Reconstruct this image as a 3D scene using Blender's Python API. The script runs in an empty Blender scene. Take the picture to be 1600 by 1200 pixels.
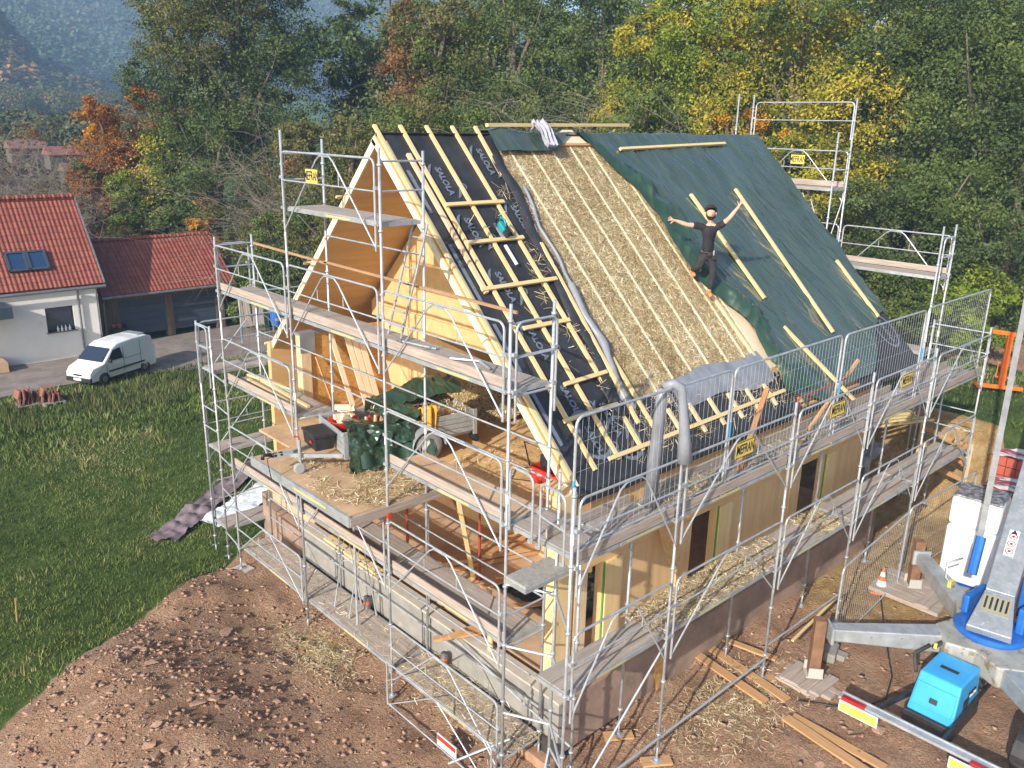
import bpy, bmesh, math, random
import numpy as np
from mathutils import Vector, Matrix, noise
S = bpy.context.scene
random.seed(7)
PI = math.pi
# ---------------------------------------------------------------- camera, sky, sun, exposure
def cam_setup():
    yw, pt, rl = math.radians(47.002594), math.radians(-17.1122), math.radians(1.23434)
    fw = Vector((math.cos(yw) * math.cos(pt), math.sin(yw) * math.cos(pt), math.sin(pt)))
    rt = Vector((math.sin(yw), -math.cos(yw), 0)); up = rt.cross(fw)
    r2 = rt * math.cos(rl) + up * math.sin(rl); u2 = -rt * math.sin(rl) + up * math.cos(rl)
    m = Matrix((r2, u2, -fw)).transposed().to_4x4()
    m.translation = Vector((-9.0515, -8.228, 7.5396))
    cd = bpy.data.cameras.new('camera'); cd.sensor_width = 36; cd.lens = 36 * 1321.44 / 1600
    cd.clip_start = .1; cd.clip_end = 9000
    co = bpy.data.objects.new('camera', cd); S.collection.objects.link(co); co.matrix_world = m
    S.camera = co
cam_setup()
AZ, EL = math.radians(17), math.radians(27)          # light travels toward +X (+Y), falling
sund = Vector((math.cos(AZ) * math.cos(EL), math.sin(AZ) * math.cos(EL), -math.sin(EL)))
w = bpy.data.worlds.new('World'); S.world = w; w.use_nodes = True
nt = w.node_tree; sky = nt.nodes.new('ShaderNodeTexSky'); sky.sky_type = 'NISHITA'; sky.sun_disc = False
sky.sun_elevation = EL; sky.sun_rotation = math.atan2(-sund.x, -sund.y); sky.dust_density = 1.5; sky.air_density = 1.0
nt.links.new(sky.outputs[0], nt.nodes['Background'].inputs[0]); nt.nodes['Background'].inputs[1].default_value = .15
sl = bpy.data.lights.new('sun', 'SUN'); sl.energy = 4.1; sl.angle = math.radians(.6); sl.color = (1, .93, .82)
so = bpy.data.objects.new('sun', sl); S.collection.objects.link(so); so.rotation_euler = sund.to_track_quat('-Z', 'Y').to_euler()
S.view_settings.view_transform = 'Standard'; S.view_settings.look = 'None'; S.view_settings.gamma = 1
S.view_settings.exposure = 0.56
S.cycles.max_bounces = 6; S.cycles.transparent_max_bounces = 8; S.cycles.volume_bounces = 0

# ---------------------------------------------------------------- helpers
def vv(*a): return Vector(a)
class MB:
    def __init__(s): s.v = []; s.f = []; s.m = []; s.uv = []
    def add(s, vs, fs, m=0, uvs=None):
        o = len(s.v); s.v += [tuple(p) for p in vs]
        for k, f in enumerate(fs):
            s.f.append([o + i for i in f]); s.m.append(m if isinstance(m, int) else m[k])
            s.uv.append(uvs[k] if uvs else [(vs[i][0] + vs[i][2] * .3, vs[i][1] + vs[i][2]) for i in f])
        return s
    def hexa(s, c, m=0, L=None):
        # c: 8 corners, 0-3 bottom ring, 4-7 top ring; length axis = edge 0-1
        fs = [(0, 3, 2, 1), (4, 5, 6, 7), (0, 1, 5, 4), (2, 3, 7, 6), (1, 2, 6, 5), (3, 0, 4, 7)]
        c = [Vector(p) for p in c]
        a = c[1] - c[0]; b = c[3] - c[0]; d = c[4] - c[0]
        ro = random.uniform(0, 50)
        ax = sorted([a, b, d], key=lambda q: -q.length)
        e = [q.normalized() if q.length > 1e-9 else Vector((1, 0, 0)) for q in ax]
        uvs = []
        for f in fs:
            uvs.append([((c[i] - c[0]).dot(e[0]) + ro, (c[i] - c[0]).dot(e[1]) + (c[i] - c[0]).dot(e[2]) + ro * .37) for i in f])
        return s.add(c, fs, m, uvs)
    def box(s, x0, x1, y0, y1, z0, z1, m=0):
        return s.hexa([(x0, y0, z0), (x1, y0, z0), (x1, y1, z0), (x0, y1, z0), (x0, y0, z1), (x1, y0, z1), (x1, y1, z1), (x0, y1, z1)], m)
    def obox(s, c, d, m=0, rz=0, M=None):
        hx, hy, hz = d[0] / 2, d[1] / 2, d[2] / 2
        R = M if M is not None else Matrix.Rotation(rz, 3, 'Z')
        c = Vector(c)
        P = [c + R @ Vector(q) for q in [(-hx, -hy, -hz), (hx, -hy, -hz), (hx, hy, -hz), (-hx, hy, -hz), (-hx, -hy, hz), (hx, -hy, hz), (hx, hy, hz), (-hx, hy, hz)]]
        return s.hexa(P, m)
    def beam(s, p0, p1, w_, h, up=(0, 0, 1), m=0):
        p0 = Vector(p0); p1 = Vector(p1); d = (p1 - p0).normalized(); up = Vector(up)
        sd = d.cross(up)
        if sd.length < 1e-4: sd = d.cross(Vector((1, 0, 0)))
        sd.normalize(); u = sd.cross(d).normalized(); a = sd * w_ / 2; b = u * h / 2
        return s.hexa([p0 - a - b, p1 - a - b, p1 + a - b, p0 + a - b, p0 - a + b, p1 - a + b, p1 + a + b, p0 + a + b], m)
    def tube(s, pts, r, n=8, m=0, cap=True):
        pts = [Vector(p) for p in pts]; k = len(pts)
        rs = r if isinstance(r, (list, tuple)) else [r] * k
        t = (pts[1] - pts[0]).normalized()
        x = t.cross(Vector((0, 0, 1)))
        if x.length < 1e-3: x = t.cross(Vector((1, 0, 0)))
        x.normalize(); vs = []; L = 0; Ls = []
        for i, p in enumerate(pts):
            if i: L += (p - pts[i - 1]).length
            Ls.append(L)
            if i == 0: t = (pts[1] - pts[0])
            elif i == k - 1: t = pts[-1] - pts[-2]
            else: t = (pts[i + 1] - p).normalized() + (p - pts[i - 1]).normalized()
            if t.length < 1e-9: t = Vector((0, 0, 1))
            t.normalize(); x = (x - t * x.dot(t))
            if x.length < 1e-5: x = t.orthogonal()
            x.normalize(); y = t.cross(x)
            vs += [p + (x * math.cos(2 * PI * j / n) + y * math.sin(2 * PI * j / n)) * rs[i] for j in range(n)]
        fs = []; uvs = []
        for i in range(k - 1):
            for j in range(n):
                a = i * n + j; b = i * n + (j + 1) % n
                fs.append((a, b, b + n, a + n)); uvs.append([(Ls[i], j / n), (Ls[i], (j + 1) / n), (Ls[i + 1], (j + 1) / n), (Ls[i + 1], j / n)])
        if cap:
            fs.append(tuple(range(n - 1, -1, -1))); uvs.append([(0, 0)] * n)
            fs.append(tuple((k - 1) * n + j for j in range(n))); uvs.append([(0, 0)] * n)
        return s.add(vs, fs, m, uvs)
    def cyl(s, p0, p1, r, n=12, m=0): return s.tube([p0, p1], r, n, m)
    def lathe(s, c, prof, n=16, m=0, axis=(0, 0, 1)):
        q = Vector((0, 0, 1)).rotation_difference(Vector(axis)).to_matrix(); c = Vector(c); vs = []
        for r, z in prof: vs += [c + q @ Vector((r * math.cos(2 * PI * j / n), r * math.sin(2 * PI * j / n), z)) for j in range(n)]
        fs = []
        for i in range(len(prof) - 1):
            for j in range(n):
                a = i * n + j; b = i * n + (j + 1) % n; fs.append((a, b, b + n, a + n))
        return s.add(vs, fs, m)
    def grid(s, fn, nu, nv, m=0, uvs=1.0):
        vs = [fn(i / nu, j / nv) for j in range(nv + 1) for i in range(nu + 1)]
        fs = []; uu = []
        for j in range(nv):
            for i in range(nu):
                a = j * (nu + 1) + i
                fs.append((a, a + 1, a + nu + 2, a + nu + 1))
                uu.append([(i / nu * uvs, j / nv * uvs), ((i + 1) / nu * uvs, j / nv * uvs), ((i + 1) / nu * uvs, (j + 1) / nv * uvs), (i / nu * uvs, (j + 1) / nv * uvs)])
        return s.add(vs, fs, m, uu)
    def prism(s, poly, z0, z1, m=0):
        n = len(poly); vs = [(x, y, z0) for x, y in poly] + [(x, y, z1) for x, y in poly]
        fs = [tuple(range(n - 1, -1, -1)), tuple(range(n, 2 * n))] + [(i, (i + 1) % n, n + (i + 1) % n, n + i) for i in range(n)]
        return s.add(vs, fs, m)
    def xf(s, M_): s.v = [tuple(M_ @ Vector(p)) for p in s.v]; return s
    def build(s, name, mats, parent=None, smooth=False, bevel=0, kind=None, solid=0, cat=None):
        org = Vector((0, 0, 0)); q = parent
        while q is not None: org += Vector(q.location); q = q.parent
        me = bpy.data.meshes.new(name)
        me.from_pydata([(a - org.x, b - org.y, c - org.z) for a, b, c in s.v], [], s.f)
        if not isinstance(mats, (list, tuple)): mats = [mats]
        for k in mats: me.materials.append(k)
        me.polygons.foreach_set('material_index', s.m)
        ul = me.uv_layers.new(name='UVMap'); flat = []
        for u in s.uv:
            for q in u: flat += [q[0], q[1]]
        ul.data.foreach_set('uv', flat)
        if smooth: me.polygons.foreach_set('use_smooth', [True] * len(me.polygons))
        me.update()
        o = bpy.data.objects.new(name, me); S.collection.objects.link(o)
        if parent: o.parent = parent
        if solid:
            md = o.modifiers.new('t', 'SOLIDIFY'); md.thickness = solid; md.offset = 0
        if bevel:
            md = o.modifiers.new('b', 'BEVEL'); md.width = bevel; md.segments = 2; md.limit_method = 'ANGLE'
        if kind: o['kind'] = kind
        return o
def tag(o, label=None, cat=None, group=None, kind=None):
    if label: o['label'] = label
    if cat: o['category'] = cat
    if group: o['group'] = group
    if kind: o['kind'] = kind
    return o
def thing(name, label, cat, loc=(0, 0, 0), group=None):
    o = bpy.data.objects.new(name, None); S.collection.objects.link(o); o.location = loc; o.empty_display_size = .2
    return tag(o, label, cat, group)
def dup(root, loc, rz=0, label=None, scale=None):
    def cp(o, par):
        c = o.copy(); S.collection.objects.link(c)
        if par: c.parent = par
        for ch in [x for x in kids.get(o.name, [])]: cp(ch, c)
        return c
    kids = {}
    for o in S.objects:
        if o.parent: kids.setdefault(o.parent.name, []).append(o)
    r = cp(root, None); r.location = loc; r.rotation_euler = (0, 0, rz)
    if scale: r.scale = (scale,) * 3
    if label: r['label'] = label
    return r
def fbm(x, y, z=0, o=4):
    a = 0; s_ = 1; f = 1
    for _ in range(o): a += s_ * noise.noise(Vector((x * f, y * f, z * f + _ * 7.3))); s_ *= .5; f *= 2
    return a
def sst(t):
    t = max(0., min(1., t)); return t * t * (3 - 2 * t)
def text_mesh(body, size, M_, mat_, name, parent, ext=.002, shear=0, bold=0):
    cu = bpy.data.curves.new('t', 'FONT'); cu.body = body; cu.size = size; cu.align_x = 'CENTER'; cu.align_y = 'CENTER'
    cu.extrude = ext; cu.shear = shear; cu.offset = bold; cu.resolution_u = 3
    o = bpy.data.objects.new('t', cu); S.collection.objects.link(o)
    dg = bpy.context.evaluated_depsgraph_get(); me = bpy.data.meshes.new_from_object(o.evaluated_get(dg))
    bpy.data.objects.remove(o)
    mb = MB(); mb.add([M_ @ v.co for v in me.vertices], [tuple(p.vertices) for p in me.polygons])
    bpy.data.meshes.remove(me)
    return mb.build(name, mat_, parent)
def frame_M(o, x, y):
    x = Vector(x).normalized(); y = Vector(y).normalized(); z = x.cross(y).normalized(); y = z.cross(x)
    m = Matrix((x, y, z)).transposed().to_4x4(); m.translation = Vector(o); return m

# ---------------------------------------------------------------- materials
def hexc(h):
    c = [int(h[i:i + 2], 16) / 255 for i in (0, 2, 4)]
    return tuple(((q / 12.92) if q < .04045 else ((q + .055) / 1.055) ** 2.4) for q in c)
def M(name, c1, c2=None, scale=4, rough=.75, metal=0, bump=0, bscale=None, stretch=(1, 1, 1), co='Object', lo=.35, hi=.65,
      detail=5, c3=None, s3=30, l3=.6, spec=None, coat=0, dist=.02, rvar=0, alpha=None):
    m = bpy.data.materials.new(name); m.use_nodes = True; t = m.node_tree; N = t.nodes; L = t.links
    b = N['Principled BSDF']; b.inputs['Roughness'].default_value = rough; b.inputs['Metallic'].default_value = metal
    if spec is not None: b.inputs['Specular IOR Level'].default_value = spec
    if coat: b.inputs['Coat Weight'].default_value = coat
    b.inputs['Base Color'].default_value = (*c1, 1)
    tc = N.new('ShaderNodeTexCoord'); mp = N.new('ShaderNodeMapping'); mp.inputs['Scale'].default_value = stretch
    L.new(tc.outputs[co], mp.inputs['Vector'])
    def nz(sc, de=detail):
        n = N.new('ShaderNodeTexNoise'); n.inputs['Scale'].default_value = sc; n.inputs['Detail'].default_value = de
        n.inputs['Roughness'].default_value = .6
        L.new(mp.outputs[0], n.inputs['Vector']); return n
    def mrange(inp, a, b_, o0=0, o1=1):
        r = N.new('ShaderNodeMapRange'); r.inputs[1].default_value = a; r.inputs[2].default_value = b_
        r.inputs[3].default_value = o0; r.inputs[4].default_value = o1; L.new(inp, r.inputs[0]); return r
    def mix(f, a, b_):
        x = N.new('ShaderNodeMix'); x.data_type = 'RGBA'; L.new(f, x.inputs[0])
        for i, q in ((6, a), (7, b_)):
            if isinstance(q, tuple): x.inputs[i].default_value = (*q, 1)
            else: L.new(q, x.inputs[i])
        return x.outputs[2]
    if c2:
        n = nz(scale); r = mrange(n.outputs['Fac'], lo, hi); col = mix(r.outputs[0], c1, c2)
        if c3:
            n3 = nz(s3, 3); r3 = mrange(n3.outputs['Fac'], l3, l3 + .12); col = mix(r3.outputs[0], col, c3)
        L.new(col, b.inputs['Base Color'])
    if rvar:
        n = nz(scale * 2.3); r = mrange(n.outputs['Fac'], .3, .7, rough - rvar, rough + rvar); L.new(r.outputs[0], b.inputs['Roughness'])
    if bump:
        n = nz(bscale or scale * 4); bp = N.new('ShaderNodeBump'); bp.inputs['Strength'].default_value = bump
        bp.inputs['Distance'].default_value = dist; L.new(n.outputs['Fac'], bp.inputs['Height']); L.new(bp.outputs[0], b.inputs['Normal'])
    return m
W_ = (.6, 14, 1)
PINE = M('pine_batten', (.66, .48, .21), (.76, .60, .32), 2.2, .7, bump=.25, bscale=5, stretch=W_, co='UV', c3=(.42, .25, .10), s3=3, l3=.66)
PINE2 = M('pale_rafter', (.74, .60, .40), (.62, .45, .25), 2.2, .7, bump=.2, bscale=5, stretch=W_, co='UV', c3=(.5, .3, .14), s3=3, l3=.66)
CLT = M('spruce_panel', (.62, .405, .19), (.69, .485, .255), 1.3, .62, bump=.12, bscale=6, stretch=(5, 5, .5), c3=(.40, .20, .07), s3=2.2, l3=.68)
CLTH = M('spruce_panel_grain_along', (.60, .38, .17), (.68, .46, .225), 1.2, .62, bump=.12, bscale=6, stretch=(.5, 5, 5), c3=(.40, .20, .07), s3=2.2, l3=.68)
WHITEWOOD = M('planed_white_wood', (.80, .70, .54), (.72, .59, .40), 2, .6, bump=.1, bscale=5, stretch=W_, co='UV', c3=(.6, .4, .22), s3=3, l3=.66)
BROWNWOOD = M('brown_board', (.42, .23, .10), (.55, .33, .16), 2.4, .7, bump=.3, bscale=5, stretch=W_, co='UV')
OSB = M('strand_board', (.52, .27, .07), (.66, .38, .13), 9, .65, bump=.25, bscale=20, stretch=(1, 1, 1.6), c3=(.33, .15, .035), s3=16, l3=.57)
FLOORB = M('dusty_floor_board', (.46, .30, .18), (.56, .40, .26), 2.2, .8, bump=.15, bscale=20, c3=(.60, .46, .27), s3=14, l3=.6)
DECK = M('weathered_deck', (.28, .235, .20), (.40, .345, .30), 1.6, .85, bump=.35, bscale=9, stretch=(.5, 9, 1), co='UV', c3=(.60, .56, .52), s3=4, l3=.60)
TOE = M('weathered_toe_board', (.29, .235, .20), (.44, .375, .325), 2.2, .85, bump=.35, bscale=6, stretch=(.7, 12, 1), co='UV', c3=(.18, .12, .09), s3=4, l3=.64)
GALV = M('galvanised_tube', (.38, .41, .44), (.52, .55, .58), 6, .48, metal=.45, bump=.05, c3=(.33, .35, .37), s3=22, l3=.63, rvar=.1)
GALVD = M('galvanised_sheet', (.36, .385, .40), (.50, .53, .55), 3.5, .45, metal=.45, bump=.08, c3=(.27, .29, .30), s3=11, l3=.6, rvar=.1)
CHECKER = M('tread_plate', (.46, .45, .42), (.6, .58, .54), 14, .5, metal=.5, bump=.6, bscale=40)
YEL = M('yellow_sticker', (.72, .56, .06), (.66, .52, .14), 5, .55)
YELP = M('faded_yellow_sticker', (.58, .47, .10), (.48, .42, .22), 9, .7)
RED = M('red_paint', (.62, .035, .025), (.5, .03, .02), 6, .4)
BLK = M('black_plastic', (.012, .012, .014), (.03, .03, .033), 6, .45, bump=.05)
BLUEP = M('blue_paint', (.015, .11, .42), (.02, .14, .5), 4, .35)
LBLUE = M('light_blue_paint', (.035, .33, .68), (.05, .38, .75), 2, .3, bump=.02)
ORANGE = M('orange_paint', (.80, .16, .015), (.7, .13, .01), 5, .4)
WHITEP = M('white_paint', (.78, .80, .80), (.72, .74, .75), 3, .35)
MEMB = M('dark_membrane', (.018, .019, .024), (.034, .036, .044), 3, .62, bump=.35, bscale=7, dist=.04, c3=(.06, .058, .05), s3=24, l3=.66)
MLOGO = M('membrane_print', (.17, .20, .26), (.12, .145, .19), 12, .6)
GREYM = M('grey_membrane', (.20, .215, .245), (.27, .285, .32), 3, .45, bump=.4, bscale=4, dist=.03)
CONC = M('concrete', (.22, .21, .19), (.30, .285, .26), 2.5, .85, bump=.2, bscale=30, c3=(.36, .33, .28), s3=5, l3=.60)
CONCD = M('pale_concrete_edge', (.40, .365, .31), (.50, .46, .39), 3, .85, bump=.2, bscale=30)
BITUM = M('bitumen_coat', (.03, .028, .028), (.05, .047, .045), 4, .7)
STRAWM = M('straw_colour', (.46, .31, .11), (.60, .44, .19), 5, .7)
GLASS = M('window_glass', (.02, .03, .05), None, rough=.08, spec=.8)
RUBBER = M('rubber', (.03, .03, .03), (.05, .05, .048), 8, .8, bump=.1)
RUSTP = M('rusty_steel', (.16, .08, .045), (.24, .13, .07), 5, .7, bump=.3, bscale=20)
REDOX = M('red_steel_prop', (.38, .06, .03), (.28, .05, .03), 6, .6)

def tarp_mat(name, c1, c2, rough=.25, stretch=(1, 1, 1), bs=1.2, st=.6):
    m = M(name, c1, c2, 1.2, rough, bump=st, bscale=bs, stretch=stretch, dist=.10, spec=.6, coat=.5, detail=2)
    return m
TARP = tarp_mat('blue_green_tarp', (.038, .066, .056), (.058, .090, .076), .27, (2.0, .45, .45), .8, .7)
TARPG = tarp_mat('dark_green_tarp', (.014, .042, .024), (.028, .064, .038), .3, (1, 1, 1), 1.8, .5)

def attr_ramp_mat(name, cols, rough=.7, trans=0, attr='rnd', bump=0):
    m = bpy.data.materials.new(name); m.use_nodes = True; t = m.node_tree; N = t.nodes; L = t.links; b = N['Principled BSDF']
    a = N.new('ShaderNodeAttribute'); a.attribute_name = attr
    r = N.new('ShaderNodeValToRGB'); e = r.color_ramp.elements
    while len(e) < len(cols): e.new(.5)
    for i, (p, c) in enumerate(cols): e[i].position = p; e[i].color = (*c, 1)
    L.new(a.outputs['Fac'], r.inputs[0]); L.new(r.outputs[0], b.inputs['Base Color']); b.inputs['Roughness'].default_value = rough
    b.inputs['Specular IOR Level'].default_value = .3
    if trans:
        tr = N.new('ShaderNodeBsdfTranslucent'); L.new(r.outputs[0], tr.inputs[0]); mx = N.new('ShaderNodeMixShader'); mx.inputs[0].default_value = trans
        L.new(b.outputs[0], mx.inputs[1]); L.new(tr.outputs[0], mx.inputs[2]); L.new(mx.outputs[0], N['Material Output'].inputs[0])
    return m
def raw_mesh(name, vs, fs_flat, nper, mat_, rnd, parent=None, org=(0, 0, 0), smooth=False):
    """vs (n,3) array, faces of nper corners each"""
    me = bpy.data.meshes.new(name); vs = np.asarray(vs, dtype=np.float32) - np.asarray(org, dtype=np.float32)
    nf = len(fs_flat) // nper
    me.vertices.add(len(vs)); me.vertices.foreach_set('co', vs.ravel())
    me.loops.add(len(fs_flat)); me.loops.foreach_set('vertex_index', np.asarray(fs_flat, dtype=np.int32))
    me.polygons.add(nf); me.polygons.foreach_set('loop_start', np.arange(nf, dtype=np.int32) * nper)
    try: me.polygons.foreach_set('loop_total', np.full(nf, nper, dtype=np.int32))
    except Exception: pass
    me.update(calc_edges=True); me.validate()
    if rnd is not None:
        at = me.attributes.new('rnd', 'FLOAT', 'FACE'); at.data.foreach_set('value', np.asarray(rnd, dtype=np.float32))
    me.materials.append(mat_)
    o = bpy.data.objects.new(name, me); S.collection.objects.link(o)
    if parent: o.parent = parent
    return o
def strands(name, pts, nrm, mat_, parent=None, lmin=.06, lmax=.2, w_=.005, seed=1, flat=.75, org=(0, 0, 0), mod=0):
    r = np.random.default_rng(seed); n = len(pts); pts = np.asarray(pts, float); nrm = np.asarray(nrm, float)
    if nrm.ndim == 1: nrm = np.tile(nrm, (n, 1))
    d = r.normal(size=(n, 3)); d -= (d * nrm).sum(1, keepdims=True) * nrm * flat; d /= np.linalg.norm(d, axis=1, keepdims=True)
    s_ = np.cross(d, nrm + r.normal(size=(n, 3)) * .3); s_ /= np.linalg.norm(s_, axis=1, keepdims=True) + 1e-9
    L = r.uniform(lmin, lmax, (n, 1)) / 2; wd = w_ * r.uniform(.6, 1.3, (n, 1)) / 2
    V = np.stack([pts - d * L - s_ * wd, pts + d * L - s_ * wd, pts + d * L + s_ * wd, pts - d * L + s_ * wd], 1).reshape(-1, 3)
    rn = r.random(n)
    if mod: rn = np.clip(rn * (1 - mod * .5) + mod * np.array([noise.noise(Vector((p[0] * 1.4, p[1] * 1.1, 2))) + .6 * noise.noise(Vector((p[0] * 6, p[1] * 5, 8))) + .3 for p in pts]) * .9, 0, 1)
    return raw_mesh(name, V, np.arange(4 * n), 4, mat_, rn, parent, org)
STRAND = attr_ramp_mat('straw_strands', [(0, (.15, .095, .045)), (.3, (.38, .275, .13)), (.65, (.60, .48, .27)), (1, (.88, .80, .60))], .5)
# ---------------------------------------------------------------- terrain
def H(x, y):
    """ground height: building plot, spoil heap, cut bank on the right, meadow on the left, valley far off"""
    b = -2.75 + .45 * sst((x + 2.5) / 5.0) * (1 - sst((y - 11) / 8)) - .38 * sst((y - 21) / 6)                      # front low, right side of the house slightly higher
    b += -.35 * sst((y - 8.5) / 5)                                # falls away to the left
    b += .22 * math.exp(-((y - 20) / 5.0) ** 2) * sst((x + 14) / 8)    # grass swell before the drive
    heap = .75 * math.exp(-(((x + 5.2) / 2.0) ** 2 + ((y - 5.3) / 3.0) ** 2)) + .35 * math.exp(-(((x + 2.9) / 1.0) ** 2 + ((y - 8.4) / 1.2) ** 2))
    b += heap
    x0 = 13.3 + max(0, -1.35 - y) * 2.6 + .35 * noise.noise(Vector((y * .7, 0, 3)))
    bank = sst((x - x0) / 1.5) * (1 - sst((y - 16) / 9))
    b += 2.35 * bank + .9 * sst((x - 22) / 10) * (1 - sst((y - 16) / 9))
    b += 3.0 * sst((x - 16) / 30) * sst((y - 16) / 9)
    r = math.hypot(x + 9, y + 8)
    if r > 90: b += (r - 90) * .035 + 3.0 * fbm(x * .006, y * .006, 0, 2) * sst((r - 90) / 150)
    near = 1 - sst((r - 25) / 20)
    dirt = dirtw(x, y)
    b += near * (.03 + .07 * dirt) * fbm(x * 1.6, y * 1.6, 0, 4) + near * dirt * .07 * abs(fbm(x * 3.3, y * 3.3, 5, 3))
    b += .12 * fbm(x * .25, y * .25, 2, 2) * (1 - near * .5)
    return b
def edge_line(x):   # y of the grass / bare soil boundary on the left
    return 9.2 + (x + 2.5) * .62 + .35 * noise.noise(Vector((x * .9, 1, 0)))
def dirtw(x, y):
    d1 = sst((edge_line(x) - y) / .8 + .5) if x < 13 else 1.
    # behind the bank: grass shelf then bare earth beyond
    if x > 14.2 - .2 and y > -2.6:
        g = sst((x - 14.9) / .7) * (1 - sst((x - 20.5 + .8 * noise.noise(Vector((x * .5, y * .5, 9)))) / 2.2)); d1 = min(d1, 1 - g)
        if x > 28: d1 = 1 - sst((x - 28) / 2)
    if x > 8 and y > 14: d1 = 0
    return d1
def build_ground():
    n = 460; a = 9.; B = math.asinh(3200 / a)
    c = [a * math.sinh(B * (2 * i / n - 1)) for i in range(n + 1)]
    cx = [v + 1.5 for v in c]; cy = [v + 3 for v in c]
    vs = []; dw = []; gw = []
    for j in range(n + 1):
        for i in range(n + 1):
            x, y = cx[i], cy[j]; vs.append((x, y, H(x, y))); dw.append(dirtw(x, y) if math.hypot(x, y) < 60 else 0)
            g = math.exp(-(((x - 10.5) / 3.6) ** 2 + ((y + 1.2) / 2.2) ** 2)) * 1.3
            bk = sst((x - 13.0) / .4) * (1 - sst((x - 16.5) / 1.)) * .9 * sst((y + 6) / 2)
            g += 1.0 * math.exp(-(((x + 1.8) / .5) ** 2 + ((y - 5.0) / .8) ** 2))
            gw.append(min(1, max(g, bk)))
    idx = np.arange((n + 1) * (n + 1)).reshape(n + 1, n + 1)
    f = np.stack([idx[:-1, :-1], idx[:-1, 1:], idx[1:, 1:], idx[1:, :-1]], -1).reshape(-1)
    m = bpy.data.materials.new('ground'); m.use_nodes = True; t = m.node_tree; N = t.nodes; L = t.links; b = N['Principled BSDF']
    tc = N.new('ShaderNodeTexCoord')
    def nz(s, d=6, ro=.6):
        q = N.new('ShaderNodeTexNoise'); q.inputs['Scale'].default_value = s; q.inputs['Detail'].default_value = d; q.inputs['Roughness'].default_value = ro
        L.new(tc.outputs['Object'], q.inputs['Vector']); return q.outputs['Fac']
    def ramp(inp, cols):
        r = N.new('ShaderNodeValToRGB'); e = r.color_ramp.elements
        while len(e) < len(cols): e.new(.5)
        for i, (p, c_) in enumerate(cols): e[i].position = p; e[i].color = (*c_, 1)
        L.new(inp, r.inputs[0]); return r.outputs[0]
    def mix(f_, a_, b_):
        x = N.new('ShaderNodeMix'); x.data_type = 'RGBA'; L.new(f_, x.inputs[0]); L.new(a_, x.inputs[6]); L.new(b_, x.inputs[7]); return x.outputs[2]
    dirt = ramp(nz(1.3, 8, .7), [(.25, (.24, .125, .072)), (.42, (.41, .235, .145)), (.55, (.51, .315, .205)), (.72, (.60, .41, .285))])
    dirt = mix(ramp(nz(9, 6, .7), [(.42, (0, 0, 0)), (.7, (1, 1, 1))]), dirt, ramp(nz(23, 4), [(.3, (.17, .09, .052)), (.7, (.58, .41, .285))]))
    clay = ramp(nz(3.0, 7, .65), [(.25, (.30, .175, .065)), (.5, (.47, .31, .13)), (.75, (.62, .47, .26))])
    grass = ramp(nz(2.2, 8, .7), [(.25, (.028, .045, .010)), (.45, (.055, .090, .020)), (.6, (.09, .13, .034)), (.78, (.17, .16, .06))])
    far = ramp(nz(.02, 5), [(.40, (.07, .17, .04)), (.48, (.045, .07, .02)), (.56, (.10, .19, .05)), (.66, (.05, .07, .03))])
    at = N.new('ShaderNodeAttribute'); at.attribute_name = 'dirt'; ag = N.new('ShaderNodeAttribute'); ag.attribute_name = 'clay'
    def edge(fac, sc, amt):
        ma = N.new('ShaderNodeMath'); ma.operation = 'MULTIPLY_ADD'; L.new(nz(sc, 6), ma.inputs[0]); ma.inputs[1].default_value = amt; L.new(fac, ma.inputs[2])
        r = N.new('ShaderNodeMapRange'); r.inputs[1].default_value = .5 + amt * .5 - .08; r.inputs[2].default_value = .5 + amt * .5 + .08; L.new(ma.outputs[0], r.inputs[0]); return r.outputs[0]
    so_ = mix(edge(ag.outputs['Fac'], 2.5, .7), dirt, clay)
    geo = N.new('ShaderNodeVectorMath'); geo.operation = 'LENGTH'; L.new(tc.outputs['Object'], geo.inputs[0])
    fr = N.new('ShaderNodeMapRange'); fr.inputs[1].default_value = 60; fr.inputs[2].default_value = 110; L.new(geo.outputs['Value'], fr.inputs[0])
    gr = mix(fr.outputs[0], grass, far)
    L.new(mix(edge(at.outputs['Fac'], 3.5, .8), gr, so_), b.inputs['Base Color']); b.inputs['Roughness'].default_value = .95; b.inputs['Specular IOR Level'].default_value = .15
    bp = N.new('ShaderNodeBump'); bp.inputs['Distance'].default_value = .16; bp.inputs['Strength'].default_value = .75
    L.new(nz(5, 14, .85), bp.inputs['Height'])
    vo = N.new('ShaderNodeTexVoronoi'); vo.inputs['Scale'].default_value = 9; wn = N.new('ShaderNodeVectorMath'); wn.operation = 'ADD'
    w2 = N.new('ShaderNodeTexNoise'); w2.inputs['Scale'].default_value = 4; w2.inputs['Detail'].default_value = 4; L.new(tc.outputs['Object'], w2.inputs['Vector'])
    L.new(tc.outputs['Object'], wn.inputs[0]); L.new(w2.outputs['Color'], wn.inputs[1]); L.new(wn.outputs[0], vo.inputs['Vector'])
    sp = N.new('ShaderNodeSeparateColor'); L.new(vo.outputs['Color'], sp.inputs[0])
    hm = N.new('ShaderNodeMath'); hm.operation = 'SUBTRACT'; L.new(sp.outputs[0], hm.inputs[0]); L.new(vo.outputs['Distance'], hm.inputs[1])
    h2 = N.new('ShaderNodeMath'); h2.operation = 'MULTIPLY'; L.new(hm.outputs[0], h2.inputs[0]); L.new(at.outputs['Fac'], h2.inputs[1])
    b2 = N.new('ShaderNodeBump'); b2.inputs['Distance'].default_value = .05; b2.inputs['Strength'].default_value = .8; L.new(h2.outputs[0], b2.inputs['Height']); L.new(bp.outputs[0], b2.inputs['Normal']); L.new(b2.outputs[0], b.inputs['Normal'])
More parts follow.
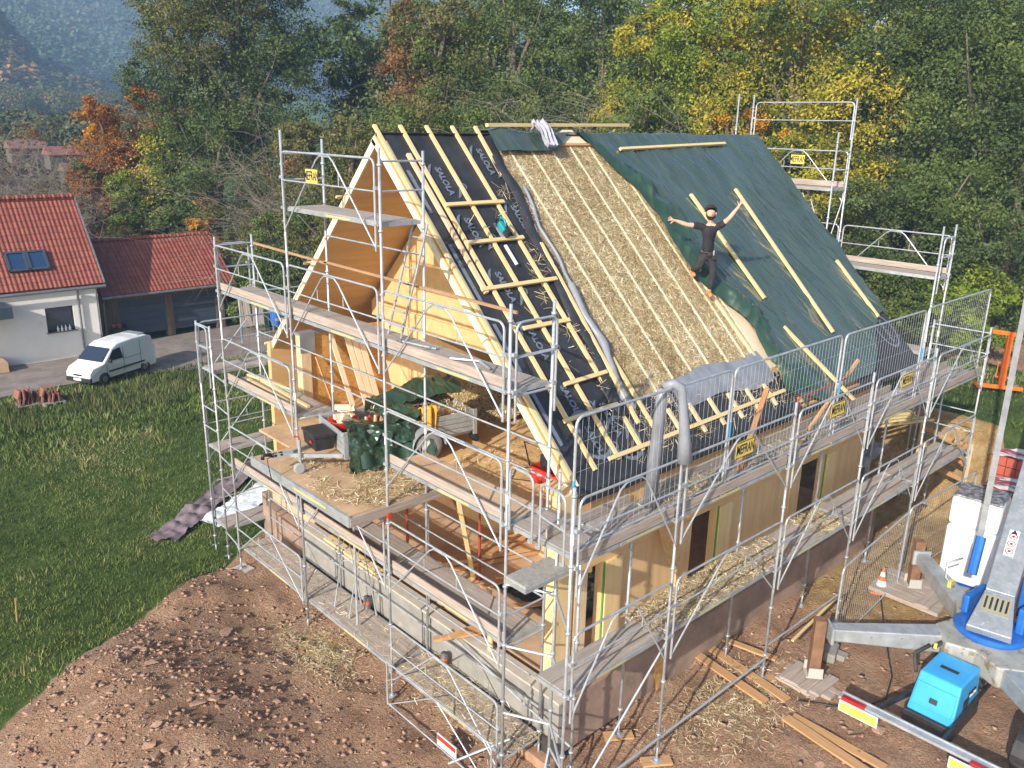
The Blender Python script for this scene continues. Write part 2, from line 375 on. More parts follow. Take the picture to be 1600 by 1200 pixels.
    o = raw_mesh('ground', vs, f, 4, m, None); o['kind'] = 'structure'
    for nm, d in (('dirt', dw), ('clay', gw)):
        q = o.data.attributes.new(nm, 'FLOAT', 'POINT'); q.data.foreach_set('value', np.array(d, dtype=np.float32))
    o.data.polygons.foreach_set('use_smooth', [True] * len(o.data.polygons))
build_ground()

# driveway past the neighbour's house: a sheet on the ground
def driveway():
    mb = MB()
    def fn(u, v):
        x = -30 + 48 * u; yc = 32.2 + .02 * x; wd = 2.6 + 1.2 * sst((x - 1) / 6)
        y = yc - wd + 2 * wd * v * .9; return (x, y, H(x, y) + .035)
    mb.grid(fn, 70, 10)
    m = M('driveway', (.17, .14, .125), (.26, .22, .20), 1.2, .9, bump=.3, bscale=30, c3=(.36, .30, .25), s3=9, l3=.6)
    mb.build('driveway', m, kind='structure', smooth=True)
driveway()

# rubble
def rock_mesh(seed):
    r = random.Random(seed); bm = bmesh.new()
    pts = [bm.verts.new(Vector((r.gauss(0, 1), r.gauss(0, 1), r.gauss(0, .6))).normalized() * r.uniform(.75, 1)) for _ in range(9)]
    for v in pts: v.co.z *= .42; v.co.x *= 1.35
    bmesh.ops.convex_hull(bm, input=bm.verts)
    me = bpy.data.meshes.new('stone'); bm.to_mesh(me); bm.free(); me.materials.append(ROCKM); return me
ROCKM = M('sandstone_rubble', (.26, .145, .095), (.42, .27, .19), 3.5, .9, bump=.4, bscale=8, c3=(.52, .39, .30), s3=5, l3=.62)
RM = [rock_mesh(i) for i in range(7)]
def ray_ok(x, y): return True
def rubble():
    r = random.Random(3); k = 0
    while k < 150:
        if k < 120: x = r.gauss(-5.0, 1.9); y = r.gauss(5.0, 2.6)
        else: x = r.uniform(2, 9); y = r.uniform(-4.5, -2.0)
        if x > -2.4 and k < 120: continue
        if dirtw(x, y) < .8: continue
        o = bpy.data.objects.new('stone', RM[k % 7]); S.collection.objects.link(o); s_ = min(.17, .040 * r.paretovariate(2.2))
        o.location = (x, y, H(x, y) + s_ * .15); o.scale = (s_ * r.uniform(.8, 1.3), s_, s_ * r.uniform(.7, 1.1)); o.rotation_euler = (r.uniform(-.3, .3), r.uniform(-.3, .3), r.uniform(0, 6))
        if k < 120: tag(o, 'reddish sandstone lump lying on the spoil heap in the bottom left', 'stone', 'stones on the spoil heap')
        else: tag(o, 'reddish stone on bare soil between the scaffold and the blue generator', 'stone', 'stones on the soil near the generator')
        k += 1
    # the countless small ones
    vs = []; fs = []; V0 = [np.array([v.co for v in me.vertices]) for me in RM]
    F0 = []
    for me in RM:
        me.calc_loop_triangles(); F0.append(np.array([t.vertices[:] for t in me.loop_triangles]))
    off = 0
    for i in range(19000):
        q = r.random()
        if q < .72: x = r.gauss(-5.0, 2.2); y = r.gauss(5.0, 3.6)
        elif q < .86: x = r.uniform(0, 13); y = r.uniform(-6.5, -.3)
        elif q < .93: x = r.uniform(-3, -.7); y = r.uniform(-3, 10)
        else: x = r.uniform(20, 29); y = r.uniform(-2, 8)
        if dirtw(x, y) < .6: continue
        s_ = min(.065, .0085 * r.paretovariate(1.5)) * (1 if q < .93 else 2.2); j = r.randrange(7); a = r.uniform(0, 6.28); c_, n_ = math.cos(a), math.sin(a)
        P = V0[j] * s_; P = np.stack([P[:, 0] * c_ - P[:, 1] * n_ + x, P[:, 0] * n_ + P[:, 1] * c_ + y, P[:, 2] + H(x, y) + s_ * .2], 1)
        vs.append(P); fs.append(F0[j] + off); off += len(P)
    o = raw_mesh('gravel', np.concatenate(vs), np.concatenate(fs).ravel(), 3, ROCKM, None); tag(o, 'small stones and clods strewn over the bare soil', 'gravel', kind='stuff')
rubble()

# grass on the left slope
GRASSM = attr_ramp_mat('grass_blades', [(0, (.030, .055, .010)), (.35, (.085, .135, .028)), (.7, (.155, .205, .055)), (1, (.36, .32, .15))], .6, .25)
WEEDM = attr_ramp_mat('weeds', [(0, (.035, .060, .014)), (.6, (.09, .125, .035)), (1, (.22, .19, .08))], .7, .2)
def grass():
    r = np.random.default_rng(5); P = []
    def put(n, x0, x1, y0, y1, hmin, hmax, wd, keep):
        k = 0
        while k < n:
            x = x0 + (x1 - x0) * r.random(); y = y0 + (y1 - y0) * r.random()
            if not keep(x, y): k += .2; continue
            cl = noise.noise(Vector((x * 1.3, y * 1.3, 0))) * .6 + noise.noise(Vector((x * 3.5, y * 3.5, 4))) * .6
            h = (hmin + (hmax - hmin) * r.random()) * (1 + .7 * cl)
            P.append((x, y, H(x, y) - .01, h, wd, cl)); k += 1
    inview = lambda x, y: True
    put(105000, -13, 8, 3.5, 22, .03, .12, .013, lambda x, y: dirtw(x, y) + .5 * noise.noise(Vector((x * 2.4, y * 2.4, 11))) < .5 and noise.noise(Vector((x * .8, y * .8, 21))) + r.random() * .6 > -.28)
    put(2600, -12, 8, 3.5, 22, .12, .3, .016, lambda x, y: dirtw(x, y) < .75 and noise.noise(Vector((x * .7, y * .7, 31))) > .1)
    put(26000, -14, 12, 20, 29.5, .08, .24, .03, lambda x, y: True)
    put(9000, 14, 22, -2, 10, .05, .16, .02, lambda x, y: dirtw(x, y) < .4)
    P = np.array(P); n = len(P); d = r.uniform(0, 6.28, n); ln = r.normal(0, .35, (n, 2))
    b = P[:, :3]; s_ = np.stack([np.cos(d), np.sin(d), 0 * d], 1) * P[:, 4:5]
    tip = b + np.stack([ln[:, 0] * P[:, 3], ln[:, 1] * P[:, 3], P[:, 3]], 1)
    V = np.stack([b - s_, b + s_, tip], 1).reshape(-1, 3)
    lowf = np.array([noise.noise(Vector((q[0] * .33, q[1] * .33, 6))) for q in P]); rnd = np.clip(r.random(n) * .5 + .28 + P[:, 5] * .45 + lowf * .45, 0, 1)
    o = raw_mesh('meadow_grass', V, np.arange(3 * n), 3, GRASSM, rnd); tag(o, 'rough green grass covering the slope left of the scaffold', 'grass', kind='stuff')
    P = []
    put(7000, -3, 12, 23.5, 28.0, .15, .42, .02, lambda x, y: noise.noise(Vector((x * .5, y * .5, 4))) > -.25)
    P = np.array(P); n = len(P); d = r.uniform(0, 6.28, n); ln = r.normal(0, .25, (n, 2)); b = P[:, :3]
    s_ = np.stack([np.cos(d), np.sin(d), 0 * d], 1) * P[:, 4:5]
    tip = b + np.stack([ln[:, 0] * P[:, 3], ln[:, 1] * P[:, 3], P[:, 3]], 1); V = np.stack([b - s_, b + s_, tip], 1).reshape(-1, 3)
    o = raw_mesh('tall_weeds', V, np.arange(3 * n), 3, WEEDM, r.random(n)); tag(o, 'tall dry weeds along the edge of the drive by the van', 'weeds', kind='stuff')
grass()

# ---------------------------------------------------------------- hills
def hills():
    def ridge(name, pts, D0, depth, mat_, base):
        # pts: list of (azimuth deg, top height); a broad mound with real depth
        mb = MB(); A0, A1 = pts[0][0], pts[-1][0]
        def top(a):
            for (a0, h0), (a1, h1) in zip(pts, pts[1:]):
                if a0 <= a <= a1 or a0 >= a >= a1: return h0 + (h1 - h0) * sst((a - a0) / (a1 - a0))
            return pts[-1][1]
        def fn(u, v):
            a = A0 + (A1 - A0) * u; rr = D0 + depth * v; x = -9 + rr * math.cos(math.radians(a)); y = -8 + rr * math.sin(math.radians(a))
            prof = math.sin(min(1, v * 1.15) * PI / 2) if v < .87 else math.cos((v - .87) / .13 * PI / 2)
            h = base + (top(a) - base) * prof * (1 + .10 * fbm(x * .006, y * .006, 1, 4)) + 5 * fbm(x * .03, y * .03, 3, 3) * prof
            return (x, y, h)
        mb.grid(fn, 160, 60); mb.build(name, mat_, kind='structure', smooth=False); return fn
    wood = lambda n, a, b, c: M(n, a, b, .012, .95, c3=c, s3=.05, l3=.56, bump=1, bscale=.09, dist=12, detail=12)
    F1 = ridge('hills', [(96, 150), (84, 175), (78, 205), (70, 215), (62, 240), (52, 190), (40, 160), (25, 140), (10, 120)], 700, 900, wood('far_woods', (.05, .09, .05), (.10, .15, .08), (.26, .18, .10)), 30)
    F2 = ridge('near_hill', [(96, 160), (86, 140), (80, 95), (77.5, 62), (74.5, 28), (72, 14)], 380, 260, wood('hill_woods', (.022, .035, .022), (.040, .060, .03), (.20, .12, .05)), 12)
    r = np.random.default_rng(14)
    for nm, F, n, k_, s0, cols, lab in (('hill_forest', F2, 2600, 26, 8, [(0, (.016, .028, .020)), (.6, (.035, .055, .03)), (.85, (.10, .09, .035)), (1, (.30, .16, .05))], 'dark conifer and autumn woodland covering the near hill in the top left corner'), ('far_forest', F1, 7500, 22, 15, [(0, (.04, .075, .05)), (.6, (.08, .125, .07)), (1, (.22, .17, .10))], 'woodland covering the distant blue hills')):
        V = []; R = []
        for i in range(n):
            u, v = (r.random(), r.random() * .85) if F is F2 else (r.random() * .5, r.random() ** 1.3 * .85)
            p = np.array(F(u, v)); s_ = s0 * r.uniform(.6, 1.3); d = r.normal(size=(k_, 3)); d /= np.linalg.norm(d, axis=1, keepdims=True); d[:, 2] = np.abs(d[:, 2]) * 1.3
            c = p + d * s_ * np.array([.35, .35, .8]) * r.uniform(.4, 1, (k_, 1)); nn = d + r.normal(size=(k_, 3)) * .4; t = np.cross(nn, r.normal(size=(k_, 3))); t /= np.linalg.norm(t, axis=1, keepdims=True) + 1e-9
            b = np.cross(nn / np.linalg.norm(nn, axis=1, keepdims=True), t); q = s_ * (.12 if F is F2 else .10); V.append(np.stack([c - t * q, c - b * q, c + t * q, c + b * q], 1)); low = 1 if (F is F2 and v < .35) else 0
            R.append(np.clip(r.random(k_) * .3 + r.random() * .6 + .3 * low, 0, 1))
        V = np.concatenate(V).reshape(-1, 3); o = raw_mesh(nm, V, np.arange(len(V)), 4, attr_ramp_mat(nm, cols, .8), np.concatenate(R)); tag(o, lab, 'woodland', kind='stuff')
    mb = MB()
    def fn(u, v):
        a = 60 + 12 * u; rr = 420 + 60 * v; x = -9 + rr * math.cos(math.radians(a)); y = -8 + rr * math.sin(math.radians(a)); return (x, y, 22 + 8 * v + (6 * math.sin(v * PI)))
    mb.grid(fn, 20, 8); 0 and mb.build('stubble_field', M('stubble', (.42, .30, .17), (.5, .38, .22), .05, .95), kind='structure')
hills()
# the air: pale haze box round everything on the ground
def haze():
    mb = MB(); mb.box(-60, 2900, -1600, 3100, -60, 420)
    m = bpy.data.materials.new('haze'); m.use_nodes = True; t = m.node_tree; t.nodes.remove(t.nodes['Principled BSDF'])
    v = t.nodes.new('ShaderNodeVolumePrincipled'); v.inputs['Density'].default_value = HAZE; v.inputs['Color'].default_value = (.42, .66, 1, 1); v.inputs['Anisotropy'].default_value = -.3
    t.links.new(v.outputs[0], t.nodes['Material Output'].inputs['Volume'])
    mb.build('haze', m, kind='stuff')
HAZE = .00060
haze()
# ---------------------------------------------------------------- trees
def leafcloud(lobes, n, size, seed, shell=.55):
    """n small leaf faces through the lobes' volume; lobes: (centre, (rx, ry, rz), weight)"""
    r = np.random.default_rng(seed); wts = np.array([l[2] for l in lobes], float); wts /= wts.sum()
    cnt = (wts * n).astype(int); V = []; R = []
    for (c, rad, _), k in zip(lobes, cnt):
        # sub-clumps inside each lobe give the uneven outline
        m = max(4, k // 170); d = r.normal(size=(m, 3)); d /= np.linalg.norm(d, axis=1, keepdims=True)
        rr = r.uniform(shell, 1.05, (m, 1)); cc = np.array(c) + d * rr * np.array(rad)
        cs = r.uniform(.08, .22, m) * np.mean(rad) * 1.5; shade = r.random(m)
        idx = r.integers(0, m, k); q = r.normal(size=(k, 3)) * cs[idx][:, None] * np.array([.62, .62, .42])
        P = cc[idx] + q
        nn = d[idx] * .5 + np.array([0, 0, .45]) + r.normal(size=(k, 3)) * .65; nn /= np.linalg.norm(nn, axis=1, keepdims=True)
        t = np.cross(nn, r.normal(size=(k, 3))); t /= np.linalg.norm(t, axis=1, keepdims=True) + 1e-9; b = np.cross(nn, t)
        s_ = size * r.uniform(.55, 1.25, (k, 1))
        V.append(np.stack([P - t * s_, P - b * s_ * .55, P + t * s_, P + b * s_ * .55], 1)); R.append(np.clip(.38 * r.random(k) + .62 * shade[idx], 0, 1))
    V = np.concatenate(V); return V.reshape(-1, 3), np.concatenate(R)
BARK = M('bark', (.10, .075, .055), (.19, .15, .12), 6, .9, bump=.5, bscale=14, stretch=(1, 1, .3))
BARKG = M('pale_twigs', (.15, .12, .10), (.25, .21, .18), 6, .9)
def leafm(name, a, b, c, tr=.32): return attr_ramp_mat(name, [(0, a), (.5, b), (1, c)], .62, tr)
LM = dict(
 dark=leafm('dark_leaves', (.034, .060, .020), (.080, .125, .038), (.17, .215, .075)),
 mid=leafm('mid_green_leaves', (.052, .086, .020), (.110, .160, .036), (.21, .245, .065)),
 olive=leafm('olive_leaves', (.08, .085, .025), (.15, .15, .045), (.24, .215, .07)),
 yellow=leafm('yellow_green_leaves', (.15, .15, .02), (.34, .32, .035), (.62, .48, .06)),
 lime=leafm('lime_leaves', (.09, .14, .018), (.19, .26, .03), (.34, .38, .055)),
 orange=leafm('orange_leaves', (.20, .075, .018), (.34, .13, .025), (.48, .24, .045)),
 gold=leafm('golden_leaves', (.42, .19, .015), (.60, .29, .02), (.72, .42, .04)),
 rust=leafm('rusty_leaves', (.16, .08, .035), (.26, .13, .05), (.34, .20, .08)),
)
def tree(x, y, z0, h, rad, mats, n, label, cat='tree', group=None, name='tree', size=.13, nl=9, seed=1, base=.25, trunk=True, aspect=1., tr=.16, lean=0):
    r = random.Random(seed); t = thing(name, label, cat, (x, y, z0), group)
    lobes = []; H_ = h - h * base
    for i in range(nl):
        f = (i + .5) / nl; zz = z0 + h * base + H_ * (f * .86 + .02)
        prof = math.sin(PI * min(1, (.18 + .72 * f))) ** .7
        a = i * 2.4 + r.uniform(-.5, .5); rr = rad * prof * r.uniform(.35, .75)
        lr = rad * r.uniform(.38, .58)
        lobes.append(((x + math.cos(a) * rr + lean * f, y + math.sin(a) * rr * aspect, zz), (lr, lr * aspect, lr * r.uniform(.6, .85)), lr ** 2))
    lobes.append(((x + lean * .5, y, z0 + h * base + H_ * .45), (rad * .75, rad * .75 * aspect, H_ * .45), rad * rad * .8))
    if not isinstance(mats, (list, tuple)): mats = [mats]
    parts_ = [[] for _ in mats]
    for i, l in enumerate(lobes): parts_[0 if len(mats) == 1 or i % 3 else 1].append(l)
    tot = sum(l[2] for l in lobes)
    for k, (mt, ls) in enumerate(zip(mats, parts_)):
        if not ls: continue
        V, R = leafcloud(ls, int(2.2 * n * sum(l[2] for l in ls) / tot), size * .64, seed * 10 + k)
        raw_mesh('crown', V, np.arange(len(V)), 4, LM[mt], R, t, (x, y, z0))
    if trunk:
        mb = MB(); top = z0 + h * .8; tr_ = h * .02 + tr
        mb.tube([(x, y, z0 - .3), (x + lean * .1, y + .1, z0 + h * .25), (x + lean * .4, y - .05, z0 + h * .55), (x + lean * .6, y, top)], [tr_, tr_ * .8, tr_ * .5, .04], 8)
        for l in lobes[:-1]:
            c = Vector(l[0]); s0 = Vector((x + lean * .3, y, max(z0 + h * .18, c.z - rad * .8)))
            mid = s0.lerp(c, .5) + Vector((0, 0, rad * .12)); mb.tube([s0, mid, c, c + (c - s0) * .35], [tr_ * .42, tr_ * .25, .045, .015], 5)
        mb.build('trunk', BARK, t, smooth=True)
    return t
def twiggy(x, y, z0, h, rad, n, label, group=None, seed=1, mat_=None, name='bare_shrub', cat='shrub', th=.012, leaves=0, lm='olive'):
    r = random.Random(seed); t = thing(name, label, cat, (x, y, z0), group); mb = MB()
    for i in range(n):
        a = r.uniform(0, 2 * PI); el = r.uniform(.25, 1.25); L = h * r.uniform(.35, .95); d = Vector((math.cos(a) * math.cos(el) * rad / h * 1.3, math.sin(a) * math.cos(el) * rad / h * 1.3, math.sin(el))).normalized()
        p = Vector((x + r.gauss(0, rad * .15), y + r.gauss(0, rad * .15), z0)); pts = [p]; k = 5
        for j in range(k):
            d = (d + Vector((r.gauss(0, .28), r.gauss(0, .28), r.gauss(0, .2) - .07 * j))).normalized(); p = p + d * L / k; pts.append(p)
        mb.tube(pts, [th * 2.0, th * 1.6, th * 1.2, th, th * .8, th * .5], 3, cap=False)
        for b in range(9):
            q = pts[r.randrange(2, 6)]; e = Vector((r.gauss(0, 1), r.gauss(0, 1), r.gauss(.2, .6))).normalized(); q2 = q + e * L * .10
            mb.tube([q, q2, q2 + (e + Vector((r.gauss(0, .5), r.gauss(0, .5), -.2))) * L * .09], [th * .7, th * .5, th * .35], 3, cap=False)
    mb.build('branches', mat_ or BARKG, t)
    if leaves:
        V, R = leafcloud([((x, y, z0 + h * .5), (rad * .8, rad * .8, h * .45), 1)], leaves, .1, seed)
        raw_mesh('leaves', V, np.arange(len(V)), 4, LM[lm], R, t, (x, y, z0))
    return t
def P(u, v, dep):   # where a thing seen in that direction stands, at this distance
    yw, pt, rl = math.radians(47.002594), math.radians(-17.1122), math.radians(1.23434)
    fw = Vector((math.cos(yw) * math.cos(pt), math.sin(yw) * math.cos(pt), math.sin(pt))); rt = Vector((math.sin(yw), -math.cos(yw), 0)); up = rt.cross(fw)
    r2 = rt * math.cos(rl) + up * math.sin(rl); u2 = -rt * math.sin(rl) + up * math.cos(rl)
    return Vector((-9.0515, -8.228, 7.5396)) + (fw + r2 * (u - 800) / 1321.44 - u2 * (v - 600) / 1321.44) * dep
def T(u, dep, vtop, rad, mats, n, label, **k):
    b = P(u, 200, dep); tp = P(u, vtop, dep); z0 = H(b.x, b.y); h = (tp.z - z0)
    # keep the crown top where it was seen
    return tree(b.x, b.y, z0, h * 1.04, rad, mats, n, label, **k)
def trees():
    # right: the tall dark broadleaved wood
    T(1540, 33, -60, 5.2, ('dark', 'mid'), 42000, 'huge dark green oak filling the top right corner of the view', seed=11, nl=14, base=.06, size=.115)
    T(1395, 35, -40, 4.6, ('dark', 'mid'), 36000, 'tall dark oak left of the biggest one, behind the rear scaffold', seed=12, nl=13, base=.08, size=.115)
    T(1455, 29.5, 235, 3.4, ('mid', 'dark'), 22000, 'lower dark green tree in front of the tall oaks beside the back scaffold', seed=13, nl=9, base=.03, size=.105)
    T(1610, 29, 180, 3.2, ('dark', 'mid'), 20000, 'lower dark tree cut by the right edge of the photo', seed=14, nl=9, base=.02, size=.105)
    for i, (u, lab) in enumerate([(620, 'tall tree in the second row above the gable'), (760, 'second row tree above the left part of the ridge'), (900, 'second row tree above the bare tangle'), (1050, 'second row tree above the grey cloth side of the tarp'), (1190, 'second row tree behind the yellow tree'), (1330, 'second row tree between the yellow tree and the oaks'), (1470, 'second row tree behind the tall dark oaks'), (1600, 'second row tree behind the top right corner oak')]):
        T(u, 58, -40, 5.6, ('mid', 'dark'), 15000, lab, seed=90 + i, nl=12, base=.05, size=.24, group='second row of trees')
    # yellowing trees
    T(1240, 37, -50, 4.6, ('yellow', 'mid'), 36000, 'yellow leaved tree right behind the roof ridge end', seed=15, nl=13, base=.1, size=.13)
    T(1110, 39, -45, 4.2, ('yellow', 'lime'), 32000, 'bright yellow green tree above the tarp, left of the rear scaffold', seed=16, nl=12, base=.08, size=.13)
    T(1030, 41, -30, 3.8, ('lime', 'yellow'), 24000, 'lime green tree left of the bright yellow one', seed=17, nl=11, base=.08, size=.13)
    T(1145, 36, 120, 2.3, ('gold', 'yellow'), 9000, 'small golden tree with some rusty leaves above the roof tarp', seed=18, nl=7, base=.05, size=.12)
    T(1300, 33, 190, 2.4, ('yellow', 'mid'), 12000, 'yellow green bush seen through the top rear scaffold', seed=19, nl=7, base=.02, size=.12)
    T(1200, 36, 170, 2.4, ('lime', 'mid'), 12000, 'low lime green bush just behind the ridge end', seed=45, nl=7, base=.02, size=.12)
    T(1335, 31.5, 340, 2.2, ('olive', 'mid'), 12000, 'olive bush under the back scaffold platform', seed=20, nl=7, base=.0, size=.1)
    # centre row
    T(935, 46, -60, 4.6, ('dark', 'mid'), 30000, 'tall green tree behind the tangle of bare branches', seed=21, nl=12, base=.12, size=.14)
    T(800, 47, -50, 4.6, ('dark', 'mid'), 30000, 'dense green tree above the ridge near the grey cloth', seed=22, nl=12, base=.08, size=.14)
    T(680, 46, -25, 3.9, ('olive', 'mid'), 26000, 'olive and rust coloured tree above the front gable', seed=23, nl=11, base=.06, size=.14)
    T(655, 47.5, 0, 2.6, ('rust', 'olive'), 9000, 'rusty topped tree poking out left of the olive one', seed=24, nl=7, base=.45, size=.14)
    T(555, 62, -5, 2.9, 'dark', 13000, 'slender dark tree standing alone against the blue hill', seed=25, nl=8, base=.35, size=.15)
    T(760, 39, 100, 3.4, ('mid', 'dark'), 22000, 'rounded green bush row right behind the battens at the ridge', seed=26, nl=9, base=.0, size=.115)
    T(640, 37, 135, 3.0, ('mid', 'olive'), 20000, 'olive green bush behind the gable apex', seed=27, nl=9, base=.0, size=.115)
    T(545, 38, 160, 2.8, ('olive', 'dark'), 16000, 'brownish green bush left of the gable apex', seed=28, nl=8, base=.0, size=.115)
    T(1000, 38, 120, 2.7, ('mid', 'lime'), 16000, 'green bush between the bare tangle and the yellow trees', seed=29, nl=8, base=.0, size=.115)
    T(900, 40, 150, 2.6, ('mid', 'olive'), 12000, 'low green scrub behind the middle of the ridge', seed=30, nl=8, base=.0, size=.115)
    for i, (u, dep, vt, rd) in enumerate([(880, 37.5, 75, 3.2), (935, 38, 110, 2.4), (830, 38, 120, 2.2)]):
        b = P(u, 250, dep); z0 = H(b.x, b.y); h = P(u, vt, dep).z - z0
        twiggy(b.x, b.y, z0, h, rd, 330, ['biggest tangle of bare grey branches above the roof ridge', 'bare branches right of the biggest tangle', 'bare twigs left of the biggest tangle behind the grey cloth'][i], seed=60 + i, group='bare tangles behind the roof', th=.013)
    # left side
    T(385, 56, -70, 6.2, ('dark', 'olive'), 36000, 'towering dark oak with open spreading crown at the upper left', seed=31, nl=16, base=.36, size=.15, lean=0, tr=.25)
    T(300, 57, -20, 4.2, ('dark', 'olive'), 15000, 'open dark tree reaching out left of the towering oak', seed=32, nl=10, base=.42, size=.15)
    T(330, 52, 165, 4.4, ('mid', 'dark'), 26000, 'broad green tree under the towering oak', seed=33, nl=11, base=.03, size=.13)
    T(440, 49, 190, 3.4, ('olive', 'dark'), 20000, 'dull olive tree behind the left scaffold tower', seed=34, nl=9, base=.0, size=.13)
    T(255, 52, 190, 3.2, ('mid', 'yellow'), 20000, 'yellowing green tree behind the garage roof', seed=35, nl=9, base=.0, size=.13)
    T(165, 53, 140, 2.5, ('orange', 'gold'), 14000, 'orange brown beech behind the red tiled house', seed=36, nl=8, base=.1, size=.14)
    T(130, 51, 245, 2.2, ('orange', 'olive'), 9000, 'small orange bush right above the red roof', seed=37, nl=7, base=.0, size=.14)
    T(250, 55, 120, 2.6, ('rust', 'orange'), 8000, 'rust orange crown under the dark oak branches', seed=38, nl=7, base=.3, size=.14)
    T(307, 50, 298, 1.25, 'gold', 7000, 'small golden maple just above the garage roof', seed=39, nl=6, base=.05, size=.13)
    T(190, 50, 262, 2.0, ('mid', 'lime'), 12000, 'light green hedge tree between the house and the garage', seed=40, nl=7, base=.0, size=.12)
    T(420, 43, 330, 2.6, ('mid', 'olive'), 16000, 'green hedge behind the left scaffold', seed=41, nl=8, base=.0, size=.115)
    T(372, 47, 345, 1.9, ('olive', 'mid'), 9000, 'small dull hedge bush between garage and scaffold', seed=46, nl=7, base=.0, size=.115)
    T(480, 41, 300, 2.4, ('dark', 'mid'), 15000, 'dark green hedge against the left roof edge', seed=42, nl=8, base=.0, size=.115)
    T(490, 44, 170, 2.6, ('olive', 'rust'), 13000, 'faded brown green tree right of the left scaffold tower', seed=43, nl=8, base=.0, size=.13)
    T(1560, 27.5, 415, 1.7, ('lime', 'mid'), 12000, 'bright green shrub at the right edge above the bare earth', seed=44, nl=7, base=.0, size=.1)
    T(1480, 28, 430, 1.6, ('mid', 'lime'), 10000, 'green hedge bush behind the mesh fence top', seed=47, nl=7, base=.0, size=.1)
    T(1400, 28.5, 450, 1.5, ('mid', 'olive'), 8000, 'hedge bush low behind the tarped roof corner', seed=48, nl=7, base=.0, size=.1)
    for i, (u, dep, vt, rd) in enumerate([(25, 52, 205, 3.2), (80, 51, 215, 2.8), (-30, 52, 215, 3.0), (505, 47, 190, 1.7), (450, 50, 250, 1.5)]):
        b = P(u, 250, dep); z0 = H(b.x, b.y); h = (P(u, vt, dep).z - z0) * 1.3
        twiggy(b.x, b.y, z0, h, rd, 260, ['leafless grey shrub behind the red roof at the left edge', 'leafless purple grey shrub next to the orange bush', 'bare shrub cut off by the left edge of the photo', 'bare brown shrub left of the gable apex', 'bare brown shrub behind the left scaffold poles'][i], seed=70 + i, th=.011, group='leafless shrubs', mat_=BARKG, leaves=500, lm='rust')
    # far valley woods and single roofs
    r = np.random.default_rng(9); V = []; R = []
    for k in range(700):
        az = math.radians(r.uniform(66, 84)); D = r.choice([135, 150, 165, 320, 340, 400]) * r.uniform(.93, 1.07)
        x = -9 + D * math.cos(az); y = -8 + D * math.sin(az); s_ = r.uniform(4, 8); c = np.array([x, y, H(x, y) + s_ * .5])
        k_ = 600; d = r.normal(size=(k_, 3)); d /= np.linalg.norm(d, axis=1, keepdims=True); p = c + d * np.array([s_ * .6, s_ * .6, s_ * .55]) * r.uniform(.6, 1, (k_, 1))
        nn = d + r.normal(size=(k_, 3)) * .5; t = np.cross(nn, r.normal(size=(k_, 3))); t /= np.linalg.norm(t, axis=1, keepdims=True); b = np.cross(nn / np.linalg.norm(nn, axis=1, keepdims=True), t)
        q = s_ * .038 * r.uniform(.6, 1.3, (k_, 1)); V.append(np.stack([p - t * q, p - b * q, p + t * q, p + b * q], 1)); R.append(np.clip(r.random(k_) * .4 + r.random() * .6, 0, 1))
    V = np.concatenate(V).reshape(-1, 3); m = attr_ramp_mat('valley_wood_leaves', [(0, (.03, .045, .015)), (.5, (.055, .07, .022)), (.8, (.11, .10, .04)), (1, (.24, .15, .05))], .8)
    o = raw_mesh('valley_woods', V, np.arange(len(V)), 4, m, np.concatenate(R)); tag(o, 'belts of dark woodland across the valley floor', 'woodland', kind='stuff')
    for i, (u, v, dep, c, lab) in enumerate([(105, 242, 75, (.22, .09, .075), 'distant farm shed with a dull red roof behind the bare shrubs'), (45, 232, 80, (.17, .10, .09), 'distant long roof half hidden at the left edge'), (130, 268, 70, (.14, .09, .08), 'distant dark roof behind the orange bush'), (25, 97, 430, (.5, .3, .25), 'tiny white house at the foot of the wooded hill'), (42, 99, 440, (.5, .3, .25), 'second tiny white house right of the first in the valley'), (215, 275, 62, (.36, .15, .12), 'red roofed shed peeking through the green trees')]):
        p = P(u, v, dep); s_ = dep / 75 * (.36 if dep < 100 else .2); t = thing('far_house', lab, 'house', (p.x, p.y, p.z - 2 * s_))
        b = MB(); b.box(p.x - 4 * s_, p.x + 4 * s_, p.y, p.y + 5 * s_, p.z - 3.5 * s_, p.z); b.build('wall', M('far_plaster', (.10, .09, .08) if dep < 100 else (.6, .58, .54)), t)
        b = MB(); x0, x1 = p.x - 4.4 * s_, p.x + 4.4 * s_; y0, y1 = p.y - .4 * s_, p.y + 5.4 * s_; ym = (y0 + y1) / 2; z = p.z
        b.add([(x0, y0, z), (x1, y0, z), (x1, ym, z + 2 * s_), (x0, ym, z + 2 * s_), (x0, y1, z), (x1, y1, z)], [(0, 1, 2, 3), (3, 2, 5, 4), (0, 3, 4), (1, 5, 2), (0, 4, 5, 1)]); b.build('roof', M('far_tiles', c), t)
        b = MB(); b.box(p.x - 1.2 * s_, p.x - .2 * s_, p.y - .05, p.y + .02, p.z - 2.2 * s_, p.z - .9 * s_); b.build('window', GLASS, t)
trees()
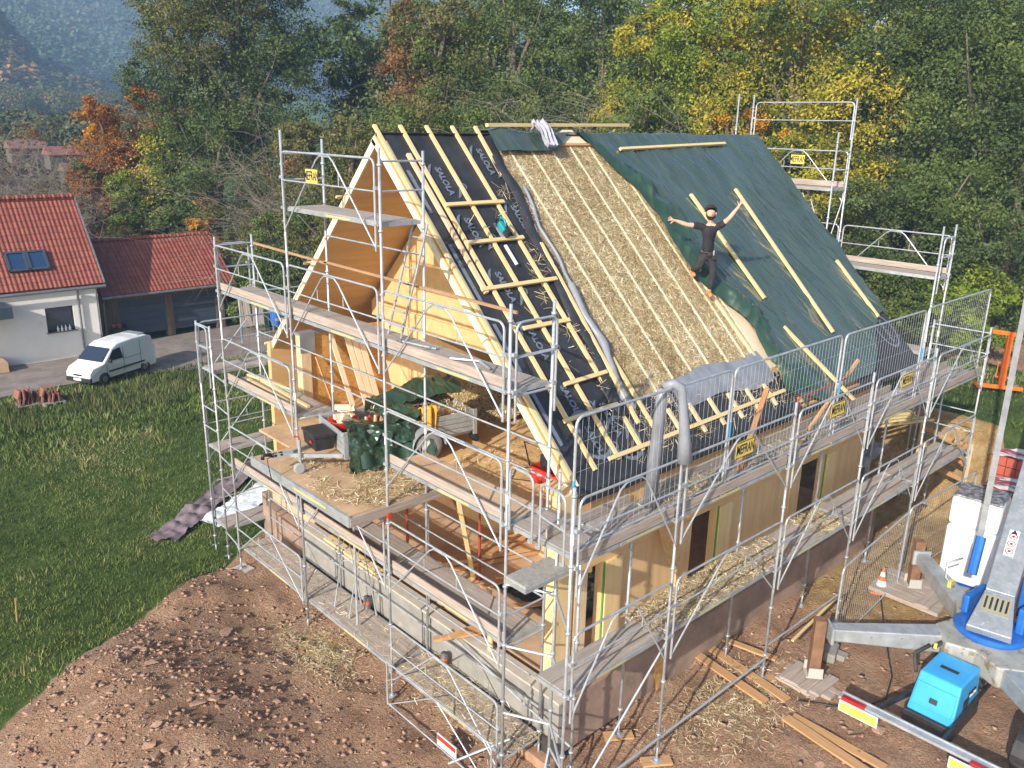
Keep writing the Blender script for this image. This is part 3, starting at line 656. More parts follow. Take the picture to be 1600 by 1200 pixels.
# ---------------------------------------------------------------- neighbour's house, garage, van
def tile_mat():
    m = bpy.data.materials.new('red_roof_tiles'); m.use_nodes = True; t = m.node_tree; N = t.nodes; L = t.links; b = N['Principled BSDF']
    tc = N.new('ShaderNodeTexCoord'); br = N.new('ShaderNodeTexBrick'); br.inputs['Scale'].default_value = 1
    br.offset = .0; br.inputs['Brick Width'].default_value = .30; br.inputs['Row Height'].default_value = .36; br.inputs['Mortar Size'].default_value = .012
    br.inputs['Color1'].default_value = (.235, .058, .038, 1); br.inputs['Color2'].default_value = (.30, .085, .055, 1); br.inputs['Mortar'].default_value = (.12, .03, .02, 1)
    L.new(tc.outputs['UV'], br.inputs['Vector']); L.new(br.outputs['Color'], b.inputs['Base Color']); b.inputs['Roughness'].default_value = .6
    wv = N.new('ShaderNodeTexWave'); wv.bands_direction = 'X'; wv.inputs['Scale'].default_value = 3.333 / 2 * .95; L.new(tc.outputs['UV'], wv.inputs['Vector'])
    sw = N.new('ShaderNodeTexWave'); sw.bands_direction = 'Y'; sw.wave_profile = 'SAW'; sw.inputs['Scale'].default_value = 1 / .36 / 2 * .95 / 1.6; L.new(tc.outputs['UV'], sw.inputs['Vector'])
    bp = N.new('ShaderNodeBump'); bp.inputs['Distance'].default_value = .035; bp.inputs['Strength'].default_value = .8; L.new(wv.outputs['Fac'], bp.inputs['Height'])
    bp2 = N.new('ShaderNodeBump'); bp2.inputs['Distance'].default_value = .05; bp2.inputs['Strength'].default_value = .8; bp2.invert = True; L.new(br.outputs['Fac'], bp2.inputs['Height']); L.new(bp.outputs[0], bp2.inputs['Normal'])
    L.new(bp2.outputs[0], b.inputs['Normal']); return m
TILE = tile_mat()
PLASTER = M('white_plaster', (.83, .81, .77), (.78, .76, .72), 1, .9, bump=.05, bscale=40, c3=(.6, .5, .42), s3=.6, l3=.66)
DARKCLAD = M('dark_board_cladding', (.09, .062, .044), (.16, .115, .08), 3, .8, bump=.5, bscale=5, stretch=(6, 6, .3))
ZINC = M('zinc', (.20, .20, .22), (.28, .28, .30), 5, .45, metal=.5)
ANTHR = M('anthracite_door', (.040, .056, .085), (.048, .066, .095), 3, .5)
def roof_slab(mb, x0, x1, ya, za, yb, zb, th=.16):
    # plane from (ya,za) to (yb,zb); UV in metres
    L_ = math.hypot(yb - ya, zb - za); n = Vector((0, -(zb - za), yb - ya)).normalized() * th
    if n.z < 0: n = -n
    c = [Vector((x0, ya, za)), Vector((x1, ya, za)), Vector((x1, yb, zb)), Vector((x0, yb, zb))]
    uv = [(0, 0), (x1 - x0, 0), (x1 - x0, L_), (0, L_)]
    mb.add(c + [p - n for p in c], [(0, 1, 2, 3), (7, 6, 5, 4), (0, 4, 5, 1), (1, 5, 6, 2), (2, 6, 7, 3), (3, 7, 4, 0)], 0, [uv] + [[(0, 0)] * 4] * 5)
def neighbour():
    gz = -3.15
    t = thing('tiled_house', 'white rendered house with steep red tiled roof and two roof windows', 'house', (-4, 37, gz))
    b = MB(); b.box(-9, -1.05, 34.4, 39.8, gz - 1, .05); b.box(-1.05, .9 - .45, 34.4, 39.8, gz - 1, .05)
    # wall with window opening: x .9..1.95, z -2.35..-1.2
    wx0, wx1, wz0, wz1 = 1.15, 2.35, -2.2, -1.05
    b = MB(); b.box(-1.0, wx0, 34.4, 34.7, gz - 1, -.05); b.box(wx1, 3.5, 34.4, 34.7, gz - 1, -.05); b.box(wx0, wx1, 34.4, 34.7, gz - 1, wz0); b.box(wx0, wx1, 34.4, 34.7, wz1, -.05)
    b.box(3.2, 3.5, 34.7, 39.8, gz - 1, -.05); b.box(-9, 3.2, 39.5, 39.8, gz - 1, -.05)
    b.add([(3.35, 34.5, -.05), (3.35, 39.7, -.05), (3.35, 37.1, 3.2), (3.2, 34.5, -.05), (3.2, 39.7, -.05), (3.2, 37.1, 3.2)], [(0, 1, 2), (5, 4, 3), (0, 2, 5, 3), (1, 4, 5, 2)])
    b.build('wall', PLASTER, t)
    b = MB(); b.box(-9, -1.02, 34.5, 34.8, gz - 1, -.05); b.build('board_cladding', DARKCLAD, t)
    wn = MB(); wn.box(wx0, wx1, 34.52, 34.57, wz0, wz1); w_ = wn.build('window', GLASS, t)
    fr = MB()
    for a, c_, d, e in ((wx0, wx0 + .06, wz0, wz1), (wx1 - .06, wx1, wz0, wz1), (wx0, wx1, wz0, wz0 + .06), (wx0, wx1, wz1 - .06, wz1)): fr.box(a, c_, 34.46, 34.52, d, e)
    fr.build('frame', BLK, w_)
    si = MB(); si.box(wx0 - .06, wx1 + .06, 34.32, 34.5, wz0 - .05, wz0); si.build('sill', ZINC, w_)
    for k in range(4):
        b = MB(); x = 1.6 + k * .17; b.lathe((x, 34.42, wz0), [(.0, 0), (.05, 0), (.055, .12), (.022, .2), (.02, .27), (0, .27)], 10); tag(b.build('ornament', WHITEP), None)
        o = S.objects[-1] if False else bpy.context.scene.objects[-1]
        tag(o, ['leftmost', 'second', 'third', 'rightmost'][k] + ' small white ornament in the row on the window sill', 'ornament', 'ornaments on the window sill')
    b = MB(); roof_slab(b, -9.5, 3.75, 34.1, -.08, 37.1, 3.70); roof_slab(b, -9.5, 3.75, 40.1, -.08, 37.1, 3.70); rf = b.build('roof', TILE, t)
    b = MB()
    for i in range(34): x = -9.5 + i * .39; b.tube([(x, 37.1, 3.72), (x + .40, 37.1, 3.74)], [.12, .14], 8)
    b.build('ridge_tiles', TILE, rf)
    b = MB(); b.beam((3.78, 34.05, -.08), (3.78, 37.1, 3.74), .05, .16, (0, -1, 1)); b.beam((3.78, 40.15, -.08), (3.78, 37.1, 3.74), .05, .16, (0, 1, 1)); b.build('verge_trim', ZINC, rf)
    g = MB(); g.tube([(-9.5, 34.0, -.22), (3.8, 34.0, -.22)], .075, 8); g.build('gutter', ZINC, t)
    g = MB(); g.tube([(2.55, 34.0, -.25), (2.6, 34.3, -.5), (2.6, 34.3, gz)], .05, 8); g.build('downpipe', ZINC, t); g = MB(); g.tube([(3.42, 34.3, -.3), (3.42, 34.3, gz)], .035, 8); g.build('downpipe', ZINC, t)
    # skylights on the roof slope
    n = Vector((0, -(3.78), 3.0)).normalized(); u = Vector((0, 3.0, 3.78)).normalized()
    for k in range(2):
        x = .62 + k * .85 - .2; o = Vector((x, 34.1, -.08)) + u * .95
        fr = MB(); c = o + u * .5 + n * .05
        Mx = Matrix((Vector((1, 0, 0)), u, n)).transposed()
        for dx, dy, sx, sy in ((-.37, 0, .10, 1.0), (.37, 0, .10, 1.0), (0, -.46, .84, .10), (0, .46, .84, .10)): fr.obox(c + Mx @ Vector((dx, dy, .03)), (sx, sy, .14), M=Mx)
        sk = fr.build('roof_window', ANTHR, t); p = MB(); p.obox(c + n * .04, (.68, .86, .03), M=Mx); p.build('pane', M('sky_glass', (.02, .05, .12), None, rough=.1, spec=.9), sk)
    # canopy and door opening
    c = MB(); c.box(-5, -.45, 33.0, 34.5, -1.05, -.55); c.build('canopy', ANTHR, t)
    d = MB(); d.box(-3.2, -1.25, 34.44, 34.5, gz, -1.05); dd = d.build('door', BLK, t)
    f = MB(); f.box(-1.25, -1.12, 34.36, 34.5, gz, -1.05); f.build('frame', BROWNWOOD, dd)
    f = MB(); f.box(-5, -.9, 33.2, 34.4, gz - .3, gz + .14); f.build('step', FLOORB, t)
    # garage
    g = thing('garage', 'dark timber double garage with a red tiled roof beside the white house', 'garage', (7, 37, gz))
    b = MB(); b.box(3.7, 4.75, 35.5, 35.7, gz - .3, -.9); b.box(7.05, 7.45, 35.5, 35.7, gz - .3, -.9); b.box(9.75, 10.2, 35.5, 35.7, gz - .3, -.9); b.box(4.75, 7.05, 35.5, 35.7, -1.32, -.9); b.box(7.45, 9.75, 35.5, 35.7, -1.32, -.9)
    b.box(10.0, 10.2, 35.7, 40.3, gz - .3, -.9); b.box(3.7, 10.0, 40.1, 40.3, gz - .3, -.9)
    b.add([(10.1, 35.6, -.9), (10.1, 40.2, -.9), (10.1, 37.9, 1.1)], [(0, 1, 2)])
    b.build('wall', DARKCLAD, g)
    for x0, x1 in ((4.75, 7.05), (7.45, 9.75)):
        d = MB()
        for k in range(5): z = gz + k * .366; d.box(x0, x1, 35.56, 35.62, z + .012, z + .366)
        d.build('door', ANTHR, g)
    b = MB(); roof_slab(b, 3.85, 10.7, 35.0, -.92, 37.9, 1.36); roof_slab(b, 3.85, 10.7, 40.8, -.92, 37.9, 1.36); rf = b.build('roof', TILE, g)
    b = MB()
    for i in range(17): x = 3.9 + i * .4; b.tube([(x, 37.9, 1.37), (x + .41, 37.9, 1.39)], [.11, .13], 8)
    b.build('ridge_tiles', TILE, rf)
    q = MB(); q.tube([(3.85, 34.92, -1.0), (10.75, 34.92, -1.0)], .07, 8); q.build('gutter', ZINC, g); q = MB(); q.tube([(4.0, 35.0, -1.0), (4.0, 35.35, -1.3), (4.0, 35.35, gz)], .045, 8); q.build('downpipe', ZINC, g)
    # shelf of garden things by the garage
    s_ = thing('garden_shelf', 'low dark shelf of flower pots by the left garage door', 'shelf', (4.4, 35.1, gz)); b = MB(); b.box(4.15, 4.95, 34.95, 35.3, gz + .5, gz + .55); b.box(4.15, 4.2, 34.95, 35.3, gz, gz + .5); b.box(4.9, 4.95, 34.95, 35.3, gz, gz + .5); b.build('frame', BLK, s_)
    for k, (x, lab) in enumerate([(4.3, 'terracotta pot at the left of the garden shelf'), (4.55, 'terracotta pot in the middle of the garden shelf'), (4.8, 'small green potted plant on the garden shelf')]):
        b = MB(); b.lathe((x, 35.12, gz + .55), [(0, 0), (.07, 0), (.10, .17), (.11, .17), (.11, .2), (0, .2)], 10); o = b.build('flower_pot', LM['mid'] if k == 2 else M('terracotta', (.5, .16, .09)), smooth=True); tag(o, lab, 'pot', 'pots on the garden shelf')
neighbour()

def van():
    # local frame: +x forward (front of the van), built at origin then placed
    a = math.atan2(29.1 - 31.0, .46 - 4.4); Mv = Matrix.Translation((2.35, 29.6, H(2.35, 29.6) + .02)) @ Matrix.Rotation(a, 4, 'Z') @ Matrix.Scale(.90, 4)
    t = thing('delivery_van', 'small white delivery van parked in front of the white house', 'van', Mv.translation)
    # body: cross-section outline lofted in y with tumblehome
    side = [(2.0, .28), (2.06, .5), (2.03, .72), (1.85, .92), (1.28, 1.06), (.62, 1.66), (.30, 1.80), (-.6, 1.86), (-1.55, 1.84), (-1.9, 1.72), (-2.0, 1.0), (-2.02, .4), (-1.95, .28)]
    def wdt(x, z): return .83 * (1 - .13 * sst((z - .95) / .9)) * (1 - .12 * sst((x - 1.3) / .8)) * (1 - .03 * sst((-x - 1.6) / .4))
    b = MB(); n = len(side)
    ys = [-1, -.93, 0, .93, 1]
    vs = []
    for y in ys:
        for x, z in side:
            k = 1 if abs(y) < .95 else (.985); zz = z if abs(y) < .95 else (z - (.05 if z > 1.5 else 0)); vs.append((x * (1 if abs(y) < .95 else .99), y * wdt(x, z), zz + (0.03 * (1 - abs(y)) if z > 1.6 else 0)))
    fs = []
    for j in range(len(ys) - 1):
        for i in range(n):
            p = j * n + i; q = j * n + (i + 1) % n; fs.append((p, q, q + n, p + n))
    fs.append(tuple(range(n - 1, -1, -1))); fs.append(tuple((len(ys) - 1) * n + i for i in range(n)))
    b.add(vs, fs); b.xf(Mv); body = b.build('body', M('white_car_paint', (.80, .82, .83), None, rough=.25, coat=.5), t, bevel=.035)
    b = MB(); 
    for s_ in (-1, 1):
        b = MB()
        b.add([(1.02, s_ * (wdt(1, 1.1) + .012), 1.10), (.60, s_ * (wdt(.6, 1.55) + .012), 1.56), (.16, s_ * (wdt(.1, 1.6) + .012), 1.60), (.10, s_ * (wdt(.1, 1.1) + .012), 1.08)], [(0, 1, 2, 3)])
        b.xf(Mv).build('side_window', GLASS, t, solid=.01)
    b = MB(); w0 = wdt(1.25, 1.1) * .9; w1 = wdt(.66, 1.6) * .92
    b.add([(1.27, -w0, 1.10), (1.27, w0, 1.10), (.68, w1, 1.635), (.68, -w1, 1.635)], [(0, 1, 2, 3)]); b.xf(Mv @ Matrix.Translation((.02, 0, .02))).build('windscreen', GLASS, t, solid=.01)
    for s_ in (-1, 1):
        b = MB(); b.obox((1.93, s_ * .55, .74), (.14, .3, .16)); b.xf(Mv).build('headlight', M('lamp_glass', (.7, .72, .7), None, rough=.1), t, bevel=.03)
        b = MB(); b.obox((-1.99, s_ * .7, 1.0), (.05, .1, .45)); b.xf(Mv).build('tail_light', RED, t, bevel=.01)
        b = MB(); b.obox((.95, s_ * .93, 1.12), (.1, .14, .16)); b.xf(Mv).build('wing_mirror', BLK, t, bevel=.02)
        b = MB(); b.obox((-.1, s_ * .838, .62), (2.2, .02, .07)); b.xf(Mv).build('side_trim', BLK, t)
        b = MB()
        for x0, x1, z0, z1 in ((.08, 1.12, .42, .425), (.07, .08, .42, 1.62), (1.1, 1.11, .5, 1.05), (-1.0, -.99, .42, 1.7), (-1.0, .08, 1.02, 1.03)): b.box(x0, x1, s_ * .825 if s_ > 0 else -.842, s_ * .842 if s_ > 0 else -.825, z0, z1)
        b.xf(Mv).build('door', BLK, t)
        for x in (1.25, -1.25):
            b = MB(); b.lathe((x, s_ * .70, .31), [(.16, -.10), (.29, -.10), (.31, -.06), (.31, .06), (.29, .10), (.16, .10)], 20, axis=(0, 1, 0)); wh = b.xf(Mv).build('wheel', RUBBER, t, smooth=True)
            b = MB(); b.lathe((x, s_ * .74, .31), [(0, -.05), (.2, -.05), (.2, .05), (.06, .06), (0, .06)], 14, axis=(0, 1, 0)); b.xf(Mv).build('rim', ZINC, wh)
    b = MB(); b.obox((2.0, 0, .40), (.16, 1.5, .26)); b.xf(Mv).build('bumper', BLK, t, bevel=.05)
    b = MB(); b.obox((2.09, 0, .42), (.02, .46, .11)); b.xf(Mv).build('number_plate', WHITEP, t)
    b = MB(); b.obox((2.06, 0, .62), (.03, .5, .08)); b.xf(Mv).build('grille', BLK, t)
    b = MB(); b.obox((-1.45, 0, 1.885), (.45, 1.0, .02)); b.xf(Mv).build('roof_hatch', GALVD, t)
van()
def tile_pallets():
    p = Vector((-.9, 30.6 - 1.6, 0)); 
    for k, (x, y, lab) in enumerate([(-1.55, 27.6, 'left stack of broken red roof tiles on a pallet in the bottom left lawn'), (-.75, 27.3, 'right stack of broken red roof tiles on a pallet in the bottom left lawn')]):
        z = H(x, y); t = thing('tile_stack', lab, 'tile stack', (x, y, z), 'stacks of roof tiles')
        b = MB()
        for i in range(5): b.box(x - .4, x + .4, y - .35 + i * .16, y - .27 + i * .16, z + .1, z + .13)
        for i in range(3): b.box(x - .38 + i * .34, x - .3 + i * .34, y - .35, y + .4, z, z + .1)
        b.build('pallet', TOE, t)
        b = MB(); r = random.Random(k)
        for i in range(9): b.obox((x - .3 + (i % 5) * .15 + r.uniform(-.02, .02), y + r.uniform(-.1, .1), z + .32 + (.0 if i < 5 else .22)), (.05, .5, .34), M=Matrix.Rotation(r.uniform(-.4, .4), 3, 'Y') @ Matrix.Rotation(r.uniform(-.2, .2), 3, 'Z'))
        b.build('tiles', M('old_tiles', (.30, .09, .06), (.2, .1, .08), 8, .8), t)
tile_pallets()
def yard_bits():
    # wheelie bin, pallets leaning by the hedge at the left, seen between scaffold poles
    for (u, v, dep, c, lab) in [(436, 505, 34, BLUEP, 'blue wheelie bin seen between the left scaffold poles'), (424, 505, 34.6, M('green_bin', (.02, .09, .05)), 'dark green wheelie bin beside the blue bin')]:
        p = P(u, v, dep); z = H(p.x, p.y); z = max(z, p.z - .1); t = thing('wheelie_bin', lab, 'bin', (p.x, p.y, z), 'wheelie bins')
        b = MB(); b.hexa([(p.x - .22, p.y - .24, z), (p.x + .22, p.y - .24, z), (p.x + .22, p.y + .24, z), (p.x - .22, p.y + .24, z), (p.x - .29, p.y - .32, z + .95), (p.x + .29, p.y - .32, z + .95), (p.x + .29, p.y + .32, z + .95), (p.x - .29, p.y + .32, z + .95)]); b.build('body', c, t, bevel=.02)
        b = MB(); b.box(p.x - .31, p.x + .31, p.y - .34, p.y + .34, z + .95, z + 1.03); b.build('lid', c, t, bevel=.02)
    p = P(398, 505, 33.5); z = max(H(p.x, p.y), p.z - .1); r = random.Random(4)
    for k in range(6):
        b = MB(); x = p.x + (k - 3) * .16; b.beam((x, p.y, z), (x + r.uniform(.1, .4), p.y + .6, z + r.uniform(1.2, 1.9)), .14, .03, (0, -1, .3)); tag(b.build('plank', TOE), ['weathered plank leaning at the left end of the stack by the hedge', 'second leaning plank by the hedge', 'third leaning plank by the hedge', 'fourth leaning plank by the hedge', 'fifth leaning plank by the hedge', 'leaning plank nearest the wheelie bins'][k], 'plank', 'planks leaning by the hedge')
yard_bits()
def plastic_sheets():
    def sheet(name, pts, mat_, lab, seed, th=.05, amp=.10):
        (ax, ay), (bx, by), (cx, cy), (dx, dy) = pts; mb = MB()
        def fn(u, v):
            x = (ax * (1 - u) + bx * u) * (1 - v) + (dx * (1 - u) + cx * u) * v; y = (ay * (1 - u) + by * u) * (1 - v) + (dy * (1 - u) + cy * u) * v
            e = .10 * noise.noise(Vector((x * 2, y * 2, seed)))
            return (x + e, y + e, H(x, y) + .07 + amp * abs(fbm(x * 2.2, y * 2.2, seed, 3)))
        mb.grid(fn, 60, 24); o = mb.build(name, mat_, smooth=True); tag(o, lab, 'plastic sheet')
    sheet('plastic_sheet', [(-2.5, 12.6), (1.6, 15.2), (1.9, 14.6), (-2.0, 11.9)], M('mauve_film', (.14, .10, .11), (.22, .17, .18), 2, .4, bump=.5, bscale=5), 'crumpled brown plastic film lying on the grass behind the white sheet', 2, amp=.2)
    sheet('plastic_sheet', [(-1.1, 12.6), (1.9, 13.9), (2.2, 12.6), (-.9, 11.7)], M('white_film', (.74, .76, .80), (.62, .64, .70), 2, .35, bump=.5, bscale=4), 'white plastic sheet spread on the grass left of the scaffold', 5)
plastic_sheets()
# ---------------------------------------------------------------- the house under construction
N_ = Vector((0, -.70711, .70711))
def RP(x, y, o=0): return Vector((x, y, 2.117 + y)) + N_ * o
LN = Vector((0, .7257, .688))
def LP(x, s, o=0):        # s: horizontal distance from the ridge on the left slope
    return Vector((x, 5.25 + s, 7.367 - 1.055 * s)) + LN * o
house = thing('timber_house', 'unfinished timber house with a steep roof half filled with straw', 'house', (5, 5, -1.35))
GLU = M('glulam_post', (.72, .52, .24), (.78, .60, .33), 1.5, .6, bump=.15, bscale=6, stretch=(7, 7, .4), c3=(.45, .25, .08), s3=2, l3=.7)
def slabR(x0, x1, y0, y1, o0, o1, mb=None, m=0):
    mb = mb or MB(); a = [RP(x0, y0, o0), RP(x1, y0, o0), RP(x1, y1, o0), RP(x0, y1, o0), RP(x0, y0, o1), RP(x1, y0, o1), RP(x1, y1, o1), RP(x0, y1, o1)]
    return mb.hexa(a, m)
def slabL(x0, x1, s0, s1, o0, o1, mb=None, m=0):
    mb = mb or MB(); a = [LP(x0, s1, o0), LP(x1, s1, o0), LP(x1, s0, o0), LP(x0, s0, o0), LP(x0, s1, o1), LP(x1, s1, o1), LP(x1, s0, o1), LP(x0, s0, o1)]
    return mb.hexa(a, m)
def fluffy_strands(name, n, x0, x1, y0, y1, o, seed, parent, keep=None, **k):
    r = np.random.default_rng(seed); P_ = []
    for i in range(n):
        x = r.uniform(x0, x1); y = r.uniform(y0, y1)
        if keep and not keep(x, y, r): continue
        P_.append(RP(x, y, o + r.uniform(0, .03)))
    return strands(name, [tuple(p) for p in P_], np.array(tuple(N_)), STRAND, parent, seed=seed, org=(5, 5, -1.35) if parent else (0, 0, 0), **k)
def build_house():
    H0 = house; FZ = -1.35
    # foundations
    b = MB(); b.box(-.62, -.40, -.45, 7.75, -2.35, FZ + .02); b.build('foundation_wall', CONC, H0, bevel=.01)
    b = MB(); b.box(-.66, -.37, -.49, 7.79, FZ + .022, FZ + .06); b.build('foundation_coping', CONCD, H0)
    b = MB(); b.box(-.40, 10.6, -.45, -.23, -2.35, FZ - .03); b.box(-.40, 10.6, 9.9, 10.1, -3.2, FZ); b.box(10.4, 10.6, -.23, 9.9, -2.35, FZ - .03); b.box(-.40, .0, 7.75, 9.9, -3.2, FZ - .3); b.build('foundation_wall', M('coated_concrete', (.22, .155, .12), (.36, .25, .19), 1.6, .85, bump=.3, bscale=14), H0)
    b = MB(); b.box(-.66, -.63, -.49, 7.8, -2.75, -2.08); b.build('damp_proofing', BITUM, H0)
    b = MB(); b.box(-.84, -.66, -.45, 8.0, -2.95, -2.40); b.build('footing', M('muddy_footing', (.30, .17, .10), (.40, .26, .17), 3, .9, bump=.3), H0)
    # floors
    b = MB(); b.box(-.22, 10.4, -.23, 9.9, FZ - .25, FZ + .0); b.build('ground_floor_slab', FLOORB, H0)
    b = MB(); b.box(-.395, -.225, -.23, 7.75, FZ - .18, FZ - .12); b.build('insulation_gap', BROWNWOOD, H0)
    b = MB(); b.box(.3, 10.3, .12, 2.9, .98, 1.25); b.box(.3, 10.3, 2.9, 8.6, .98, 1.248); b.box(2.05, 10.3, 8.6, 9.7, .98, 1.25); b.build('upper_floor_slab', CLTH, H0)
    b = MB()
    for y in (1.0, 1.9, 2.8, 3.9, 5.0, 6.1): b.box(.32, 10.2, y, y + .16, .70, .98)
    b.build('floor_joists', BROWNWOOD, H0)
    # corner post and right wall (facing the lower right), door openings between the panels
    b = MB(); b.box(-.35, .06, -.02, .20, FZ, 2.02); b.build('corner_post', GLU, H0, bevel=.006)
    for x0, x1 in ((.06, .43), (.85, 3.33), (4.2, 7.35), (8.45, 10.42)):
        b = MB(); b.box(x0, x1, .03, .20, FZ, .50 if x1 > .5 else .50); b.build('wall_panel', CLT, H0)
    b = MB(); b.box(.06, 10.42, .028, .20, .50, 1.95); b.build('wall_panel', CLTH, H0)
    for x in (.43, 3.33, 7.35):
        b = MB(); b.box(x - .38 if x > 1 else x - .3, x - .002, -.005, .03, FZ, .50); 
        b.build('door_post', PINE2 if x < 1 else CLT, H0)
        b = MB(); b.box(x + (.42 if x < 1 else .87 if x < 5 else 1.10) - .0, x + (.42 if x < 1 else .87 if x < 5 else 1.10) + .02, -.004, .027, FZ, .50); b.build('green_seal_strip', M('green_seal', (.08, .30, .05), None, rough=.6), H0)
    for q in (.88, 4.23, 8.48): b = MB(); b.box(q, q + .42, -.03, .028, FZ, .49); b.build('door_post', GLU, H0)
    # other outer walls and inner partitions
    b = MB(); b.box(-.1, 10.4, 9.75, 9.9, FZ, 2.5); b.build('left_wall', CLTH, H0)
    b = MB(); b.box(10.2, 10.38, 3.0, 9.7, FZ, 1.7); b.build('back_wall', CLT, H0)
    b = MB(); b.box(2.6, 2.75, 1.9, 9.6, FZ, .98); b.build('inner_wall', CLT, H0); b = MB(); b.box(3.0, 10.2, 2.6, 2.72, FZ, .70); b.build('inner_wall', CLTH, H0)
    # gable wall set back under the roof overhang
    gx = 2.0
    def zr(y): return (2.117 + y if y < 5.25 else 7.367 - 1.055 * (y - 5.25)) - .40
    ys = [1.0, 2, 3, 4, 5.25, 6, 7, 8, 8.6]
    b = MB(); vs = []; fs = []
    for x in (gx, gx + .14):
        for y in ys: vs += [(x, y, 3.1 if zr(y) > 3.12 else zr(y) - .02), (x, y, zr(y))]
    n = len(ys) * 2
    for i in range(len(ys) - 1): a = 2 * i; fs += [(a, a + 1, a + 3, a + 2), (n + a, n + a + 2, n + a + 3, n + a + 1), (a, a + 2, n + a + 2, n + a), (a + 1, n + a + 1, n + a + 3, a + 3)]
    b.add(vs, fs); b.build('gable_wall', CLTH, H0)
    b = MB(); b.box(gx - .06, gx + .0, 2.2, 8.3, 3.08, 3.42); b.build('lintel_beam', CLTH, H0)
    b = MB(); b.box(gx, gx + .14, 6.55, 8.1, 1.25, 3.10); b.build('front_wall_panel', CLT, H0)
    b = MB(); b.box(gx + .141, gx + 2.6, 6.55, 6.69, 1.25, 3.1); b.build('inner_wall', CLT, H0)
    b = MB(); b.box(gx, gx + .14, .5, 1.05, 1.25, 2.0); b.build('front_wall_panel', CLT, H0)
    b = MB(); b.box(.02, gx - .002, 8.1, 8.24, 1.25, 3.0); b.build('strand_board_wall', OSB, H0)
    b = MB(); b.box(-.22, .02, 8.05, 8.28, FZ, 3.0); b.build('side_wall_post', PINE2, H0, bevel=.005)
    b = MB(); b.box(-.24, 1.1, 8.06, 8.30, 3.0, 3.06); b.box(-.245, .12, 8.035, 8.05, 2.62, 3.06); b.build('wall_foil', GREYM, H0)
    b = MB(); b.box(0.3, 2.0, 6.6, 8.1, 1.252, 1.275); b.build('floor_board', BROWNWOOD, H0)
    # roof: deck panels of both slopes, edges show at the gable
    b = MB(); slabR(0.0, 2.85, -.02, 5.24, -.20, -.085, b); slabR(2.85, 6.7, -.02, 5.24, -.34, -.30, b); slabR(6.7, 12.69, -.02, 5.24, -.34, -.085, b); b.build('right_roof_panel', CLTH, H0)
    b = MB(); slabL(0.0, 12.69, 0.13, 4.75, -.19, -.06, b); b.build('left_roof_panel', CLTH, H0)
    b = MB(); slabL(-.035, .0, .10, 4.85, -.19, -.05, b); slabR(-.035, -.0, -.08, 5.22, -.215, -.09, b); b.build('verge_board', WHITEWOOD, H0)
    b = MB(); slabL(.0, 12.69, .0, 4.8, -.055, -.045, b); b.build('left_membrane', MEMB, H0)
    for s_ in (1.2, 2.6, 4.0, 4.65):
        b = MB(); p = LP(-.16, s_, -.0); b.beam(p, p + Vector((12, 0, 0)), .05, .04, LN); b.build('left_batten', PINE, H0)
    # membrane on the right slope: a slightly slack sheet with an uneven right edge
    def edge(y): return 2.10 + .16 * max(0, y - .9) + .06 * math.sin(y * 5) + .06 * noise.noise(Vector((y * 2, 3, 0)))
    mb = MB()
    def fn(u, v):
        y = -.10 + v * 5.36; x = .05 + (edge(y) - .05) * u; o = -.052 + .014 * fbm(x * 1.5, y * 1.5, 3, 3) + (.03 * sst((u - .9) / .1) * (1 + fbm(x * 5, y * 5, 1, 2)))
        return RP(x, y, o)
    mb.grid(fn, 60, 110)
    def fn2(u, v):
        x = 2.0 + 4.9 * u; y = -.10 + v * (.92 - .28 * u); return RP(x, y, -.050 + .02 * fbm(x * 2, y * 2, 7, 3))
    mb.grid(fn2, 90, 18)
    def fn3(u, v):   # folded down over the eaves
        x = .03 + 12.68 * u; q = .19 * v; return RP(x, -.10, -.05) + Vector((0, -.02 - .02 * math.sin(v * 3), -q + .02 * fbm(x * 1.4, v, 0, 2)))
    mb.grid(fn3, 150, 6)
    def fn4(u, v): return RP(9.5 + 3.2 * u, -.1 + 1.6 * v, -.045)
    mb.grid(fn4, 20, 10)
    mb.build('roof_membrane', MEMB, H0, smooth=True)
    # bunched grey edge of the membrane along the straw
    mb = MB(); pts = []; rs = []
    for i in range(60):
        y = .65 + i / 59 * 3.6; x = edge(y) + .10 + .05 * noise.noise(Vector((i * .13, 4, 0))); pts.append(RP(x, y, -.01 + .02 * noise.noise(Vector((i * .3, 0, 5))))); rs.append((.085 if y < 2.6 else .035) * (1 + .25 * noise.noise(Vector((i * .22, 0, 0)))))
    mb.tube(pts, rs, 9); mb.build('membrane_fold', GREYM, H0, smooth=True)
    mb = MB()
    def fn5(u, v):
        y = .6 + 4.2 * v; x = edge(y) - .28 * u - .02; return RP(x, y, -.01 + .05 * math.sin(u * PI) * (1 + .6 * fbm(x * 4, y * 4, 2, 3)))
    mb.grid(fn5, 10, 90); mb.build('membrane_fold', MEMB, H0, smooth=True)
    mb = MB()
    def fn6(u, v):
        x = 3.35 + 3.2 * u; y = .50 - .1 * u + v * (.42 + .1 * u) + .04 * math.sin(x * 3); return RP(x, y, -.01 + .045 * math.sin(v * PI) + .02 * fbm(x * 3, y * 3, 4, 3))
    mb.grid(fn6, 60, 10); mb.build('grey_membrane_flap', GREYM, H0, smooth=True)
    # straw between the rafters
    mb = MB()
    def fs_(u, v):
        x = 2.15 + 4.75 * u; y = .6 + v * 4.42; f = ((x - 3.05) / .615) % 1.0; belly = math.sin(f * PI)
        return RP(x, y, -.085 + .020 * belly + .014 * noise.noise(Vector((x * 7, y * 7, 0))) + .022 * noise.noise(Vector((x * 40, y * 40, 4))))
    mb.grid(fs_, 190, 220)
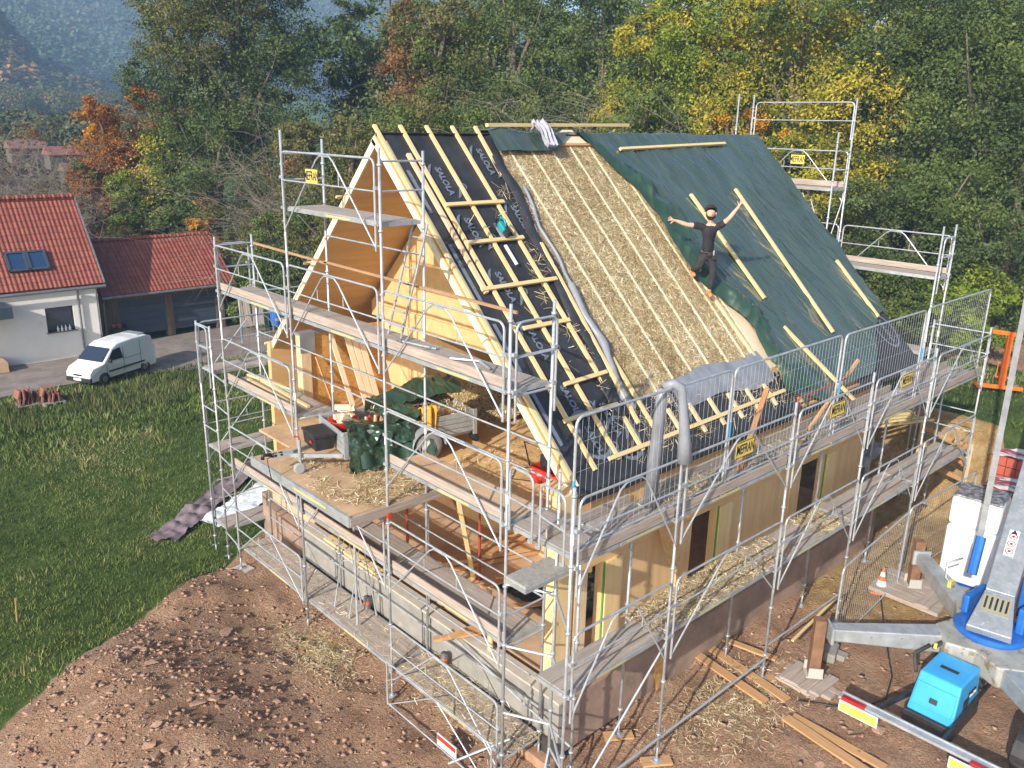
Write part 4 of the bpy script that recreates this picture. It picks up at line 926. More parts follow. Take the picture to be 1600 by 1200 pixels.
    SI = M('straw_infill', (.25, .16, .065), (.60, .46, .25), 46, .8, bump=1, bscale=70, stretch=(1.5, .8, .8), c3=(.86, .74, .48), s3=80, l3=.56, dist=.03, lo=.40, hi=.60)
    mb.build('straw_infill', SI, H0, smooth=True)
    so_ = fluffy_strands('straw_surface', 62000, 2.2, 6.85, .6, 5.0, -.075, 3, H0, keep=lambda x, y, r: x > edge(y) + .05 and not (abs(((x - 3.05 + .3075) % .615) - .3075) < .035 and r.random() < .35), lmin=.05, lmax=.15, w_=.0075, flat=.86, mod=.22); tag(so_, kind='stuff')
    so_ = fluffy_strands('straw_wisps', 6000, .9, 6.8, .0, 4.3, -.02, 8, H0, keep=lambda x, y, r: (x > 1.55 or r.random() < .06) and (x < edge(y) + .1 or y < .62) and noise.noise(Vector((x * 2.2, y * 1.6, 0))) > (-.05 if y < .7 else .02), lmin=.07, lmax=.26, w_=.007); tag(so_, kind='stuff')
    # rafters showing in the straw
    for k in range(6):
        x = 3.05 + .615 * k; b = MB(); b.beam(RP(x, .75, -.088), RP(x, 5.05, -.088), .040, .09, N_); b.build('rafter', WHITEWOOD, H0)
    b = MB(); slabR(6.55, 6.95, .62, 2.15, -.09, -.035, b); b.build('white_rafter_board', WHITEWOOD, H0)
    b = MB(); b.beam(RP(6.42, .7, -.05), RP(6.30, 2.6, -.05), .06, .10, N_); b.build('rafter', PINE2, H0)
    b = MB(); b.beam(RP(2.9, 5.02, -.05), RP(5.6, 5.02, -.05), .06, .10, N_, ); b.build('ridge_board', BROWNWOOD, H0)
    b = MB(); b.add([RP(4.1, 5.06, -.03), RP(5.5, 5.06, -.03), RP(5.3, 5.35, -.05), RP(5.0, 5.35, -.05), RP(4.1, 5.06, -.06), RP(5.5, 5.06, -.06), RP(5.3, 5.35, -.08), RP(5.0, 5.35, -.08)], [(0, 1, 2, 3), (4, 7, 6, 5), (0, 4, 5, 1), (1, 5, 6, 2), (2, 6, 7, 3), (3, 7, 4, 0)]); b.build('ridge_panel', WHITEWOOD, H0)
    # counter battens running down the slope
    def cb(x, y0, y1, w=.075, h=.05, o=-.02, m=PINE, x2=None):
        b = MB(); b.beam(RP(x, y0, o), RP(x if x2 is None else x2, y1, o), w, h, N_); return b.build('counter_batten', m, H0, bevel=.004)
    cb(.045, 5.36, .08); cb(.62, 5.36, .10); cb(1.23, 5.36, .12); cb(1.86, 5.36, .12); cb(2.46, 5.36, 4.45, x2=2.40)
    cb(.42, 4.85, 2.62, .085, .06, .0, PINE2); cb(2.30, 3.25, .45, .07, .05, .03, x2=2.06); cb(2.42, 1.4, .2); cb(.12, 5.1, .0, .04, .05, -.05, WHITEWOOD)
    for k in range(6): cb(3.0 + k * .615, .52 - .02 * k, .06, .08, .05, -.01, PINE2)
    for k, (a, c) in enumerate([((.58, 3.98), (2.0, 3.98)), ((.59, 3.37), (1.96, 3.37)), ((.33, 2.67), (2.17, 2.67)), ((.75, 2.04), (1.89, 2.04)), ((.93, 1.2), (2.04, 1.22)), ((.49, .76), (1.93, .77)), ((.97, .16), (6.56, .22))]):
        b = MB(); b.beam(RP(a[0], a[1], .028), RP(c[0], c[1], .028), .075, .045, N_); b.build('cross_batten', PINE, H0, bevel=.004)
    b = MB(); b.box(-.30, -.0, .06, .45, 2.02, 2.10); b.build('wall_plate', CLTH, H0)
    # printed name and rings on the membrane
    X_ = Vector((1, 0, 0)); D_ = Vector((0, -.70711, -.70711))
    def logo(x, y, sc=1.0, txt='SALOLA', ring=True):
        Mt = frame_M(RP(x, y, -.028), D_, X_); k = text_mesh(txt, .185 * sc, Mt, MLOGO, 'printed_name', H0, ext=.0015, bold=.007)
        Mu = frame_M(RP(x - .14, y - .02, -.028), D_, X_); text_mesh('COUVERTURE', .05, Mu, MLOGO, 'printed_small_name', H0, ext=.0015) if False else None
        if ring:
            mb = MB()
            for a0, a1 in ((200, 255), (20, 75)):
                n = 14; vs = []; mb = MB()
                for i in range(n + 1):
                    a = math.radians(a0 + (a1 - a0) * i / n); tw = .036 * math.sin(PI * i / n) + .004
                    for r_ in (.44 - tw, .44 + tw): vs.append(RP(x, y, -.027) + D_ * math.cos(a) * r_ * 1.0 + X_ * math.sin(a) * r_ * .62)
                mb.add(vs, [(2 * i, 2 * i + 1, 2 * i + 3, 2 * i + 2) for i in range(n)]); mb.build('printed_ring', MLOGO, H0)
            mb = MB(); mb.lathe(RP(x + .36, y - .10, -.03), [(.05, .002), (.085, .002)], 14, axis=N_)
            mb.build('printed_ring', MLOGO, H0)
    for x, y in ((.93, 4.40), (.93, 3.55), (.93, 2.68), (.93, 1.82), (.93, .98), (.95, .40), (2.2, 4.72), (1.55, .62), (2.22, 3.7), (3.3, .55)): logo(x, y)
    # large ring printed near the far eaves corner and near the front eaves corner
    for (cx, cy, R1) in ((12.15, .62, .48), (.95, .52, .46), (1.62, .35, .42)):
        for r_, w_ in ((R1, .035),):
            n = 40; vs = []; mb = MB()
            for i in range(n + 1):
                a = 2 * PI * i / n
                for q in (r_ - w_, r_ + w_): vs.append(RP(cx, cy, -.026 if cx < 5 else -.03) + D_ * math.cos(a) * q * .95 + X_ * math.sin(a) * q * .8)
            mb.add(vs, [(2 * i, 2 * i + 1, 2 * i + 3, 2 * i + 2) for i in range(n)]); mb.build('printed_ring', MLOGO, H0)
    text_mesh('SALOLA', .2, frame_M(RP(12.15, .62, -.026), D_, X_), MLOGO, 'printed_name', H0, bold=.006)
    for y0, y1 in ((4.6, 3.9), (3.4, 2.5), (2.2, 1.5), (1.2, .5)): mb = MB(); mb.add([RP(.20, y0, -.03), RP(.28, y0, -.03), RP(.28, y1, -.03), RP(.20, y1, -.03)], [(0, 1, 2, 3)]); mb.build('printed_band', MLOGO, H0)
build_house()

# the wooden platform in front of the house that carries the trailer
def deck():
    t = thing('timber_platform', 'dusty strand board platform carrying the car trailer in front of the gable', 'platform', (-1, 4.6, 1))
    b = MB(); b.box(-2.28, .3, 2.93, 6.35, 1.20, 1.248); b.box(-1.5, .3, 6.35, 7.7, 1.20, 1.248); b.build('decking', M('dusty_deck', (.40, .26, .15), (.54, .38, .23), 2, .85, bump=.2, bscale=20, c3=(.64, .50, .28), s3=9, l3=.6), t)
    b = MB(); b.box(-2.33, -2.285, 2.88, 6.4, 1.06, 1.25); b.build('edge_beam', GALVD, t)
    b = MB(); b.box(-2.336, -2.331, 3.6, 4.7, 1.14, 1.175); b.build('sticker', YELP, t)
    b = MB(); b.beam((-2.3, 2.9, 1.14), (.32, 2.9, 1.14), .07, .16); b.build('edge_plank', TOE, t)
    b = MB()
    for y in (3.3, 4.2, 5.1, 6.0): b.beam((-2.27, y, 1.12), (.3, y, 1.12), .07, .14)
    b.build('joist', BROWNWOOD, t)
    for x, y in ((-1.3, 4.4), (-.45, 3.2)): b = MB(); b.cyl((x, y, -1.95 if x < -1 else -1.3), (x, y, 1.05), .026); b.build('support_post', GALV, t)
    b = MB(); b.obox((-1.54, 2.86, 1.05), (.07, .05, .09)); b.build('coupler', RED, t)
    r = np.random.default_rng(4); pts = []
    while len(pts) < 2600:
        x = -2.2 + 2.3 * r.random(); y = 2.95 + 3 * r.random() ** 1.6
        if noise.noise(Vector((x * 1.5, y * 1.5, 3))) > -.25 + .18 * (y - 3.2): pts.append((x, y, 1.255 + r.random() * .03))
    o = strands('loose_straw', pts, np.array([0, 0, 1.]), STRAND, None, .05, .2, .009, 6); tag(o, 'loose straw scattered on the timber platform near its front corner', 'straw', kind='stuff')
deck()
# ---------------------------------------------------------------- scaffolding
RT = .0245
def standard(t, x, y, z0, z1, plate=True, sole=True, lab=None):
    b = MB(); b.cyl((x, y, z0 + .28), (x, y, z1), RT, 10)
    b.cyl((x, y, z0), (x, y, z0 + .3), .018, 8)
    z = z0 + .5
    while z < z1 - .1:
        b.cyl((x, y, z), (x, y, z + .035), .042, 10); z += 1.0
    s = b.build('standard', GALV, t, smooth=False)
    for p in s.data.polygons: p.use_smooth = len(p.vertices) == 4
    if plate:
        b = MB(); b.box(x - .075, x + .075, y - .075, y + .075, z0, z0 + .012); b.cyl((x, y, z0), (x, y, z0 + .05), .035, 10); b.box(x - .09, x + .09, y - .012, y + .012, z0 + .26, z0 + .285); b.build('base_jack', GALV, s)
    b = MB(); b.cyl((x, y, min(z1 - .4, max(z0 + 2.9, 2.35))), (x, y, min(z1 - .25, max(z0 + 3.05, 2.5))), RT + .003, 10); b.build('sleeve', WHITEP, s)
    return s
def guard(t, A, B, z, out=(0, 0), brace=True, low=-.42):
    """frame guardrail: rounded top corners, mid rail, A-shaped brace"""
    A = Vector((A[0], A[1], 0)); B = Vector((B[0], B[1], 0)); d = (B - A); L = d.length; d.normalize(); o = Vector((out[0], out[1], 0)) * .045
    def p(s, h): return A + d * s + o + Vector((0, 0, z + h))
    e = .075; r_ = .12; b = MB(); R_ = .0185
    pts = [p(e, low), p(e, .99 - r_)]
    for k in range(1, 5): a = PI / 2 * k / 4; pts.append(p(e + r_ - r_ * math.cos(a), .99 - r_ + r_ * math.sin(a)))
    for k in range(0, 5): a = PI / 2 * k / 4; pts.append(p(L - e - r_ + r_ * math.sin(a), .99 - r_ + r_ * math.cos(a)))
    pts.append(p(L - e, low)); b.tube(pts, R_, 8)
    b.cyl(p(e, .50), p(L - e, .50), .014, 8)
    if brace and L > 1.6:
        m = L / 2; b.tube([p(e, low + .05), p(m - .28, .88), p(m - .16, .96), p(m + .16, .96), p(m + .28, .88), p(L - e, low + .05)], .0145, 6)
        b.cyl(p(m - .42, .5), p(m - .42, .68), .009, 6); b.cyl(p(m + .42, .5), p(m + .42, .68), .009, 6)
    for s_ in (e, L - e):
        for h in (.55, .02): b.obox(p(s_ + (-.03 if s_ < 1 else .03), h), (.07, .05, .05), M=frame_M((0, 0, 0), d, Vector((0, 0, 1)).cross(d)).to_3x3())
    return b.build('guardrail_frame', GALV, t)
def plat(t, x0, x1, y0, y1, z, mat_=None, sticker=None):
    b = MB(); b.box(x0, x1, y0, y1, z - .075, z - .012, 0); pl = b.build('platform', GALVD, t)
    b = MB(); dx = x1 - x0; dy = y1 - y0; g = .006
    if dx > dy:
        b.box(x0 + .03, x1 - .03, y0 + .035, (y0 + y1) / 2 - g, z - .0125, z); b.box(x0 + .03, x1 - .03, (y0 + y1) / 2 + g, y1 - .035, z - .0125, z)
    else:
        b.box(x0 + .035, (x0 + x1) / 2 - g, y0 + .03, y1 - .03, z - .0125, z); b.box((x0 + x1) / 2 + g, x1 - .035, y0 + .03, y1 - .03, z - .0125, z)
    b.build('deck_boards', mat_ or DECK, pl)
    if sticker == 'x': b = MB(); m = y0 + dy * .42; b.box(x0 - .003, x0 + .0, m - .38, m + .38, z - .058, z - .028); b.build('sticker', YELP, pl)
    if sticker == 'y': b = MB(); m = x0 + dx * .42; b.box(m - .38, m + .38, y0 - .003, y0, z - .058, z - .028); b.build('sticker', YELP, pl)
    return pl
def toe(t, p0, p1, z):
    b = MB(); b.beam((p0[0], p0[1], z + .085), (p1[0], p1[1], z + .085), .032, .15); return b.build('toe_board', TOE, t, bevel=.004)
def ledger(t, p0, p1, r=.021):
    b = MB(); b.cyl(p0, p1, r, 8); return b.build('ledger', GALV, t)
def sign(t, c, xdir, w=.52, h=.24, txt='MEFRAN', mat_=YEL, nrm=None):
    up = Vector((0, 0, 1)); x = Vector(xdir).normalized(); n = x.cross(up); Mx = frame_M(c, x, up); b = MB(); b.obox((0, 0, 0), (w, h, .008)); b.xf(Mx); s = b.build('sign', mat_, t)
    o = .007
    text_mesh(txt, h * .72, frame_M(Vector(c) + n * o, x, up) @ Matrix.Diagonal((.66, 1.15, 1, 1)), BLK, 'lettering', s, ext=.001, bold=.0025)
    b = MB()
    for a0, a1, c0, c1 in ((-w / 2, w / 2, -h / 2, -h / 2 + .014), (-w / 2, w / 2, h / 2 - .014, h / 2), (-w / 2, -w / 2 + .012, -h / 2, h / 2), (w / 2 - .012, w / 2, -h / 2, h / 2)): b.box(a0, a1, c0, c1, .0045, .006)
    b.xf(Mx); b.build('border', BLK, s)
    return s
XO, XI = -1.541, -.714; PY = [9.055, 5.954, 2.894, -.123]
YO, YI = -1.588, -.778; QX = [-1.737, .544, 3.709, 6.587, 9.531, 12.679]
RAILW = M('rail_wood', (.30, .17, .09), (.42, .26, .15), 2.4, .75, bump=.3, bscale=5, stretch=W_, co='UV')
def front_scaffold():
    t = thing('front_scaffold', 'galvanised scaffold with four levels across the open gable end, carrying a small top platform', 'scaffold', (-1.2, 4.5, -2.7))
    gz = [H(XO, y) for y in PY]; gi = [H(XI, y) for y in PY]
    tops = [5.15, 7.35, 7.15, 5.25]; bots = [-2.62, -2.75, -2.62, -2.5]
    for i, y in enumerate(PY):
        standard(t, XO, y, bots[i], tops[i]); standard(t, XI, y, bots[i], [5.15, 7.2, 7.1, 5.2][i])
    # levels: L0 -2.04, L1 0, L2 2, L3 4, L4 6
    for i in range(3):
        y1, y0 = PY[i], PY[i + 1]
        plat(t, XO + .03, XI - .03, y0 + .03, y1 - .03, 4.03, sticker='x'); toe(t, (XO + .035, y0 + .05), (XO + .035, y1 - .05), 4.03); guard(t, (XO, y1), (XO, y0), 4.0, (-1, 0))
        plat(t, XO + .03, XI - .03, y0 + .03, y1 - .03, .03, sticker='x'); toe(t, (XO + .035, y0 + .05), (XO + .035, y1 - .05), .03); guard(t, (XO, y1), (XO, y0), .0, (-1, 0))
        plat(t, XO + .03, XI - .03, y0 + .03, y1 - .03, -2.01, sticker='x')
        if i != 1:
            plat(t, XO + .03, XI - .03, y0 + .03, y1 - .03, 2.03, sticker='x', mat_=FLOORB if i == 2 else None); toe(t, (XO + .035, y0 + .05), (XO + .035, y1 - .05), 2.03); guard(t, (XO, y1), (XO, y0), 2.0, (-1, 0))
        if i != 1: guard(t, (XO, y1), (XO, y0), -2.04, (-1, 0), low=-.25 if i == 2 else -.1)
    y1, y0 = PY[1], PY[2]
    plat(t, XO + .03, XI - .03, y0 + .03, y1 - .03, 6.03, sticker='x'); guard(t, (XO, y1), (XO, y0), 6.0, (-1, 0))
    for z, zz in ((6.95, 6.95), (6.5, 6.5)):
        for y in (y0, y1): ledger(t, (XO, y, z), (XI, y, zz), .016)
    guard(t, (XI, y0), (XI, y1), 6.0, (1, 0), brace=False) if False else None
    for z in (5.45, 1.0, .5, 3.0, 2.5, -1.05, -1.55): 
        for i in range(3):
            if z > 5 and i != 1: continue
            if z in (1.0, .5) and i == 0: continue
            ledger(t, (XI, PY[i] - .03, z), (XI, PY[i + 1] + .03, z), .016)
    for y in PY:
        for z in (3.93, 1.93, -.07, -2.11): ledger(t, (XO, y, z), (XI, y, z), .02)
    for y in (PY[0], PY[3]):
        for z in (4.5, 4.97, .5, 1.0): ledger(t, (XO, y, z), (XI, y, z), .016)
    # end gates
    for z in (4.0,):
        guard(t, (XO, PY[0]), (XI, PY[0]), z, (0, 1), brace=False); guard(t, (XO, PY[3]), (XI + .1, PY[3]), z, (0, -1), brace=False)
    sign(t, (XO - .05, (y0 + y1) / 2 + .42, 6.62), (0, -1, 0), .42, .26)
    # timber handrail on the inner side of the third level
    b = MB(); b.beam((XI - .03, 8.9, 4.98), (XI - .03, 5.9, 4.93), .035, .045); b.beam((XI - .03, 6.0, 4.95), (XI - .03, .6, 4.90), .035, .045); b.build('timber_rail', RAILW, t)
    # ladder up to the top platform
    b = MB(); a = Vector((XI - .12, 3.60, 4.05)); c = Vector((XI - .12, 2.95, 6.95)); s_ = Vector((-.36, 0, 0))
    a = Vector((-.95, 3.62, 4.03)); c = Vector((-.80, 3.05, 5.98)); s_ = Vector((0, -.38, -.0))
    b.cyl(a, c, .02); b.cyl(a + s_, c + s_, .02)
    for k in range(7): f = (k + .7) / 7.6; b.cyl(a.lerp(c, f), (a + s_).lerp(c + s_, f), .014)
    b.build('ladder', GALV, t)
    # soles
    for x, y, rz, w_, l_ in ((XO, PY[0] - .02, .2, .42, .42), (XO, PY[1], .75, .14, 1.0)):
        z = H(x, y); b = MB(); b.obox((x, y, bots[0] - .03 if y > 8 else -2.78), (l_, w_, .045), rz=rz); tag(b.build('sole_board', TOE if w_ < .2 else CONCD), 'square pale sole board under a scaffold foot at the top of the spoil heap' if w_ > .2 else 'long narrow sole board under a front scaffold foot on the soil', 'board')
    # knee braces of the lower guardrail and loose tubes near the bottom
    b = MB(); b.tube([(XO - .20, 2.75, -2.62), (XO - .20, 2.75, -1.72), (XO - .20, .0, -1.72), (XO - .20, -.1, -1.82), (XO - .20, -.1, -2.62)], .018, 8); b.cyl((XO - .20, 2.75, -2.60), (XO - .20, -.1, -2.60), .016); b.cyl((XO - .20, 2.7, -2.60), (XO - .20, 1.4, -1.72), .013); b.cyl((XO - .20, 1.3, -1.72), (XO - .20, -.05, -2.60), .013)
    o = b.build('guardrail_frame', GALV); tag(o, 'loose guardrail frame leaning low outside the front scaffold at the bottom edge', 'guardrail')
    b = MB(); b.obox((XO - .22, 1.0, -2.42), (.02, .5, .22)); sg = b.build('sign', WHITEP, o); b = MB(); b.obox((XO - .232, 1.0, -2.37), (.004, .48, .09)); b.build('red_band', RED, sg)
    b = MB(); b.tube([(XI - .1, 2.2, -1.2), (XI - .1, -.9, -1.75)], .02, 8); b.tube([(XO + .1, -.2, -1.7), (XO - .5, .6, -2.35)], .02); tag(b.build('scaffold_tube', GALV), 'loose scaffold tubes clamped across the lowest front bay', 'tube')
    # trestle legs on the lowest deck
    for k, y in enumerate((5.1, 4.55)):
        b = MB(); b.tube([(-1.28, y + .18, -1.98), (-1.05, y, -.15), (-.82, y - .1, -1.98)], .018, 8); b.cyl((-1.15, y + .1, -.95), (-.93, y - .05, -.95), .012); tag(b.build('trestle', GALV), ['steel trestle standing on the lowest front platform, left one', 'steel trestle standing on the lowest front platform, right one'][k], 'trestle', 'trestles on the lowest platform')
    return t
def corner_scaffold():
    t = thing('corner_scaffold', 'short corner bay with tread plate step joining the front and side scaffolds', 'scaffold', (-1.2, -.9, -2.5))
    standard(t, -1.18, -.80, -2.45, 2.95); standard(t, -.72, -.85, -2.45, 2.95 - .9)
    plat(t, XO + .03, -.72, -1.55, -.16, 2.03, sticker=None); 
    b = MB(); b.box(-1.93, -1.08, -.95, -.55, 1.48, 1.52); b.build('tread_step', CHECKER, t); b = MB(); b.box(-1.95, -1.06, -.97, -.53, 1.42, 1.48); b.build('step_frame', GALVD, t)
    guard(t, (XO, -.16), (-1.60, -.82), 2.0, (-1, 0), brace=False, low=-.0); guard(t, (-1.62, -.86), (-1.737, -1.55), 2.0, (-1, 0), brace=False, low=0)
    for z in (1.05, 0., -1.2): ledger(t, (XO, -.12, z), (-1.18, -.8, z)); ledger(t, (-1.18, -.8, z), (-1.737, -1.588, z))
    b = MB(); b.tube([(-1.2, -.82, -1.6), (-1.5, -.9, -2.45)], .02); b.tube([(-1.2, -.82, -1.6), (-.95, -1.2, -2.45)], .02); b.build('brace', GALV, t)
def side_scaffold():
    t = thing('side_scaffold', 'long two level galvanised scaffold along the right eaves with yellow name signs', 'scaffold', (5, -1.2, -2.3))
    for i, x in enumerate(QX):
        b0 = [-2.48, -2.34, -2.3, -2.3, -2.28, -1.7][i]
        standard(t, x, YO, b0, 3.15)
        if i: standard(t, x, YI, b0, 1.95)
    for i in range(5):
        x0, x1 = QX[i], QX[i + 1]
        if i == 0: x0p = -.72
        plat(t, x0 + .03 if i else -.69, x1 - .03, YO + .03, YI - .03, 2.03, sticker='y'); toe(t, (x0 + .05, YO + .035), (x1 - .05, YO + .035), 2.03); guard(t, (x0, YO), (x1, YO), 2.0, (0, -1))
        b = MB(); b.beam((x0 + .3, YI - .05, 2.11), (x1 - .2, YI - .03, 2.11), .035, .14); b.build('toe_board', TOE, t)
        plat(t, x0 + .03, x1 - .03, YO + .03, YI - .03 if i else YO + .62, .03, sticker='y', mat_=DECK); guard(t, (x0, YO), (x1, YO), .0, (0, -1))
        ledger(t, (x0, YI, 1.6), (x1, YI, 1.6), .016) if i else None
    for x in QX[1:]:
        for z in (1.93, -.07): ledger(t, (x, YO, z), (x, YI, z), .02)
        b = MB(); b.cyl((x, YI, 1.3), (x, YI - .35, 1.9), .016); b.build('brace', GALV, t)
    ledger(t, (QX[0], YO, -1.93), (QX[2], YO - .02, -1.85), .022); ledger(t, (QX[2], YO, -1.6), (QX[3], YO, -1.6), .018)
    b = MB(); b.cyl((QX[0], YO, -2.2), (QX[1], YO, -.1), .018); b.build('brace', GALV, t)
    for z in (2.5, 3.0, .5, 1.0): ledger(t, (QX[5], YO, z), (QX[5], YI + .5, z), .016)
    standard(t, QX[5], YI + .5, -1.6, 3.1); plat(t, QX[4] + 1.6, QX[5] - .03, YI, YI + .5, 2.03)
    for u, i in ((.40, 1), (.42, 2), (.42, 3)):
        x = QX[i] + (QX[i + 1] - QX[i]) * .5; sign(t, (x, YO - .06, 2.74), (1, 0, 0), .50, .27)
    # soles, boards under the feet
    for k, (x, y, z) in enumerate([(QX[1], YO, -2.36), (QX[2], YO, -2.32), (QX[1], YI, -2.36)]):
        b = MB(); b.obox((x, y, z), (.5, .2, .04), rz=-.6); tag(b.build('sole_board', BROWNWOOD), ['sole board under the second outer foot of the side scaffold at the bottom', 'sole board under the third outer foot of the side scaffold', 'sole board under the inner foot by the corner post'][k], 'board')
    return t
def left_scaffold():
    t = thing('left_scaffold', 'scaffold with three narrow platforms running back along the left eaves over the grass', 'scaffold', (2, 10.6, -3))
    ya, yb = 9.95, 10.68; xs = [XO + .1, 1.6, 4.6]
    for i, x in enumerate(xs):
        for y in (ya, yb): standard(t, x, y, [-2.95, -3.0, -3.0][i], 3.05 if (y == yb or i == 0) else 1.6)
    for i in range(2):
        x0, x1 = xs[i], xs[i + 1]
        for z in (2.0, .0, -2.0): plat(t, x0 + .03, x1 - .03, ya + .04, yb - .04, z + (-.02 if z == 2 else .03) - (.45 if (z == 2 and i) else 0), sticker=None)
        guard(t, (x0, yb), (x1, yb), 2.0, (0, 1)); guard(t, (x0, yb), (x1, yb), .0, (0, 1)); guard(t, (x0, yb), (x1, yb), -2.0, (0, 1), low=-.2)
    guard(t, (xs[0], ya), (xs[0], yb), 2., (-1, 0), brace=False)
    for z in (3., 2.5, 1., .5): ledger(t, (xs[0], ya, z), (xs[0], yb, z), .016)
    for z in (1.93, -.07, -2.07, 1.2, -.9): ledger(t, (XO, PY[0], z), (xs[0], ya, z), .018)
    # loose timbers lying on the front platform by this corner
def back_scaffold():
    t = thing('back_scaffold', 'scaffold behind the rear gable with two stepped platforms and a yellow name sign', 'scaffold', (14, 4, -1))
    xa, xb = 13.45, 14.25; ys = [.15, 3.25, 6.45, 9.5]
    for i, y in enumerate(ys):
        zt = [5.3, 8.4, 8.5, 5.2][i]
        standard(t, xa, y, H(xa, y) - .02, zt if i != 1 else 7.5); standard(t, xb, y, H(xb, y) - .02, zt)
    for i in range(3):
        y0, y1 = ys[i], ys[i + 1]; plat(t, xa + .03, xb - .03, y0 + .03, y1 - .03, 4.02); toe(t, (xb - .035, y0 + .05), (xb - .035, y1 - .05), 4.02); guard(t, (xb, y1), (xb, y0), 4., (1, 0))
        plat(t, xa + .03, xb - .03, y0 + .03, y1 - .03, 2.02)
    y0, y1 = ys[1], ys[2]; plat(t, xa + .03, xb - .03, y0 + .03, y1 - .03, 6.02); toe(t, (xb - .035, y0 + .05), (xb - .035, y1 - .05), 6.02); guard(t, (xb, y1), (xb, y0), 6., (1, 0)); guard(t, (xb, y1), (xb, y0), 7.3, (1, 0), brace=False, low=-.0)
    for z in (5., 4.5): ledger(t, (xa, ys[0], z), (xb, ys[0], z), .016)
    for z in (7., 6.5): ledger(t, (xa, ys[1], z), (xb, ys[1], z), .016)
    guard(t, (xb, ys[0]), (xa, ys[0]), 4., (0, -1), brace=False)
    for y in ys:
        for z in (3.93, 1.93): ledger(t, (xa, y, z), (xb, y, z), .018)
    b = MB(); b.cyl((xa, ys[1], 4.1), (xb, ys[1], 5.9), .016); b.build('brace', GALV, t)
    b = MB(); a = Vector((13.7, 3.45, 4.0)); c = Vector((13.7, 4.3, 6.0)); s_ = Vector((.35, 0, 0)); b.cyl(a, c, .02); b.cyl(a + s_, c + s_, .02)
    for k in range(7): f = (k + .6) / 7; b.cyl(a.lerp(c, f), (a + s_).lerp(c + s_, f), .014)
    b.build('ladder', GALV, t)
    sign(t, (xb - .02, (y0 + y1) / 2 - .05, 6.72), (0, -1, 0), .46, .28)
front_scaffold(); corner_scaffold(); side_scaffold(); left_scaffold(); back_scaffold()

def mesh_fence(A, d, L, z, lab, h=2.0, group='mesh fence panels on the side scaffold', name='mesh_fence_panel', lean=0., blue=True, foot=False):
    A = Vector((A[0], A[1], z)); d = Vector((d[0], d[1], d[2] if len(d) > 2 else 0)).normalized(); up = (Vector((0, 0, 1)) + Vector((-d.y, d.x, 0)) * lean).normalized()
    t = thing(name, lab, 'fence', A, group); b = MB()
    def p(s, q): return A + d * s + up * q
    r_ = .12; pts = [p(0, 0), p(0, h - r_)]
    for k in range(1, 5): a = PI / 2 * k / 4; pts.append(p(r_ - r_ * math.cos(a), h - r_ + r_ * math.sin(a)))
    for k in range(5): a = PI / 2 * k / 4; pts.append(p(L - r_ + r_ * math.sin(a), h - r_ + r_ * math.cos(a)))
    pts.append(p(L, 0)); b.tube(pts, .020, 8); b.cyl(p(0, .15), p(L, .15), .014); b.build('frame', GALV, t)
    b = MB(); n = int(L / .115); nm = up.cross(d)
    for k in range(1, n): b.beam(p(L * k / n, .15), p(L * k / n, h - .01), .0034, .0034, nm)
    for q in (.45, .85, 1.25, 1.65): b.beam(p(0, q), p(L, q), .003, .003, nm)
    b.build('wire_mesh', M('fence_wire', (.50, .53, .56), None, rough=.45, metal=.4), t)
    if blue: b = MB(); b.cyl(p(0, .9), p(0, 1.15), .023, 8); b.build('blue_tape', M('blue_tape', (.04, .28, .55), None), t)
    if foot:
        for s_ in (0, L): b = MB(); q = p(s_, 0); b.obox((q.x, q.y, z + .06), (.22, .62, .13), rz=math.atan2(d.y, d.x)); b.build('foot', CONC, t, bevel=.02)
    return t
mesh_fence((-1.66, -1.50), (1, 0), 3.46, 2.05, 'mesh fence panel nearest the house corner, standing on the side scaffold')
mesh_fence((1.86, -1.50), (1, .01), 3.46, 2.05, 'second mesh fence panel on the side scaffold, behind the grey rolls')
mesh_fence((5.38, -1.50), (1, 0), 3.46, 2.05, 'third mesh fence panel on the side scaffold, in front of the tarp foot')
mesh_fence((8.95, -1.50), (1, 0), 3.5, 2.08, 'farthest mesh fence panel, at the back end of the side scaffold')
mesh_fence((-.2, 11.0), (1, -.06), 3.3, 1.5, 'mesh fence panel seen against the garage doors at the left', group='fence at the left end')
mesh_fence((5.45, -2.05), (.995, .07), 3.5, -2.33, 'mesh fence panel on the ground right of the side scaffold', group='mesh fences on the ground', foot=True, blue=False, h=1.9)
mesh_fence((9.15, -1.75), (.96, -.05), 3.4, -2.33, 'mesh fence panel on the ground before the white bale', group='mesh fences on the ground', foot=True, blue=False, h=1.9)
# ---------------------------------------------------------------- tarps and loose things on the roof
def lerp_table(t, y):
    for (y0, x0), (y1, x1) in zip(t, t[1:]):
        if y0 <= y <= y1: return x0 + (x1 - x0) * (y - y0) / (y1 - y0)
    return t[0][1] if y < t[0][0] else t[-1][1]
XL = [(0, 6.9), (.2, 6.55), (.58, 6.72), (.77, 6.6), (1.32, 6.8), (1.97, 6.36), (2.31, 6.08), (3.6, 6.1), (4.07, 6.0), (4.74, 5.6), (5.25, 5.32)]
XM = [(0, 7.4), (.2, 7.15), (.73, 7.1), (1.15, 7.35), (1.5, 7.45), (2.2, 6.95), (2.75, 6.85), (3.6, 6.95), (4.4, 6.45), (4.83, 6.0), (5.25, 5.5)]
def over_ridge(x, y, o):
    return RP(x, y, o) if y <= 5.22 else (RP(x, 5.22, o).lerp(LP(x, .03, o), (y - 5.22) / .06) if y < 5.28 else LP(x, y - 5.25, o))
